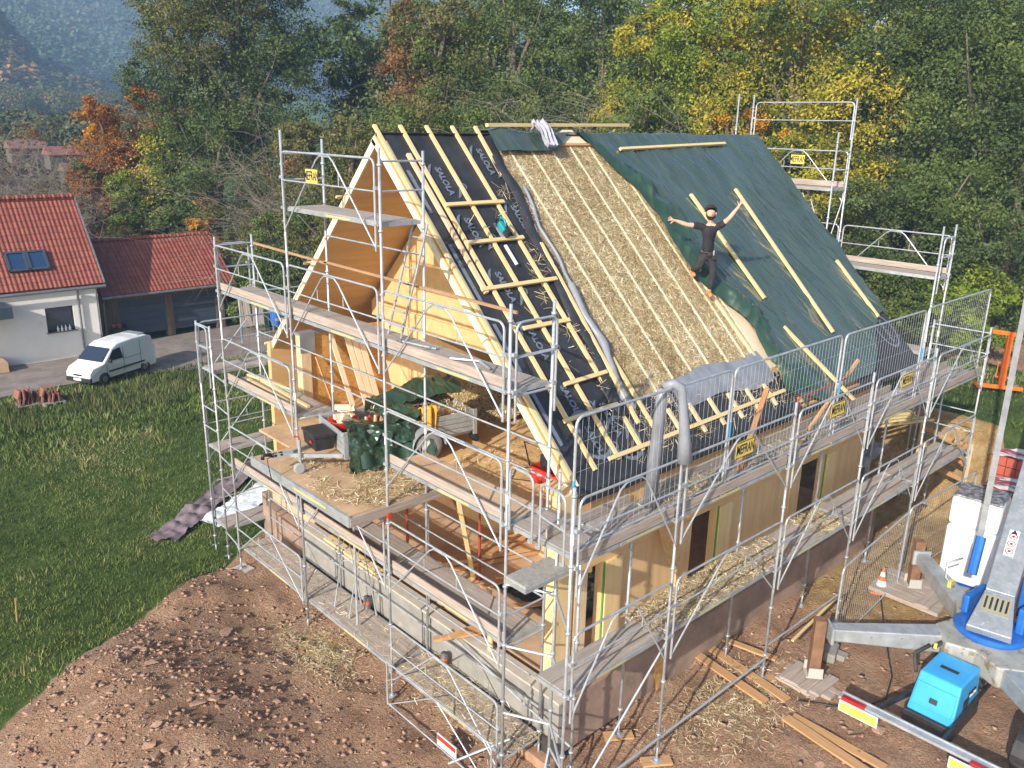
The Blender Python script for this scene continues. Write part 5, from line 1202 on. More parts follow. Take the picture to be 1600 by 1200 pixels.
def wrinkle(x, y, s=0):
    a = noise.noise(Vector((x * 1.1 + y * .9, (y - x * .35) * .35, s))); b = noise.noise(Vector((x * 3.1 + y * 1.6, (y - x * .5) * .7, s + 5)))
    c = 1 - abs(noise.noise(Vector((x * 2.0 + y * 1.1, y * .5, s + 9)))) * 2
    e = 1 - abs(noise.noise(Vector((x * 3.4 + y * 2.2, y * .8 - x * .5, s + 3)))) * 2
    return .045 * a + .012 * b + .034 * max(0, c) ** 4 + .022 * max(0, e) ** 5
def roof_tarps():
    t = thing('big_roof_tarp', 'big glossy blue green tarpaulin covering the back half of the roof over the ridge', 'tarpaulin', (9, 3, 5))
    mb = MB()
    def low(x): return -.02 if x < 9.9 else -.02 + 1.0 * sst((x - 9.9) / 2.6)
    def fn(u, v):
        y0 = low(7.2 + 5.3 * u); y = y0 + (6.4 - y0) * v; xl = lerp_table(XM, y) - .12; x = xl + (12.62 - xl) * u; y0 = low(x); y = y0 + (6.4 - y0) * v
        return over_ridge(x, y, .015 + max(-.01, wrinkle(x, y)) + .03)
    mb.grid(fn, 220, 240); mb.build('sheet', TARP, t, smooth=True)
    mb = MB()
    def fc(u, v):
        y = .1 + 5.2 * v; a = lerp_table(XL, y); b = lerp_table(XM, y) + .1; x = a + (b - a) * u
        cr = .12 * fbm(x * 2.0, y * 1.5, 3, 3) + .10 * (1 - abs(noise.noise(Vector((x * 2 - y * 2.4, y * 1.2, 8)))) * 2) ** 2
        amp = math.sin(min(1, .12 + u) * PI * .9) * (.35 if y > 4.3 else 1)
        return over_ridge(x, y, .03 + amp * (.09 + cr) + (.05 if y < 1.6 else 0) * amp)
    mb.grid(fc, 44, 200); mb.build('crumpled_edge', TARPG, t, smooth=True)
    mb = MB()
    def ff(u, v):
        x = 6.9 + 1.3 * u; y = .62 - .72 * v * (1 - .15 * math.sin(u * 7)); return RP(x, y, .05 + .11 * math.sin(min(1, v * 1.1) * PI) * (1 + .8 * fbm(x * 2.6, y * 2.6, 6, 3)) * math.sin(.25 + u * 2.5))
    mb.grid(ff, 40, 26); mb.build('crumpled_foot', TARPG, t, smooth=True)
    t = thing('small_ridge_tarp', 'small blue green tarpaulin laid over the ridge between the battens and the straw', 'tarpaulin', (4, 5, 7))
    mb = MB()
    def fr(u, v):
        x = 2.62 + 2.75 * u; y0 = 4.86 + .42 * sst((u - .55) / .4); y = y0 + (6.1 - y0) * v; pk = .10 * math.exp(-((x - 3.0) / .35) ** 2) * math.exp(-((y - 5.3) / .3) ** 2)
        return over_ridge(x, y, .05 + .7 * wrinkle(x * 1.5, y * 1.5, 4) + pk)
    mb.grid(fr, 70, 44); mb.build('sheet', TARP, t, smooth=True)
    # grey cloth thrown over the ridge timber
    mb = MB()
    def fk(u, v):
        a = (u - .5); x = 4.02 + a * (.42 - .14 * v) + .03 * math.sin(v * 5); s_ = v * .95 - .14
        p = Vector((x, 5.20 - max(0, s_) * .62, 7.56 - max(0, s_) * .60 + (.02 if s_ < 0 else 0) - (0 if s_ > 0 else (-s_) * 1.5))); 
        p += N_ * (.05 + .05 * math.sin(u * 19 + v * 2) + .05 * fbm(x * 5, v * 3, 2, 3)); return p
    mb.grid(fk, 40, 34); o = mb.build('grey_cloth', M('grey_cloth', (.42, .43, .48), (.30, .31, .36), 5, .8, bump=.4, bscale=8), smooth=True, solid=.012); tag(o, 'crumpled grey cloth hung over the ridge timber above the straw', 'cloth')
    def plank(a, b, lab, w=.085, h=.06, o=.09, name='loose_batten', m=PINE):
        mb = MB(); mb.beam(RP(*a, o), RP(*b, o), w, h, N_); q = mb.build(name, m, bevel=.005); tag(q, lab, 'batten', 'loose battens holding down the tarps')
    plank((7.74, 3.86), (7.86, 1.72), 'loose batten lying on the tarp right behind the man', o=.10)
    plank((7.83, 1.17), (8.72, -.62), 'loose batten at the foot of the big tarp, sticking out over the eaves', o=.11)
    plank((9.66, 3.91), (9.57, .85), 'long loose batten on the tarp right of the man, near his raised hand', o=.10)
    plank((11.94, 2.16), (11.99, .89), 'short loose batten near the right edge of the tarp', o=.09)
    plank((6.28, 4.85), (10.62, 4.97), 'long batten lying lengthwise on the big tarp just below the ridge', .07, .06, .10)
    mb = MB(); mb.beam((2.56, 5.13, 7.50), (7.1, 5.27, 7.56), .08, .07); q = mb.build('loose_batten', PINE, bevel=.005); tag(q, 'long timber lying along the very top of the ridge', 'batten', 'loose battens holding down the tarps')
    # cordless saw and level
    s_ = thing('circular_saw', 'small turquoise cordless saw lying on the dark membrane between battens', 'saw', RP(1.5, 3.5, 0)); T_ = M('turquoise_plastic', (.01, .27, .30), None, rough=.4)
    Mx = frame_M(RP(1.50, 3.52, .05), D2, Vector((1, 0, 0)))
    b = MB(); b.obox((0, 0, .06), (.22, .11, .12)); b.xf(Mx).build('motor_housing', T_, s_, bevel=.03)
    b = MB(); b.tube([(-.10, 0, .08), (-.16, 0, .16), (-.04, 0, .20), (.06, 0, .14)], .022); b.xf(Mx).build('handle', T_, s_, smooth=True)
    b = MB(); b.lathe((.12, .02, .05), [(0, -.03), (.10, -.03), (.10, .03), (0, .03)], 16, axis=(0, 1, 0)); b.xf(Mx).build('blade_guard', BLK, s_)
    b = MB(); b.obox((.02, 0, -.01), (.34, .17, .012)); b.xf(Mx).build('base_plate', GALVD, s_); b = MB(); b.obox((-.14, .0, .05), (.1, .08, .09)); b.xf(Mx).build('battery', BLK, s_, bevel=.01)
    b = MB(); b.beam(RP(1.42, 3.28, .02), RP(1.43, 2.96, .02), .06, .04, N_); tag(b.build('hand_saw', WHITEP, bevel=.01), 'slim white tool lying on the membrane below the turquoise saw', 'tool')
D2 = Vector((0, -.70711, -.70711))
roof_tarps()

def grey_rolls():
    t = thing('membrane_roll', 'two grey membrane rolls folded over the top of the mesh fence', 'roll', (.4, -1.4, 2))
    b = MB(); b.tube([(.22, -1.40, 4.06), (.30, -1.50, 4.12), (.38, -1.58, 4.06), (.42, -1.62, 3.75), (.45, -1.66, 3.35), (.47, -1.68, 2.95)], [.06, .075, .07, .065, .08, .12], 14); b.build('outer_roll', GREYM, t, smooth=True)
    b = MB(); b.tube([(.22, -1.38, 4.03), (.26, -1.34, 3.7), (.38, -1.22, 2.9), (.50, -1.10, 2.06)], [.07, .085, .095, .105], 14); b.build('inner_roll', GREYM, t, smooth=True)
grey_rolls()

# ---------------------------------------------------------------- the man
SKIN = M('skin', (.60, .34, .24), (.66, .40, .29), 8, .5, spec=.3)
def skin_mesh(name, verts, edges, radii, mat_, parent, org, sub=2, root=0):
    me = bpy.data.meshes.new('t'); me.from_pydata([tuple(v) for v in verts], edges, []); o = bpy.data.objects.new('t', me); S.collection.objects.link(o)
    md = o.modifiers.new('s', 'SKIN'); md.use_smooth_shade = True; md.branch_smoothing = .6
    for i, r_ in enumerate(radii): 
        d = me.skin_vertices[0].data[i]; d.radius = r_ if isinstance(r_, tuple) else (r_, r_); d.use_root = (i == root)
    sb = o.modifiers.new('u', 'SUBSURF'); sb.levels = sub; sb.render_levels = sub
    dg = bpy.context.evaluated_depsgraph_get(); m2 = bpy.data.meshes.new_from_object(o.evaluated_get(dg)); bpy.data.objects.remove(o)
    for v in m2.vertices: v.co = v.co - Vector(org)
    m2.materials.clear(); m2.materials.append(mat_)
    for p in m2.polygons: p.use_smooth = True
    m2.name = name; q = bpy.data.objects.new(name, m2); S.collection.objects.link(q); q.parent = parent; return q
def man():
    org = Vector((6.15, 2.1, 4.2)); t = thing('person', 'bearded man in black T-shirt and work trousers on the roof, arms spread wide', 'person', org)
    Fw = Vector((-.68, -.73, 0)); Rv = Vector((.731, -.682, 0)); U_ = Vector((0, 0, 1))
    pel = Vector((6.14, 2.10, 5.00)); V = []; E_ = []; R_ = []
    def a(p, r, par=None):
        V.append(Vector(p)); R_.append(r)
        if par is not None: E_.append((par, len(V) - 1))
        return len(V) - 1
    def pt(c, side, up, f=0): return Vector(c) + Rv * side + U_ * up + Fw * f
    root = a(pel, (.135, .105)); sp1 = a(pt(pel, 0, .17), (.125, .095), root); sp2 = a(pt(pel, 0, .36), (.15, .11), sp1); ch = a(pt(pel, .0, .52), (.14, .10), sp2)
    nk = a(pt(pel, 0, .63), .058, ch); nk2 = a(pt(pel, 0, .70, .01), .055, nk)
    hd0 = a(pt(pel, -.005, .76, .03), .078, nk2); hd1 = a(pt(pel, -.005, .84, .03), .098, hd0); hd2 = a(pt(pel, -.005, .92, .015), .085, hd1)
    sl = Vector((5.965, 2.245, 5.575)); sr = Vector((6.31, 1.93, 5.60))
    def arm(sh, el, wr, hand, sgn):
        s0 = a(sh, .066, ch); m1 = a(sh.lerp(el, .5), .058, s0); e = a(el, .048, m1); m2 = a(el.lerp(wr, .4), .048, e); w = a(wr, .028, m2)
        d = (hand - wr).normalized(); side = d.cross(Fw).normalized(); palm = a(wr + d * .045, (.034, .024), w); pk = a(wr + d * .085, (.040, .022), palm)
        for k, (off, L, sp) in enumerate(((-.030, .062, -.30), (-.010, .074, -.08), (.011, .070, .12), (.030, .055, .36))):
            r0 = wr + d * .095 + side * off; dd = (d + side * sp * .8 + Fw * (.12 * (k % 2) - .05)).normalized()
            f0 = a(r0, .0095, pk); f1 = a(r0 + dd * L * .5, .0088, f0); f2 = a(r0 + (dd * L) + Fw * -.006, .0072, f1)
        th = (d * .45 - side * sgn * .9).normalized(); t0 = a(wr + d * .04 - side * sgn * .032, .013, palm); t1 = a(wr + d * .045 - side * sgn * .03 + th * .04, .0105, t0); a(wr + d * .045 - side * sgn * .03 + th * .07, .008, t1)
    arm(sl, Vector((5.765, 2.42, 5.60)) + Fw * .06, Vector((5.575, 2.60, 5.69)) + Fw * .10, Vector((5.50, 2.67, 5.72)) + Fw * .12, 1 * TH[0])
    arm(sr, Vector((6.40, 1.84, 5.76)) + Fw * .10, Vector((6.51, 1.73, 6.00)) + Fw * .14, Vector((6.56, 1.69, 6.11)) + Fw * .15, TH[1])
    hl = pt(pel, -.10, -.07); hr = pt(pel, .10, -.07)
    kl = Vector((5.92, 2.17, 4.72)) + Fw * .06; al = Vector((6.05, 2.38, 4.63)); kr = Vector((6.24, 1.99, 4.58)) + Fw * .05; ar = Vector((6.19, 2.01, 4.23))
    def leg(h, k, an):
        h0 = a(h, .098, root); m = a(h.lerp(k, .5), .080, h0); k0 = a(k, .058, m); c = a(k.lerp(an, .35), .056, k0); q = a(an, .036, c); f = a(an + Vector((0, 0, -.06)) + Fw * .02, .038, q); a(an + Vector((0, 0, -.075)) + Fw * .14, .030, f)
    leg(hl, kl, al); leg(hr, kr, ar)
    skin_mesh('body', V, E_, R_, SKIN, t, org, 2)
    # T-shirt
    CL = M('black_cotton', (.012, .012, .016), (.02, .02, .026), 9, .85, bump=.4, bscale=9); TR = M('dark_work_trousers', (.014, .015, .018), (.03, .03, .034), 9, .85, bump=.5, bscale=9)
    Vs = [pt(pel, 0, .0), pt(pel, 0, .17), pt(pel, 0, .36), pt(pel, 0, .52), pt(pel, 0, .585), sl, sl.lerp(Vector((5.765, 2.42, 5.60)) + Fw * .06, .62), sr, sr.lerp(Vector((6.40, 1.84, 5.76)) + Fw * .10, .6)]
    Vs[0] = pt(pel, 0, -.03)
    skin_mesh('t_shirt', Vs, [(0, 1), (1, 2), (2, 3), (3, 4), (3, 5), (5, 6), (3, 7), (7, 8)], [(.158, .132), (.150, .120), (.168, .130), (.155, .115), .075, .080, .072, .080, .072], CL, t, org, 2)
    Vs = [pt(pel, 0, .08), pt(pel, 0, -.02), hl, hl.lerp(kl, .5), kl, kl.lerp(al, .4), al + Vector((0, 0, .0)), hr, hr.lerp(kr, .5), kr, kr.lerp(ar, .4), ar]
    skin_mesh('trousers', Vs, [(0, 1), (1, 2), (2, 3), (3, 4), (4, 5), (5, 6), (1, 7), (7, 8), (8, 9), (9, 10), (10, 11)], [(.152, .122), (.155, .125), .118, .104, .082, .074, .060, .118, .102, .080, .072, .062], TR, t, org, 2)
    BT = M('tan_boot_leather', (.50, .26, .10), (.42, .2, .08), 8, .7)
    for an in (al, ar): skin_mesh('boot', [an + Vector((0, 0, .02)), an + Vector((0, 0, -.06)), an + Vector((0, 0, -.075)) + Fw * .10, an + Vector((0, 0, -.085)) + Fw * .23], [(0, 1), (1, 2), (2, 3)], [.055, .058, .056, .046], BT, t, org, 2)
    b = MB(); c = pt(pel, 0, .03)
    b.tube([c + (Rv * math.cos(x) * .155 + Fw * math.sin(x) * .125) for x in [i * PI / 12 for i in range(25)]], .024, 6); b.build('belt', BLK, t)
    b = MB(); b.obox(pt(pel, .13, -.03, .10), (.13, .09, .17), rz=math.atan2(Rv.y, Rv.x)); b.obox(pt(pel, .02, -.0, .14), (.09, .05, .09), rz=math.atan2(Rv.y, Rv.x)); b.build('tool_pouch', BLK, t, bevel=.015)
    b = MB(); b.obox(pt(pel, .10, .04, .155), (.04, .02, .10), rz=.6); b.build('pliers', GALV, t)
    HR = M('dark_hair', (.02, .013, .01), (.035, .022, .016), 20, .8, bump=.8, bscale=30); hc = pt(pel, -.005, .86, .02)
    def blob(name, fn, m, nu=20, nv=14):
        b = MB(); b.grid(fn, nu, nv); b.build(name, m, t, smooth=True)
    def hair(u, v):
        th, ph = u * 2 * PI, v * PI * .56; d = Rv * math.sin(ph) * math.cos(th) + Fw * math.sin(ph) * math.sin(th) + U_ * math.cos(ph); fr = max(0, math.sin(th)) * sst((v - .5) / .4)
        return hc + U_ * .025 + d * (.124 + .04 * noise.noise(d * 13) - .055 * fr) - Fw * .028 + U_ * (.105 * fr)
    blob('hair', hair, HR)
    def beard(u, v):
        th = PI * (.02 + .96 * u); e_ = abs(u - .5) * 2; ph = PI * (.585 - .20 * e_ ** 3 + (.33 + .20 * e_ ** 3) * v); d = Rv * math.cos(th) * math.sin(ph) + Fw * math.sin(th) * math.sin(ph) + U_ * math.cos(ph)
        return hc + Vector((0, 0, -.015)) + Vector((d.x * .112, d.y * .112, d.z * .150)) + Fw * .022 - (U_ * .02 if v < .1 else U_ * 0)
    blob('beard', beard, M('beard_hair', (.026, .015, .011), (.045, .026, .018), 20, .9, bump=.8, bscale=30))
    b = MB()
    for s_ in (-.034, .034): b.lathe(hc + Rv * s_ + Fw * .096 + U_ * .008, [(0, -.005), (.006, -.003), (.006, .003), (0, .005)], 8)
    b.build('eyes', BLK, t); b = MB(); b.tube([hc + Fw * .095 + U_ * .01, hc + Fw * .125 - U_ * .03, hc + Fw * .10 - U_ * .042], [.010, .015, .012], 7)
    b.tube([hc + Rv * .10, hc + Rv * .112 - U_ * .03, hc + Rv * .10 - U_ * .05], .013, 6); b.tube([hc - Rv * .10, hc - Rv * .112 - U_ * .03, hc - Rv * .10 - U_ * .05], .013, 6); b.build('nose_and_ears', SKIN, t, smooth=True)
    b = MB(); b.tube([hc + Rv * -.025 + Fw * .108 - U_ * .062, hc + Fw * .115 - U_ * .068, hc + Rv * .025 + Fw * .108 - U_ * .062], .006, 5); b.build('mouth', M('lips', (.5, .2, .17)), t)
TH = (1, 1)
man()
# ---------------------------------------------------------------- car trailer on the platform
def trailer():
    O = Vector((-1.37, 4.48, 0)); u = Vector((.986, -.167, 0)); v = Vector((.167, .986, 0)); Mt = Matrix((u, v, Vector((0, 0, 1)))).transposed().to_4x4(); Mt.translation = O
    t = thing('car_trailer', 'galvanised car trailer with a black box on its drawbar, standing on the timber platform', 'trailer', (0, 4.7, 1.25))
    Z = 1.62; L, W = 2.75, 1.2
    b = MB(); b.box(0, L, 0, W, Z, Z + .04); b.xf(Mt).build('bed', BROWNWOOD, t)
    for nm, bx in (('side_board', (0, L, -.03, 0, Z, Z + .42)), ('side_board', (0, L, W, W + .03, Z, Z + .42)), ('front_board', (-.03, 0, -.03, W + .03, Z, Z + .42)), ('tailgate', (L, L + .03, -.03, W + .03, Z, Z + .42))):
        b = MB(); x0, x1, y0, y1, z0, z1 = bx
        for k in range(4): 
            q = (z1 - z0) / 4; b.box(x0, x1, y0, y1, z0 + q * k + .006, z0 + q * (k + 1) - .004)
        p = b.xf(Mt).build(nm, GALVD, t, bevel=.004)
    b = MB()
    for x in (0, L): 
        for y in (-.045, W + .005): b = MB(); b.box(x - .03, x + .05, y, y + .04, Z - .08, Z + .45); b.xf(Mt).build('corner_stanchion', GALVD, t)
    b = MB(); b.box(0, L, .1, .16, Z - .1, Z); b.box(0, L, W - .16, W - .1, Z - .1, Z); b.box(1.55, 1.65, -.1, W + .1, 1.5, 1.58); b.xf(Mt).build('chassis', GALVD, t)
    b = MB(); b.beam((0, .12, Z - .05), (-.85, .55, Z - .02), .05, .07); b.beam((0, W - .12, Z - .05), (-.85, .65, Z - .02), .05, .07); b.beam((-.8, .6, Z), (-1.15, .6, Z + .02), .08, .08); b.xf(Mt).build('drawbar', GALV, t)
    b = MB(); b.tube([(-1.0, .6, Z + .02), (-1.08, .6, Z + .02), (-1.12, .6, Z + .02), (-1.2, .6, Z + .02)], [.05, .035, .05, .035], 10); b.tube([(-1.2, .6, Z + .04), (-1.34, .6, Z + .06), (-1.36, .6, Z - .02)], .04); b.tube([(-1.1, .6, Z + .05), (-1.3, .52, Z + .0), (-1.28, .4, Z - .35)], .01, 6); b.xf(Mt).build('coupling', BLK, t, smooth=True)
    b = MB(); b.tube([(-.72, .42, Z + .30), (-.72, .42, Z - .12)], .032, 10); j = b.xf(Mt).build('jockey_wheel_post', GALV, t)
    b = MB(); b.tube([(-.72, .42, Z - .12), (-.68, .42, 1.42), (-.74, .42, 1.36)], .018); b.lathe((-.74, .42, 1.36), [(.0, -.03), (.085, -.03), (.11, -.02), (.11, .02), (.085, .03), (0, .03)], 18, axis=(0, 1, 0)); b.xf(Mt).build('jockey_wheel', M('grey_wheel', (.33, .34, .33), None, rough=.5), t)
    b = MB(); b.tube([(-.72, .42, Z + .3), (-.72, .42, Z + .36), (-.82, .42, Z + .38)], .014); b.xf(Mt).build('crank', RED, t)
    bx = MB(); bx.hexa([(-.46, .30, Z + .05), (-.10, .30, Z + .05), (-.10, .90, Z + .05), (-.46, .90, Z + .05), (-.48, .28, Z + .30), (-.08, .28, Z + .30), (-.08, .92, Z + .30), (-.48, .92, Z + .30)]); tb = bx.xf(Mt).build('tool_box', BLK, t, bevel=.02)
    bx = MB(); bx.box(-.50, -.06, .26, .94, Z + .30, Z + .355); bx.xf(Mt).build('lid', BLK, tb, bevel=.02); bx = MB(); bx.box(-.50, -.49, .4, .5, Z + .18, Z + .23); bx.xf(Mt).build('latch', RED, tb)
    for y in (-.18, W + .18):
        b = MB(); b.lathe((1.6, y, 1.55), [(.18, -.08), (.28, -.085), (.30, -.06), (.30, .06), (.28, .085), (.18, .08)], 24, axis=(0, 1, 0)); w_ = b.xf(Mt).build('wheel', M('grey_tyre', (.20, .20, .20), (.28, .28, .27), 8, .8), t, smooth=True)
        b = MB(); b.lathe((1.6, y, 1.55), [(0, -.05), (.08, -.06), (.17, -.03), (.19, -.06), (.19, .06), (.17, .03), (.08, .06), (0, .05)], 18, axis=(0, 1, 0)); b.xf(Mt).build('rim', WHITEP, w_, smooth=True)
        b = MB(); b.grid(lambda p, q: (1.6 - .36 * math.cos(PI * p), y + (q - .5) * .24, 1.55 + .36 * math.sin(PI * p)), 14, 2); b.xf(Mt).build('mudguard', GALVD, t, solid=.01)
    b = MB(); b.box(L - .02, L + .06, -.1, .15, Z - .22, Z - .1); b.box(L - .02, L + .06, W - .15, W + .1, Z - .22, Z - .1); b.xf(Mt).build('rear_lamp', BLK, t)
    # load: straw, tarpaulin, red tub of offcuts, yellow jacket
    r = np.random.default_rng(2); pts = [tuple(Mt @ Vector((r.uniform(1.0, 2.7), r.uniform(.05, 1.15), Z + .2 + .32 * r.random()))) for _ in range(2600)]
    b = MB(); b.grid(lambda p, q: (.9 + 1.8 * p, .05 + 1.1 * q, Z + .22 + .2 * math.sin(PI * p) * math.sin(PI * q) + .05 * noise.noise(Vector((p * 9, q * 7, 1)))), 24, 18); b.xf(Mt); o = b.build('straw_load', STRAWM); tag(o, 'loose straw heaped in the trailer under the green tarpaulin', 'straw', kind='stuff')
    o = strands('straw_tuft', pts, np.array([0, 0, 1.]), STRAND, o, .05, .18, .01, 12, .5)
    tp = thing('trailer_tarp', 'crumpled dark green tarpaulin thrown over the trailer side and its straw', 'tarpaulin', Mt @ Vector((1, .5, 2)))
    mb = MB()
    def near(p, q):
        x = .02 + 1.55 * p; drop = .78 + .10 * math.sin(x * 5); s_ = q * 1.15
        if s_ < .35: pos = Vector((x, .32 - s_ * 1.05, Z + .50 + .08 * math.sin(x * 4 + 1)))
        else: pos = Vector((x, -.07 - .12 * math.sin((s_ - .35) * 3), Z + .48 - (s_ - .35) / .8 * drop))
        w = fbm(x * 2.4, s_ * 3.4, 3, 4); rg = (1 - abs(noise.noise(Vector((x * 3.1 + s_ * 2, s_ * 2.8 - x, 2)))) * 2) ** 2
        return pos + Vector((0, -.09 * w - .07 * rg + .03, .04 * w))
    mb.grid(near, 120, 90); mb.xf(Mt).build('near_fold', TARPG, tp, smooth=True)
    mb = MB()
    def far(p, q):
        x = .9 + 1.9 * p; y = .55 + .72 * q; z = Z + .50 + .42 * math.sin(PI * min(1, q * .8 + .1)) * (.35 + .65 * sst(p / .6)) ; w = fbm(x * 2.6, y * 3, 6, 4); return Vector((x + .05 * w, y, z + .07 * w + .05 * (1 - abs(noise.noise(Vector((x * 4, y * 4, 7)))) * 2) ** 2 - .5 * sst((q - .8) / .2)))
    mb.grid(far, 70, 40); mb.xf(Mt).build('far_fold', TARPG, tp, smooth=True)
    mb = MB(); mb.grid(lambda p, q: Vector((.75 + .8 * p, -.1 + .75 * q, Z + .52 + .12 * fbm(p * 3, q * 3, 4, 4) + .12 * math.sin(PI * q))), 40, 30); mb.xf(Mt).build('middle_fold', TARPG, tp, smooth=True)
    mb = MB(); mb.grid(lambda p, q: Vector((.2 + 1.5 * p, -.2 - .1 * q - .04 * math.sin(p * 20), Z + .1 - (.30 + .16 * noise.noise(Vector((p * 5, 2, 2)))) * q)), 40, 10); mb.xf(Mt).build('hanging_edge', TARPG, tp, smooth=True)
    tub = MB(); tub.lathe(Mt @ Vector((.30, .80, Z + .04)), [(0, 0), (.22, 0), (.28, .36), (.30, .38), (.28, .38), (.21, .03), (0, .03)], 20); tag(tub.build('red_tub', RED, smooth=True), 'red plastic tub in the front of the trailer', 'tub')
    rr = random.Random(3)
    for k in range(7):
        b = MB(); c = Mt @ Vector((.30 + rr.uniform(-.14, .14), .80 + rr.uniform(-.14, .14), Z + .40 + .05 * k)); b.obox(c, (.30, .10, .09), M=Matrix.Rotation(rr.uniform(0, 3), 3, 'Z') @ Matrix.Rotation(rr.uniform(-.9, .9), 3, 'Y')); tag(b.build('wood_offcut', WHITEWOOD, bevel=.004), ['lowest', 'second lowest', 'third', 'middle', 'third highest', 'second highest', 'topmost'][k] + ' pale wood offcut piled in the red tub', 'offcut', 'wood offcuts in the red tub')
    for k in range(4):
        b = MB(); c = Mt @ Vector((.62 + k * .07, .42 + .05 * (k % 2), Z + .05)); b.beam(c, c + Vector((.03 * k, .02, .46)), .05, .03, (1, 0, 0)); tag(b.build('wood_peg', PINE2 if k % 2 == 0 else RED), ['pale upright stake next to the red tub', 'first red upright stake beside the red tub', 'second pale upright stake right of the red one', 'rightmost red upright stake beside the tub'][k], 'stake', 'stakes standing in the trailer')
    mb = MB()
    def jk(p, q):
        a = p - .5; s_ = q * .95; x = 1.72 + a * (.34 - .1 * q); 
        pos = Vector((x, .02 + .02 * math.sin(p * 9), Z + .66 - s_ * .75)) if q > .2 else Vector((x, .17 - q * .75, Z + .60 + .06 * math.sin(q * 12)))
        return pos + Vector((0, -.06 - .03 * math.sin(p * 14), 0))
    mb.grid(jk, 24, 30); o = mb.xf(Mt).build('yellow_jacket', M('ochre_cloth', (.62, .33, .035), (.52, .27, .03), 6, .8, bump=.3), smooth=True, solid=.02); tag(o, 'ochre yellow jacket hung over the side of the trailer', 'jacket')
trailer()

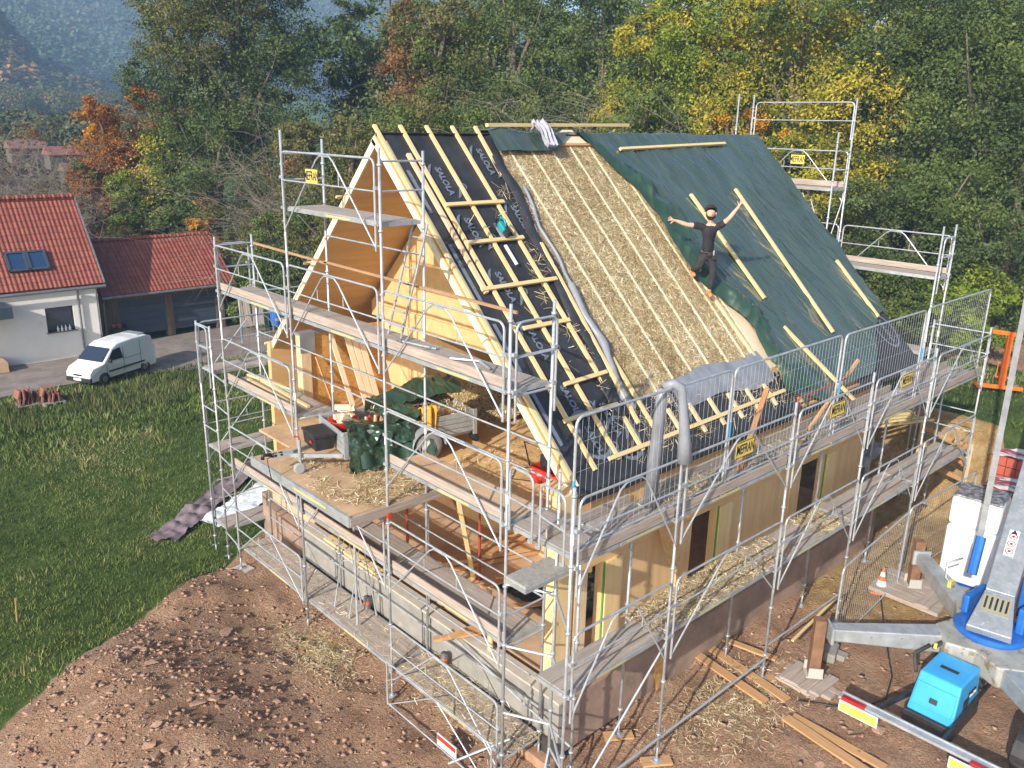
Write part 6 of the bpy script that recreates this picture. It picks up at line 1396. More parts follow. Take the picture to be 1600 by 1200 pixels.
def upstairs_and_below():
    # leaning planks by the strand board wall
    for k, (x, w_, lab) in enumerate([(.62, .12, 'narrow pale plank leaning alone against the strand board wall'), (1.00, .14, 'left plank of the trio leaning on the strand board wall'), (1.16, .14, 'middle plank of the trio leaning on the strand board wall'), (1.32, .14, 'right plank of the trio leaning on the strand board wall')]):
        b = MB(); b.beam((x + .1, 7.55 if k else 7.5, 1.28), (x - .08, 8.06, 2.92 + .04 * k), w_, .03, (0, -1, .3)); tag(b.build('leaning_plank', WHITEWOOD, bevel=.003), lab, 'plank', 'planks leaning on the strand board wall')
    b = MB(); b.beam((.35, 7.7, 1.28), (.10, 8.0, 2.5), .04, .03); tag(b.build('lath', BROWNWOOD), 'thin brown lath leaning on the strand board near the left post', 'lath')
    # straw heap inside the opening
    r = np.random.default_rng(8); mb = MB()
    def hz(x, y): return 1.25 + .62 * math.exp(-(((x - 3.5) / .75) ** 2 + ((y - 6.0) / .75) ** 2)) + .2 * math.exp(-(((x - 3.3) / .7) ** 2 + ((y - 5.1) / .8) ** 2))
    mb.grid(lambda p, q: (2.3 + 2.2 * p, 4.6 + 1.95 * q, hz(2.3 + 2.2 * p, 4.6 + 1.95 * q) - .02 + .04 * noise.noise(Vector((p * 14, q * 14, 0)))), 50, 50); base = mb.build('straw_heap', STRAWM); tag(base, 'heap of loose straw on the upper floor behind the trailer', 'straw', kind='stuff')
    pts = []
    while len(pts) < 7000: 
        x, y = 2.3 + 2.2 * r.random(), 4.6 + 1.9 * r.random()
        if hz(x, y) > 1.30: pts.append((x, y, hz(x, y) + .04 * r.random()))
    strands('straw_tuft', pts, np.array([0, 0, 1.]), STRAND, base, .06, .2, .01, 3, .4)
    pts = [(r.uniform(.5, 2.8), r.uniform(.8, 3.8), 1.262 + .02 * r.random()) for _ in range(1500)]; o = strands('loose_straw', pts, np.array([0, 0, 1.]), STRAND, None, .05, .16, .008, 31); tag(o, 'thin scatter of straw on the upper floor slab', 'straw', kind='stuff')
    # compressor near the right corner of the upper floor
    g = thing('compressor', 'red and blue compressor machine on the upper floor next to the right roof slope', 'compressor', (1.2, 1.75, 1.25))
    b = MB(); b.tube([(.95, 1.5, 1.42), (1.6, 1.5, 1.42)], .15, 14); b.build('tank', RED, g, smooth=True); b = MB(); b.tube([(.95, 1.85, 1.42), (1.6, 1.85, 1.42)], .12, 14); b.build('tank', RED, g, smooth=True)
    b = MB(); b.box(.95, 1.6, 1.4, 1.98, 1.56, 1.60); b.build('frame', RED, g); b = MB(); b.obox((1.15, 1.68, 1.74), (.28, .24, .26)); b.build('motor', BLK, g, bevel=.04); b = MB(); b.obox((1.45, 1.66, 1.86), (.22, .22, .40)); b.build('cover', BLUEP, g, bevel=.04)
    b = MB(); b.tube([(.95, 1.4, 1.6), (.8, 1.4, 2.1), (.8, 1.98, 2.1), (.95, 1.98, 1.6)], .015); b.build('handle', BLK, g)
    b = MB(); b.tube([(1.0, 2.0, 1.27), (.8, 2.3, 1.27), (1.2, 2.6, 1.27), (1.8, 2.3, 1.27), (2.2, 2.8, 1.27), (2.9, 3.0, 1.27)], .010, 5); tag(b.build('air_hose', BLK), 'thin black hose snaking over the upper floor from the compressor', 'hose')
    # props, timber stacks and film on the ground floor
    for k, (x, y, lab) in enumerate([(.95, 3.35, 'red steel prop under the upper floor edge nearest the timber pile'), (.5, 5.2, 'red steel prop behind the timber platform'), (1.9, 1.4, 'red steel prop near the right corner post')]):
        t = thing('steel_prop', lab, 'prop', (x, y, -1.35), 'red steel props'); b = MB(); b.cyl((x, y, -1.34), (x, y, -.1), .03); b.build('outer_tube', REDOX, t); b = MB(); b.cyl((x, y, -.1), (x, y, .69), .024); b.build('inner_tube', REDOX, t); b = MB(); b.obox((x, y, -1.345), (.12, .12, .01)); b.obox((x, y, .695), (.12, .12, .01)); b.build('plate', REDOX, t)
    b = MB(); b.beam((.86, 3.42, -1.33), (-.28, 2.55, 1.18), .09, .035); tag(b.build('brace_board', PINE), 'yellow board slanting down from the platform edge to the floor', 'board')
    b = MB(); b.beam((-.55, 1.30, -1.28), (-.50, 1.40, -.10), .10, .035, (1, 0, 0)); tag(b.build('brace_board', PINE), 'short yellow board standing on the concrete wall', 'board')
    b = MB(); b.beam((.1, 3.4, 1.0), (.35, 3.05, .2), .12, .04); tag(b.build('brace_board', BROWNWOOD), 'short brown board hanging below the platform', 'board')
    r_ = random.Random(5); k = 0
    labs = ['lowest', 'second', 'third', 'fourth', 'fifth', 'sixth', 'seventh', 'topmost', 'shortest']
    for i in range(9):
        y = 4.0 + (i % 5) * .20; z = -1.33 + (.06 if i < 5 else .20); b = MB(); b.beam((.35 + r_.uniform(-.2, .2), y + .05, z), (3.6, y - 1.0 + r_.uniform(-.1, .1), z), .15, .10); tag(b.build('timber', BROWNWOOD, bevel=.005), labs[i] + ' squared timber of the pile on the ground floor', 'timber', 'timber pile on the ground floor')
    mb = MB(); mb.grid(lambda p, q: (1.0 + 2.2 * p, .9 + 2.0 * q, -1.32 + .16 * abs(fbm(p * 4, q * 4, 2, 4)) + .16 * math.sin(PI * p) * math.sin(PI * q)), 50, 50); tag(mb.build('dark_film', M('black_green_film', (.012, .02, .016), (.02, .035, .026), 2, .3, bump=.6, bscale=6), smooth=True), 'heap of dark green plastic film on the ground floor', 'plastic film')
    for k, (x0, y0, x1, y1, z, lab) in enumerate([(1.0, 2.9, 2.4, 1.9, -1.10, 'loose board lying on the dark plastic film'), (.7, 3.0, 1.9, 2.7, -1.27, 'short loose board at the edge of the dark film'), (.3, 2.4, 1.6, 1.5, -1.3, 'loose board on the floor in front of the film')]):
        b = MB(); b.beam((x0, y0, z), (x1, y1, z + .04), .14, .035); tag(b.build('board', BROWNWOOD), lab, 'board')
    # things on the concrete wall
    b = MB(); b.beam((-.52, 6.75, -1.24), (-.53, 4.75, -1.24), .22, .05); tag(b.build('board', PINE), 'yellow board lying along the top of the concrete wall', 'board')
    for k in range(3): b = MB(); b.beam((-1.15 + .1 * k, 2.15 - .10 * k, -1.22 + .03 * k), (-.25, 1.62 + .1 * k, -1.17 + .03 * k), .10, .05); tag(b.build('timber_offcut', BROWNWOOD), ['lower timber offcut lying across the concrete wall', 'middle timber offcut lying across the concrete wall', 'upper timber offcut lying across the concrete wall'][k], 'offcut', 'offcuts across the concrete wall')
    for k, (x, y, lab) in enumerate([(-.78, 4.85, 'left grey drain pipe with an orange ring beside the concrete wall'), (-.78, 2.3, 'right grey drain pipe with an orange ring beside the concrete wall')]):
        t = thing('drain_pipe', lab, 'pipe', (x, y, -2.5), 'drain pipes'); b = MB(); b.tube([(x, y, -2.9), (x, y, -1.75)], .07, 14); b.build('pipe', M('grey_pvc', (.10, .095, .10), None, rough=.5), t, smooth=True); b = MB(); b.tube([(x, y, -1.90), (x, y, -1.84)], .073, 14); b.build('ring', M('orange_seal', (.55, .12, .04), None), t)
    b = MB(); b.beam((2.36, -.38, .045), (2.36, -.03, .80), .32, .012, (0, -1, .5)); tag(b.build('strand_board_offcut', OSB), 'upright strand board offcut leaning on the right wall between the openings', 'board')
    b = MB(); b.beam((2.05, -.5, -2.3), (1.95, -.42, -1.5), .25, .03, (0, -1, 0)); tag(b.build('strand_board_offcut', OSB), 'strand board offcut leaning on the foundation under the side scaffold', 'board')
    # on the upper side platform
    b = MB(); b.beam((2.79, -1.2, 2.08), (4.7, -.45, 2.9), .09, .09); tag(b.build('timber_strut', M('orange_brown_timber', (.42, .19, .06), (.50, .24, .09), 3, .7)), 'orange brown squared timber leaning between platform and eaves', 'timber')
    b = MB(); b.beam((5.5, -.95, 2.05), (6.5, -1.28, 3.35), .05, .05); tag(b.build('batten', BROWNWOOD), 'thin batten leaning against the mesh fence behind a yellow sign', 'batten')
    b = MB(); b.tube([(4.3, -1.30, 2.3), (4.3, -1.30, 2.95), (4.36, -1.3, 3.03), (6.1, -1.30, 3.06)], .018); tag(b.build('rusty_rail', REDOX), 'rusty red rail standing behind the second yellow sign', 'rail')
    for k, (x0, y0, x1, y1, z, lab) in enumerate([(XO + .35, 8.7, XO + .25, 6.5, 2.06, 'left pine batten lying on the far left platform'), (XO + .55, 8.6, XO + .42, 6.2, 2.06, 'middle pine batten lying on the far left platform'), (XO + .45, 8.9, XO + .68, 7.3, 2.10, 'crossed pine batten on top of the others on the far left platform')]):
        b = MB(); b.beam((x0, y0, z), (x1, y1, z), .07, .04); tag(b.build('batten', PINE), lab, 'batten', 'battens on the far left platform')
    b = MB()
    b.tube([(-1.15, 3.0, 4.06), (-1.0, 2.2, 4.06)], .02); tag(b.build('scaffold_tube', GALV), 'short tube lying on the third level platform', 'tube'); b = MB(); b.tube([(-1.2, 1.6, 4.07), (-.95, 1.2, 4.07), (-1.1, .8, 4.07)], .02); tag(b.build('scaffold_coupler', GALV), 'bent coupler piece lying on the third level platform near its right end', 'coupler')
    # straw on the side platforms and soil
    pts = []
    while len(pts) < 9000:
        lv = r.random() < .5; x = r.uniform(.4, 7 if lv else 6.5); y = -.82 - .72 * r.random() ** (.8 if lv else 1.4); dens = noise.noise(Vector((x * .9, 2 if lv else 9, 0))) + .25 + (.35 if (not lv and x < 4) else 0)
        if r.random() < dens: pts.append((x, y, (2.035 if lv else .035) + .035 * r.random() ** 2))
    o = strands('platform_straw', pts, np.array([0, 0, 1.]), STRAND, None, .05, .18, .008, 21, .85); tag(o, 'straw spilled over both side scaffold platforms', 'straw', kind='stuff')
    pts = []
    while len(pts) < 9000:
        q = r.random()
        if q < .45: x, y = r.normal(2.6, 1.0), r.normal(-1.6, .45)
        elif q < .75: x, y = r.normal(-1.85, .35), r.normal(5.0, .6)
        elif q < .9: x, y = r.normal(-1.1, .3), r.uniform(-.2, 2.8)
        else: x, y = r.uniform(-1.5, -.8), r.uniform(-.1, 9); 
        z = H(x, y) + .015
        if q >= .75: z = -2.005 if q < .9 else -2.005
        if x > -.3 and y > -.45: continue
        pts.append((x, y, z))
    o = strands('ground_straw', pts, np.array([0, 0, 1.]), STRAND, None, .05, .17, .008, 22, .9); tag(o, 'straw trodden into the soil round the scaffold feet', 'straw', kind='stuff')
    # boards on the soil at the lower right
    for k, (a, c, w_, lab) in enumerate([((3.35, .0, ), (3.05, -2.05), .20, 'long brown board on the soil, left one of the pair below the side scaffold'), ((3.75, -.35), (3.45, -2.25), .20, 'long brown board on the soil, right one of the pair below the side scaffold'), ((2.95, -2.5), (2.75, -4.1), .20, 'brown board lying on the soil at the bottom right, left one'), ((3.12, -2.55), (3.1, -4.2), .18, 'brown board lying on the soil at the bottom right, right one'), ((4.1, -.2), (4.35, -1.5), .15, 'short board on the soil behind the long pair')]):
        b = MB(); z = max(H(*a), H(*c)) + .05; b.beam((a[0], a[1], z), (c[0], c[1], z), w_, .035); tag(b.build('board', BROWNWOOD, bevel=.003), lab, 'board')
    b = MB(); b.beam((6.9, -1.4, -1.9), (4.6, -1.65, -1.85), .05, .03); tag(b.build('lath', PINE), 'thin pale lath tied across the scaffold legs above the soil', 'lath')
upstairs_and_below()

# ---------------------------------------------------------------- the crane and everything on the right
def crane():
    G = -2.4
    t = thing('trailer_crane', 'grey galvanised trailer crane with spread outriggers and blue turntable in the bottom right corner', 'crane', (6.4, -4.4, G))
    def arm(a, c, w0, w1, h0, h1):
        a = Vector(a); c = Vector(c); d = (c - a).normalized(); s_ = d.cross(Vector((0, 0, 1))).normalized(); b = MB()
        P_ = [a - s_ * w0 / 2 - Vector((0, 0, h0)), c - s_ * w1 / 2 - Vector((0, 0, h1)), c + s_ * w1 / 2 - Vector((0, 0, h1)), a + s_ * w0 / 2 - Vector((0, 0, h0)), a - s_ * w0 / 2, c - s_ * w1 / 2, c + s_ * w1 / 2, a + s_ * w0 / 2]
        b.hexa(P_); o = b.build('outrigger_arm', GALVD, t, bevel=.02); b = MB(); b.obox(c + d * .03 - Vector((0, 0, h1 / 2)), (.05, w1 + .1, h1 + .08), rz=math.atan2(d.y, d.x)); b.build('end_plate', GALV, o); return o
    arm((5.95, -3.80, -1.12), (4.52, -2.40, -1.12), .40, .26, .36, .24)
    arm((7.25, -3.75, -1.15), (8.80, -2.28, -1.2), .42, .26, .36, .24)
    arm((5.70, -5.05, -1.12), (4.2, -6.5, -1.12), .40, .26, .36, .24)
    arm((7.2, -5.1, -1.12), (8.8, -6.3, -1.12), .40, .26, .36, .24)
    for x, y in ((4.36, -2.24), (8.92, -2.14), (4.05, -6.65)):
        g = H(x, y) + .14; b = MB(); b.obox((x, y, (g + .05 - .98) / 2 + .0), (.20, .20, abs(g + .05 + .98)), rz=.7); l = b.build('outrigger_leg', RUSTP, t, bevel=.01)
        b = MB(); b.obox((x, y, g + .05), (.30, .30, .03), rz=.7); 
        for s_ in (-.14, .14): b.obox((x + s_ * .7, y + s_ * .7, g + .14), (.02, .26, .2), rz=.7)
        b.build('foot_plate', M('grey_steel', (.42, .41, .38), None, rough=.6), l)
    b = MB(); b.prism([(5.55, -4.0), (6.05, -3.62), (6.6, -3.80), (7.2, -3.55), (7.5, -3.95), (7.2, -4.5), (7.4, -5.1), (6.9, -5.3), (6.3, -5.05), (5.75, -5.3), (5.45, -4.9), (5.7, -4.45)], -1.50, -1.10); b.build('chassis', M('dirty_zinc', (.30, .30, .27), (.42, .42, .39), 3, .6, metal=.2, c3=(.2, .16, .10), s3=5, l3=.55, bump=.2), t, bevel=.03)
    b = MB(); b.lathe((6.55, -4.4, -1.10), [(0, 0), (.60, 0), (.62, .04), (.57, .08), (.54, .09), (0, .09)], 32); b.build('turntable', BLUEP, t, smooth=False)
    for c_, d_ in (((7.0, -3.92, -.82), (.75, .12, .36)), ((7.5, -4.85, -.6), (.6, .5, .8)), ((6.95, -4.85, -.75), (.7, .14, .5))): b = MB(); b.obox(c_, d_, rz=-.1); b.build('slewing_frame', BLUEP, t, bevel=.03)
    b = MB(); b.tube([(7.25, -3.72, -.5), (7.6, -3.66, .15)], .09, 8); b.build('blue_cylinder', BLUEP, t)
    b = MB(); b.tube([(6.7, -3.62, -.6), (6.55, -3.5, -.4), (6.65, -3.45, -.15), (6.95, -3.6, -.1)], .02, 7); b.build('hose', GALV, t, smooth=True); b = MB(); b.tube([(7.0, -4.95, -.2), (7.2, -5.1, .05), (7.5, -5.0, .0)], .02, 7); b.build('hose', GALV, t, smooth=True)
    b = MB(); b.obox((6.62, -3.58, -.52), (.14, .06, .12)); b.build('tag_plate', YEL, t)
    # boom: tapered box
    a = Vector((6.05, -4.50, -.95)); c = a + Vector((4.0, .72, 2.3)) * 2.6; d = (c - a).normalized(); s_ = d.cross(Vector((0, 0, 1))).normalized(); n = s_.cross(d)
    b = MB(); m = a + d * .9
    b.hexa([a - s_ * .36 - n * .02, m - s_ * .24 - n * .45, m + s_ * .24 - n * .45, a + s_ * .36 - n * .02, a - s_ * .36 + n * .16, m - s_ * .24 + n * .10, m + s_ * .24 + n * .10, a + s_ * .36 + n * .16])
    b.hexa([m - s_ * .24 - n * .45, c - s_ * .34 - n * .6, c + s_ * .34 - n * .6, m + s_ * .24 - n * .45, m - s_ * .24 + n * .10, c - s_ * .34 + n * .12, c + s_ * .34 + n * .12, m + s_ * .24 + n * .10]); bo = b.build('boom', M('spangled_zinc', (.36, .39, .41), (.50, .53, .55), 5, .42, metal=.55, c3=(.62, .65, .68), s3=16, l3=.6, bump=.05), t, bevel=.02)
    gl = m.lerp(a, .35) + n * .155
    b = MB(); Mx = Matrix((s_, d, n)).transposed(); b.obox(gl, (.46, .34, .03), M=Mx); vp = b.build('vent_plate', M('olive_zinc', (.26, .25, .18), None, rough=.6), bo)
    b = MB()
    for k in range(5): b.obox(gl + s_ * (-.17 + .085 * k) + n * .017, (.035, .26, .01), M=Mx)
    b.build('vent_slots', BLK, vp)
    # warning sticker with three round signs
    ps = a + d * 2.05 - s_ * .05 + n * .118; b = MB(); b.obox(ps, (.17, .62, .006), M=Mx); st = b.build('warning_sticker', WHITEP, bo); b = MB(); k2 = MB()
    for k in range(3):
        q = ps + d * (-.20 + .18 * k) + n * .005; b.lathe(q, [(.055, 0), (.072, 0)], 20, axis=n); k2.lathe(q, [(0, .0), (.028, 0)], 7, axis=n); b.obox(q, (.11, .012, .002), M=Mx @ Matrix.Rotation(.8, 3, 'Z'))
    b.build('red_rings', RED, st); q = ps + d * .26 + n * .005; k2.add([q - s_ * .06 - d * .04, q + s_ * .06 - d * .04, q + d * .06], [(0, 1, 2)]); k2.build('pictograms', BLK, st)
    b = MB(); a2 = Vector((7.75, -3.60, .05)); b.beam(a2, a2 + Vector((2.0, .58, 4.0)) * 1.6, .11, .11); b.build('slim_mast', M('dull_zinc', (.13, .14, .15), (.20, .21, .22), 5, .6, metal=.2), t)
    # wheels
    for x, y in ((5.95, -3.95), (4.9, -5.7), (7.2, -5.2)):
        b = MB(); b.lathe((x, y, G + .38), [(.2, -.11), (.36, -.12), (.38, -.08), (.38, .08), (.36, .12), (.2, .11)], 22, axis=(.15, 1, 0)); w_ = b.build('wheel', RUBBER, t, smooth=True); b = MB(); b.lathe((x, y, G + .38), [(0, -.06), (.2, -.08), (.2, .08), (0, .06)], 16, axis=(.15, 1, 0)); b.build('rim', GALVD, w_)
        b = MB(); b.grid(lambda p, q: (x - .46 * math.cos(PI * p), y + (q - .5) * .3, G + .42 + .44 * math.sin(PI * p)), 12, 2); b.build('mudguard', BLK, t, solid=.02)
    # rear lamp bar
    lb = thing('lamp_bar', 'detachable aluminium lamp bar with red lamps and yellow plates lying by the blue generator', 'lamp bar', (3.6, -4.4, -1.8)); z = -1.72
    b = MB(); b.beam((3.58, -3.12, z), (3.66, -5.9, z), .14, .05); b.beam((3.66, -3.12, z - .02), (3.74, -5.9, z - .02), .03, .12); b.build('bar', GALV, lb)
    for y in (-3.38, -5.45): b = MB(); b.obox((3.53, y, z + .01), (.10, .40, .09), rz=.03); b.build('red_lamp', M('red_lens', (.36, .01, .01), None, rough=.15, coat=.5), lb, bevel=.01)
    for y in (-3.5, -5.3): b = MB(); b.obox((3.46, y, z - .10), (.02, .62, .16), rz=.03); p = b.build('yellow_plate', YEL, lb); b = MB(); b.obox((3.455, y, z - .10), (.02, .66, .20), rz=.03); b.xf(Matrix.Translation((.012, 0, 0))).build('border', WHITEP, p)
    b = MB(); b.beam((3.75, -3.7, z - .03), (6.1, -4.2, z - .05), .05, .08); b.beam((3.75, -4.75, z - .03), (6.1, -4.7, z - .05), .05, .08); b.build('support_arm', BLK, lb)
    # blue generator
    g = thing('generator', 'bright blue generator box with a black base between the lamp bar and the crane', 'generator', (5, -4.3, -2)); x0, x1, y0, y1, z0 = 4.40, 5.50, -4.68, -3.92, -2.0
    b = MB(); b.hexa([(x0, y0, z0 + .08), (x1, y0, z0 + .08), (x1, y1, z0 + .08), (x0, y1, z0 + .08), (x0 + .24, y0 + .04, z0 + .74), (x1, y0 + .04, z0 + .74), (x1, y1 - .04, z0 + .74), (x0 + .24, y1 - .04, z0 + .74)]); b.build('hood', LBLUE, g, bevel=.03)
    b = MB(); b.box(x0 - .06, x1 + .04, y0 - .03, y1 + .03, z0 - .16, z0 + .09); b.build('base', BLK, g, bevel=.02)
    b = MB(); b.obox((x0 + .62, (y0 + y1) / 2, z0 + .745), (.09, .30, .012)); b.build('grip_recess', BLK, g, bevel=.004)
    sl = Vector((.24, 0, .66)).normalized(); nn = Vector((-.66, 0, .24)).normalized(); fc = Vector((x0 + .11, (y0 + y1) / 2, z0 + .40)); Mf = Matrix((Vector((0, -1, 0)), sl, nn)).transposed()
    b = MB(); b.obox(fc + sl * .0 + nn * .012, (.64, .40, .015), M=Mf); dr = b.build('front_door', LBLUE, g, bevel=.006); b = MB(); b.obox(fc - sl * .04 + nn * .024, (.13, .09, .012), M=Mf); b.build('control_panel', BLK, dr)
    b = MB()
    for k in range(5): b.obox((x0 + .42 + .05 * k, y0 + .015, z0 + .30), (.02, .02, .22))
    b.build('louvres', BLK, g)
    b = MB(); b.obox((x1 - .35, y0 + .01, z0 + .42), (.30, .02, .12)); pl = b.build('name_plate', BLK, g)
    text_mesh('GenSet', .10, frame_M((x1 - .35, y0 - .003, z0 + .42), (1, 0, 0), (0, 0, 1)), WHITEP, 'lettering', pl)
    b = MB(); b.tube([(x1 - .1, y1 + .05, z0 + .80), (x1 + .2, y1 + .02, z0 + .78), (x1 + .35, y1 - .3, z0 + .6), (x1 + .38, y0, z0 + .1)], .045, 8); b.tube([(x0 + .5, y1 + .1, z0 + .5), (x0 + .7, y1 + .25, z0 + .7), (x1 - .1, y1 + .12, z0 + .8)], .035, 8); b.build('exhaust_hose', RUBBER, g, smooth=True)
    b = MB(); b.cyl((x1 - .12, y1 + .02, z0 + .8), (x1 - .12, y1 + .02, z0 + .9), .03); b.build('filler_cap', YEL, g)
    # cribbing under the feet
    r = random.Random(8)
    for cx, cy, n, nm in ((4.30, -2.20, 8, 'under the left outrigger foot'), (8.9, -2.15, 5, 'under the rear outrigger foot')):
        z = H(cx, cy)
        for k in range(n):
            b = MB(); L_ = r.uniform(.75, 1.1) if n == 8 else 1.5; w_ = .19 if n == 8 else .30; lay = k // 4; off = ((k % 4) - 1.5) * (w_ + .01)
            if lay == 0: b.obox((cx + off, cy + r.uniform(-.06, .06), z + .05), (w_, L_, .09), rz=r.uniform(-.04, .04))
            else: b.obox((cx + r.uniform(-.04, .04), cy + off, z + .125), (L_ * .9, w_, .06), rz=r.uniform(-.04, .04))
            tag(b.build('sleeper_block', TOE, bevel=.008), '%s weathered timber block %s' % (['leftmost lower', 'second lower', 'third lower', 'rightmost lower', 'front upper', 'second upper', 'third upper', 'rear upper'][k], nm), 'timber block', 'timber blocks ' + nm)
    b = MB(); b.obox((5.35, -2.1, H(5.3, -2.1) + .12), (.5, .22, .2), rz=.3); tag(b.build('fence_block', CONC, bevel=.03), 'grey concrete fence block behind the left outrigger leg', 'concrete block')
crane()
def right_yard():
    # traffic cone
    x, y = 8.55, -1.62; z = H(x, y) + .02; t = thing('traffic_cone', 'orange and white traffic cone standing behind the crane outrigger', 'traffic cone', (x, y, z))
    b = MB(); b.obox((x, y, z + .02), (.40, .40, .045), rz=.4); b.build('base', ORANGE, t, bevel=.01); pr = lambda h: .155 * (1 - h / .66)
    for nm, h0, h1, m in (('orange_band', .04, .17, ORANGE), ('white_band', .17, .30, WHITEP), ('orange_band', .30, .40, ORANGE), ('white_band', .40, .50, WHITEP), ('orange_tip', .50, .60, ORANGE)):
        b = MB(); b.tube([(x, y, z + h0), (x, y, z + h1)], [pr(h0), pr(h1)], 18); b.build(nm, m, t, smooth=False)
    # tall white wrapped bale on a blue pallet
    t = thing('wrapped_bale', 'tall white plastic wrapped bale with a grey bitumen cap, left of the crane mast', 'bale', (10.4, -2.75, -2.3)); Rz = Matrix.Rotation(.12, 3, 'Z')
    for nm, z0, z1, s_ in (('lower_bale', -2.15, -.80, .98), ('upper_bale', -.79, -.12, .97)):
        b = MB(); b.obox((10.4, -2.75, (z0 + z1) / 2), (s_, s_ + .05, z1 - z0), M=Rz); b.build(nm, M('white_wrap', (.74, .77, .80), (.66, .70, .74), 2, .35, bump=.35, bscale=3), t, bevel=.09)
    b = MB(); b.obox((10.4, -2.75, -.10), (.92, .98, .05), M=Rz); b.build('cap', M('wet_bitumen', (.10, .10, .11), (.34, .35, .37), 9, .3, bump=.6, bscale=9, lo=.45, hi=.6), t, bevel=.02)
    b = MB(); b.obox((10.4, -2.75, -2.23), (1.1, 1.15, .13), M=Rz); b.build('pallet', BLUEP, t)
    # brick pallets
    for k, (x, y, z0, lab) in enumerate([(15.3, -2.05, -2.3, 'stack of red hollow bricks with striped film on top, behind the white bale'), (12.9, -2.75, -2.3, 'lower stack of red hollow bricks between the two crane masts')]):
        t = thing('brick_stack', lab, 'brick stack', (x, y, z0), 'brick stacks'); b = MB(); Rk = M('hollow_brick', (.42, .09, .055), (.34, .07, .045), 3, .8)
        r = random.Random(k)
        for i in range(6):
            for j in range(5): b.obox((x - .42, y - .5 + j * .25, z0 + .25 + i * .26), (.26, .235, .24)); b.obox((x - .14, y - .5 + j * .25, z0 + .25 + i * .26), (.26, .235, .24)); b.obox((x + .14, y - .5 + j * .25, z0 + .25 + i * .26), (.26, .235, .24))
        b.build('bricks', Rk, t, bevel=.008); b = MB(); b.obox((x - .1, y, z0 + .06), (1.0, 1.3, .12)); b.build('pallet', TOE, t)
        b = MB(); b.grid(lambda p, q: (x - .62 + 1.0 * p, y - .68 + 1.36 * q, z0 + 1.72 + .05 * fbm(p * 3, q * 3, k, 3) - .12 * (abs(q - .5) * 2) ** 6), 20, 20); b.build('film', M('striped_film', (.30, .06, .09), (.75, .72, .74), 1.5, .35, lo=.48, hi=.52, stretch=(5, 1, 1)), t, smooth=True)
    # orange pallet fork
    x, y = 18.2, -.45; z = H(x, y) + .05; t = thing('pallet_fork', 'orange crane pallet fork standing on the grass beyond the cut bank', 'pallet fork', (x, y, z)); d = Vector((.55, -.835, 0)); n = Vector((-.835, -.55, 0))
    c = Vector((x, y, z)); b = MB(); b.beam(c + Vector((0, 0, .25)), c + Vector((0, 0, 1.85)), .15, .13, n); b.build('mast', ORANGE, t, bevel=.01)
    b = MB(); b.beam(c + Vector((0, 0, 1.82)) + d * .12, c - d * .5 + Vector((0, 0, 1.88)), .12, .12); b.build('top_arm', ORANGE, t, bevel=.01)
    b = MB(); b.beam(c - d * .6 + Vector((0, 0, .22)), c + d * .6 + Vector((0, 0, .18)), .11, .11); b.build('cross_bar', ORANGE, t, bevel=.01)
    for s_ in (-.55, .55): b = MB(); q = c + d * s_ + Vector((0, 0, .14)); b.beam(q, q - n * .55 - Vector((0, 0, .02)), .11, .06); b.build('fork_tine', ORANGE if s_ < 0 else GALV, t)
    for s_ in (-.12, .12): b = MB(); q = c + d * s_ ; b.tube([q + Vector((0, 0, .5)), q + d * s_ * .5 + Vector((0, 0, .5)), q + d * s_ * .5 + Vector((0, 0, .95)), q + Vector((0, 0, .95))], .02); b.build('side_handle', ORANGE, t)
    # timber edge frame at the end of the side scaffold
    t = thing('barrier', 'raw timber barrier frame at the far end of the lower side platform', 'barrier', (14, -.8, -.5))
    for nm, a, c in (('post', (12.95, -1.55, -1.6), (12.95, -1.55, .12)), ('post', (13.6, -.1, -1.4), (13.6, -.1, .12)), ('rail', (12.95, -1.56, .0), (13.6, -.1, .0)), ('rail', (12.95, -1.56, -.45), (13.6, -.1, -.45)), ('rail', (12.95, -1.56, -.9), (13.6, -.1, -.9))): b = MB(); b.beam(a, c, .12, .045, (-.9, .4, 0)); b.build(nm, BROWNWOOD if nm == 'rail' else PINE2, t)
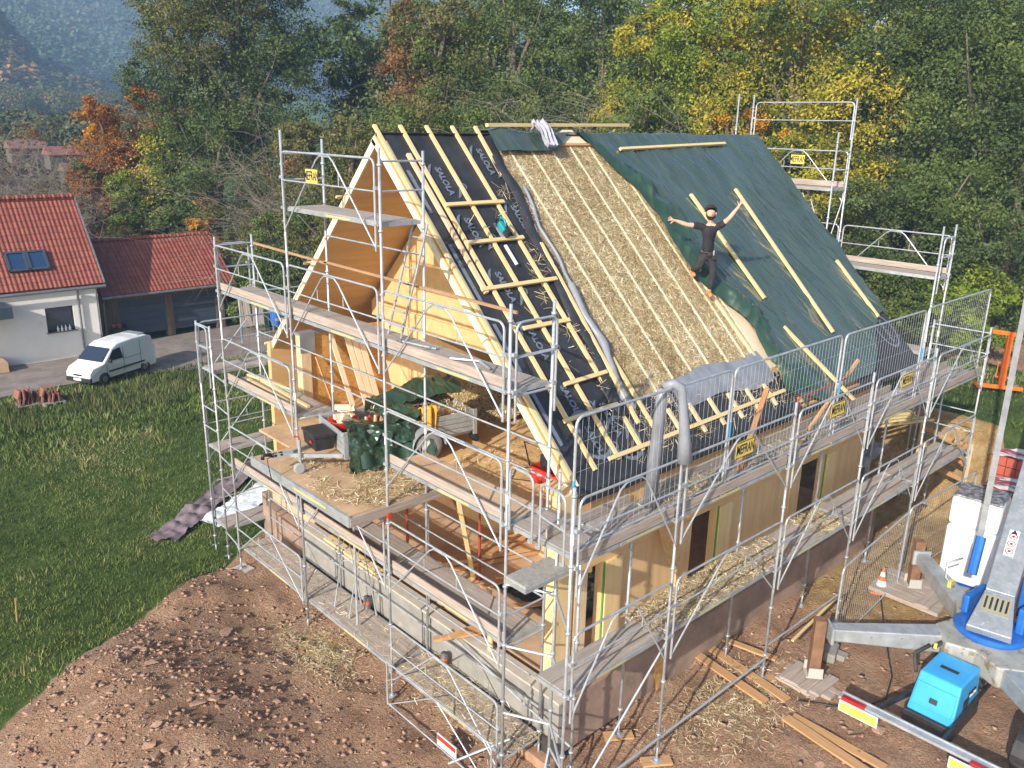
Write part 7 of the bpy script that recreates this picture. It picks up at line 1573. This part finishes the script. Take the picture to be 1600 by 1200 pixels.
    # film and timbers in the pit behind the wall end
    mb = MB(); mb.grid(lambda p, q: (11.0 + 1.7 * p, .1 + 1.4 * q, -.55 + .25 * abs(fbm(p * 3, q * 3, 1, 4)) + .2 * math.sin(PI * p)), 40, 40); tag(mb.build('grey_film', M('grey_film', (.24, .25, .28), (.36, .37, .42), 2, .4, bump=.5, bscale=5), smooth=True), 'crumpled grey plastic film piled beyond the end of the right wall', 'plastic film')
    r = random.Random(6)
    for k in range(5): b = MB(); y = .3 + .22 * k; b.beam((11.2 + r.uniform(0, .3), y + .8, .05 + .02 * k), (14.0, y - .5, .15), .07, .05); tag(b.build('long_batten', PINE), ['first', 'second', 'third', 'fourth', 'fifth'][k] + ' long batten from the front, laid over the pit beyond the right wall', 'batten', 'long battens over the pit')
    for k, (x, y) in enumerate([(11.3, .2), (12.1, .6), (12.5, 1.4), (11.7, 1.2)]):
        b = MB(); b.cyl((x, y, -2.3), (x, y, 1.9), .028); tag(b.build('steel_prop', GALV), ['grey steel prop nearest the wall end under the roof overhang', 'second grey steel prop under the roof overhang', 'third grey steel prop, deeper under the overhang', 'grey steel prop standing in the grey film'][k], 'prop', 'grey props under the roof overhang')
    b = MB(); x, y = 7.2, -3.0; b.prism([(9.3, -3.1), (8.0, -2.7), (7.6, -1.6), (8.2, -1.3), (9.6, -1.7), (9.9, -2.6)], H(8.6, -2.2) + .02, H(8.6, -2.2) + .07)
    b = MB(); b.obox((9.55, -2.9, -2.22), (.75, .5, .12), rz=.3); tag(b.build('stone_slab', CONC, bevel=.05), 'grey concrete slab lying between the outriggers', 'slab')
    # hose
    b = MB(); pts = [Vector((3.6, -2.4, 0)), Vector((3.9, -2.9, 0)), Vector((4.2, -3.3, 0)), Vector((4.9, -3.4, 0)), Vector((5.6, -3.2, 0)), Vector((7.0, -2.4, 0)), Vector((8.2, -1.8, 0)), Vector((9.5, -1.2, 0))]; b.tube([(p.x, p.y, H(p.x, p.y) + .04) for p in pts], .015, 6); tag(b.build('black_cable', BLK, smooth=True), 'thin black cable running over the soil past the outrigger foot', 'cable')
    b = MB(); x, y = -6.0, 10.4; b.beam((x, y, H(x, y) - .1), (x + .05, y, H(x, y) + .55), .04, .02); tag(b.build('wooden_stake', BROWNWOOD), 'single wooden stake in the grass above the spoil heap', 'stake')
right_yard()
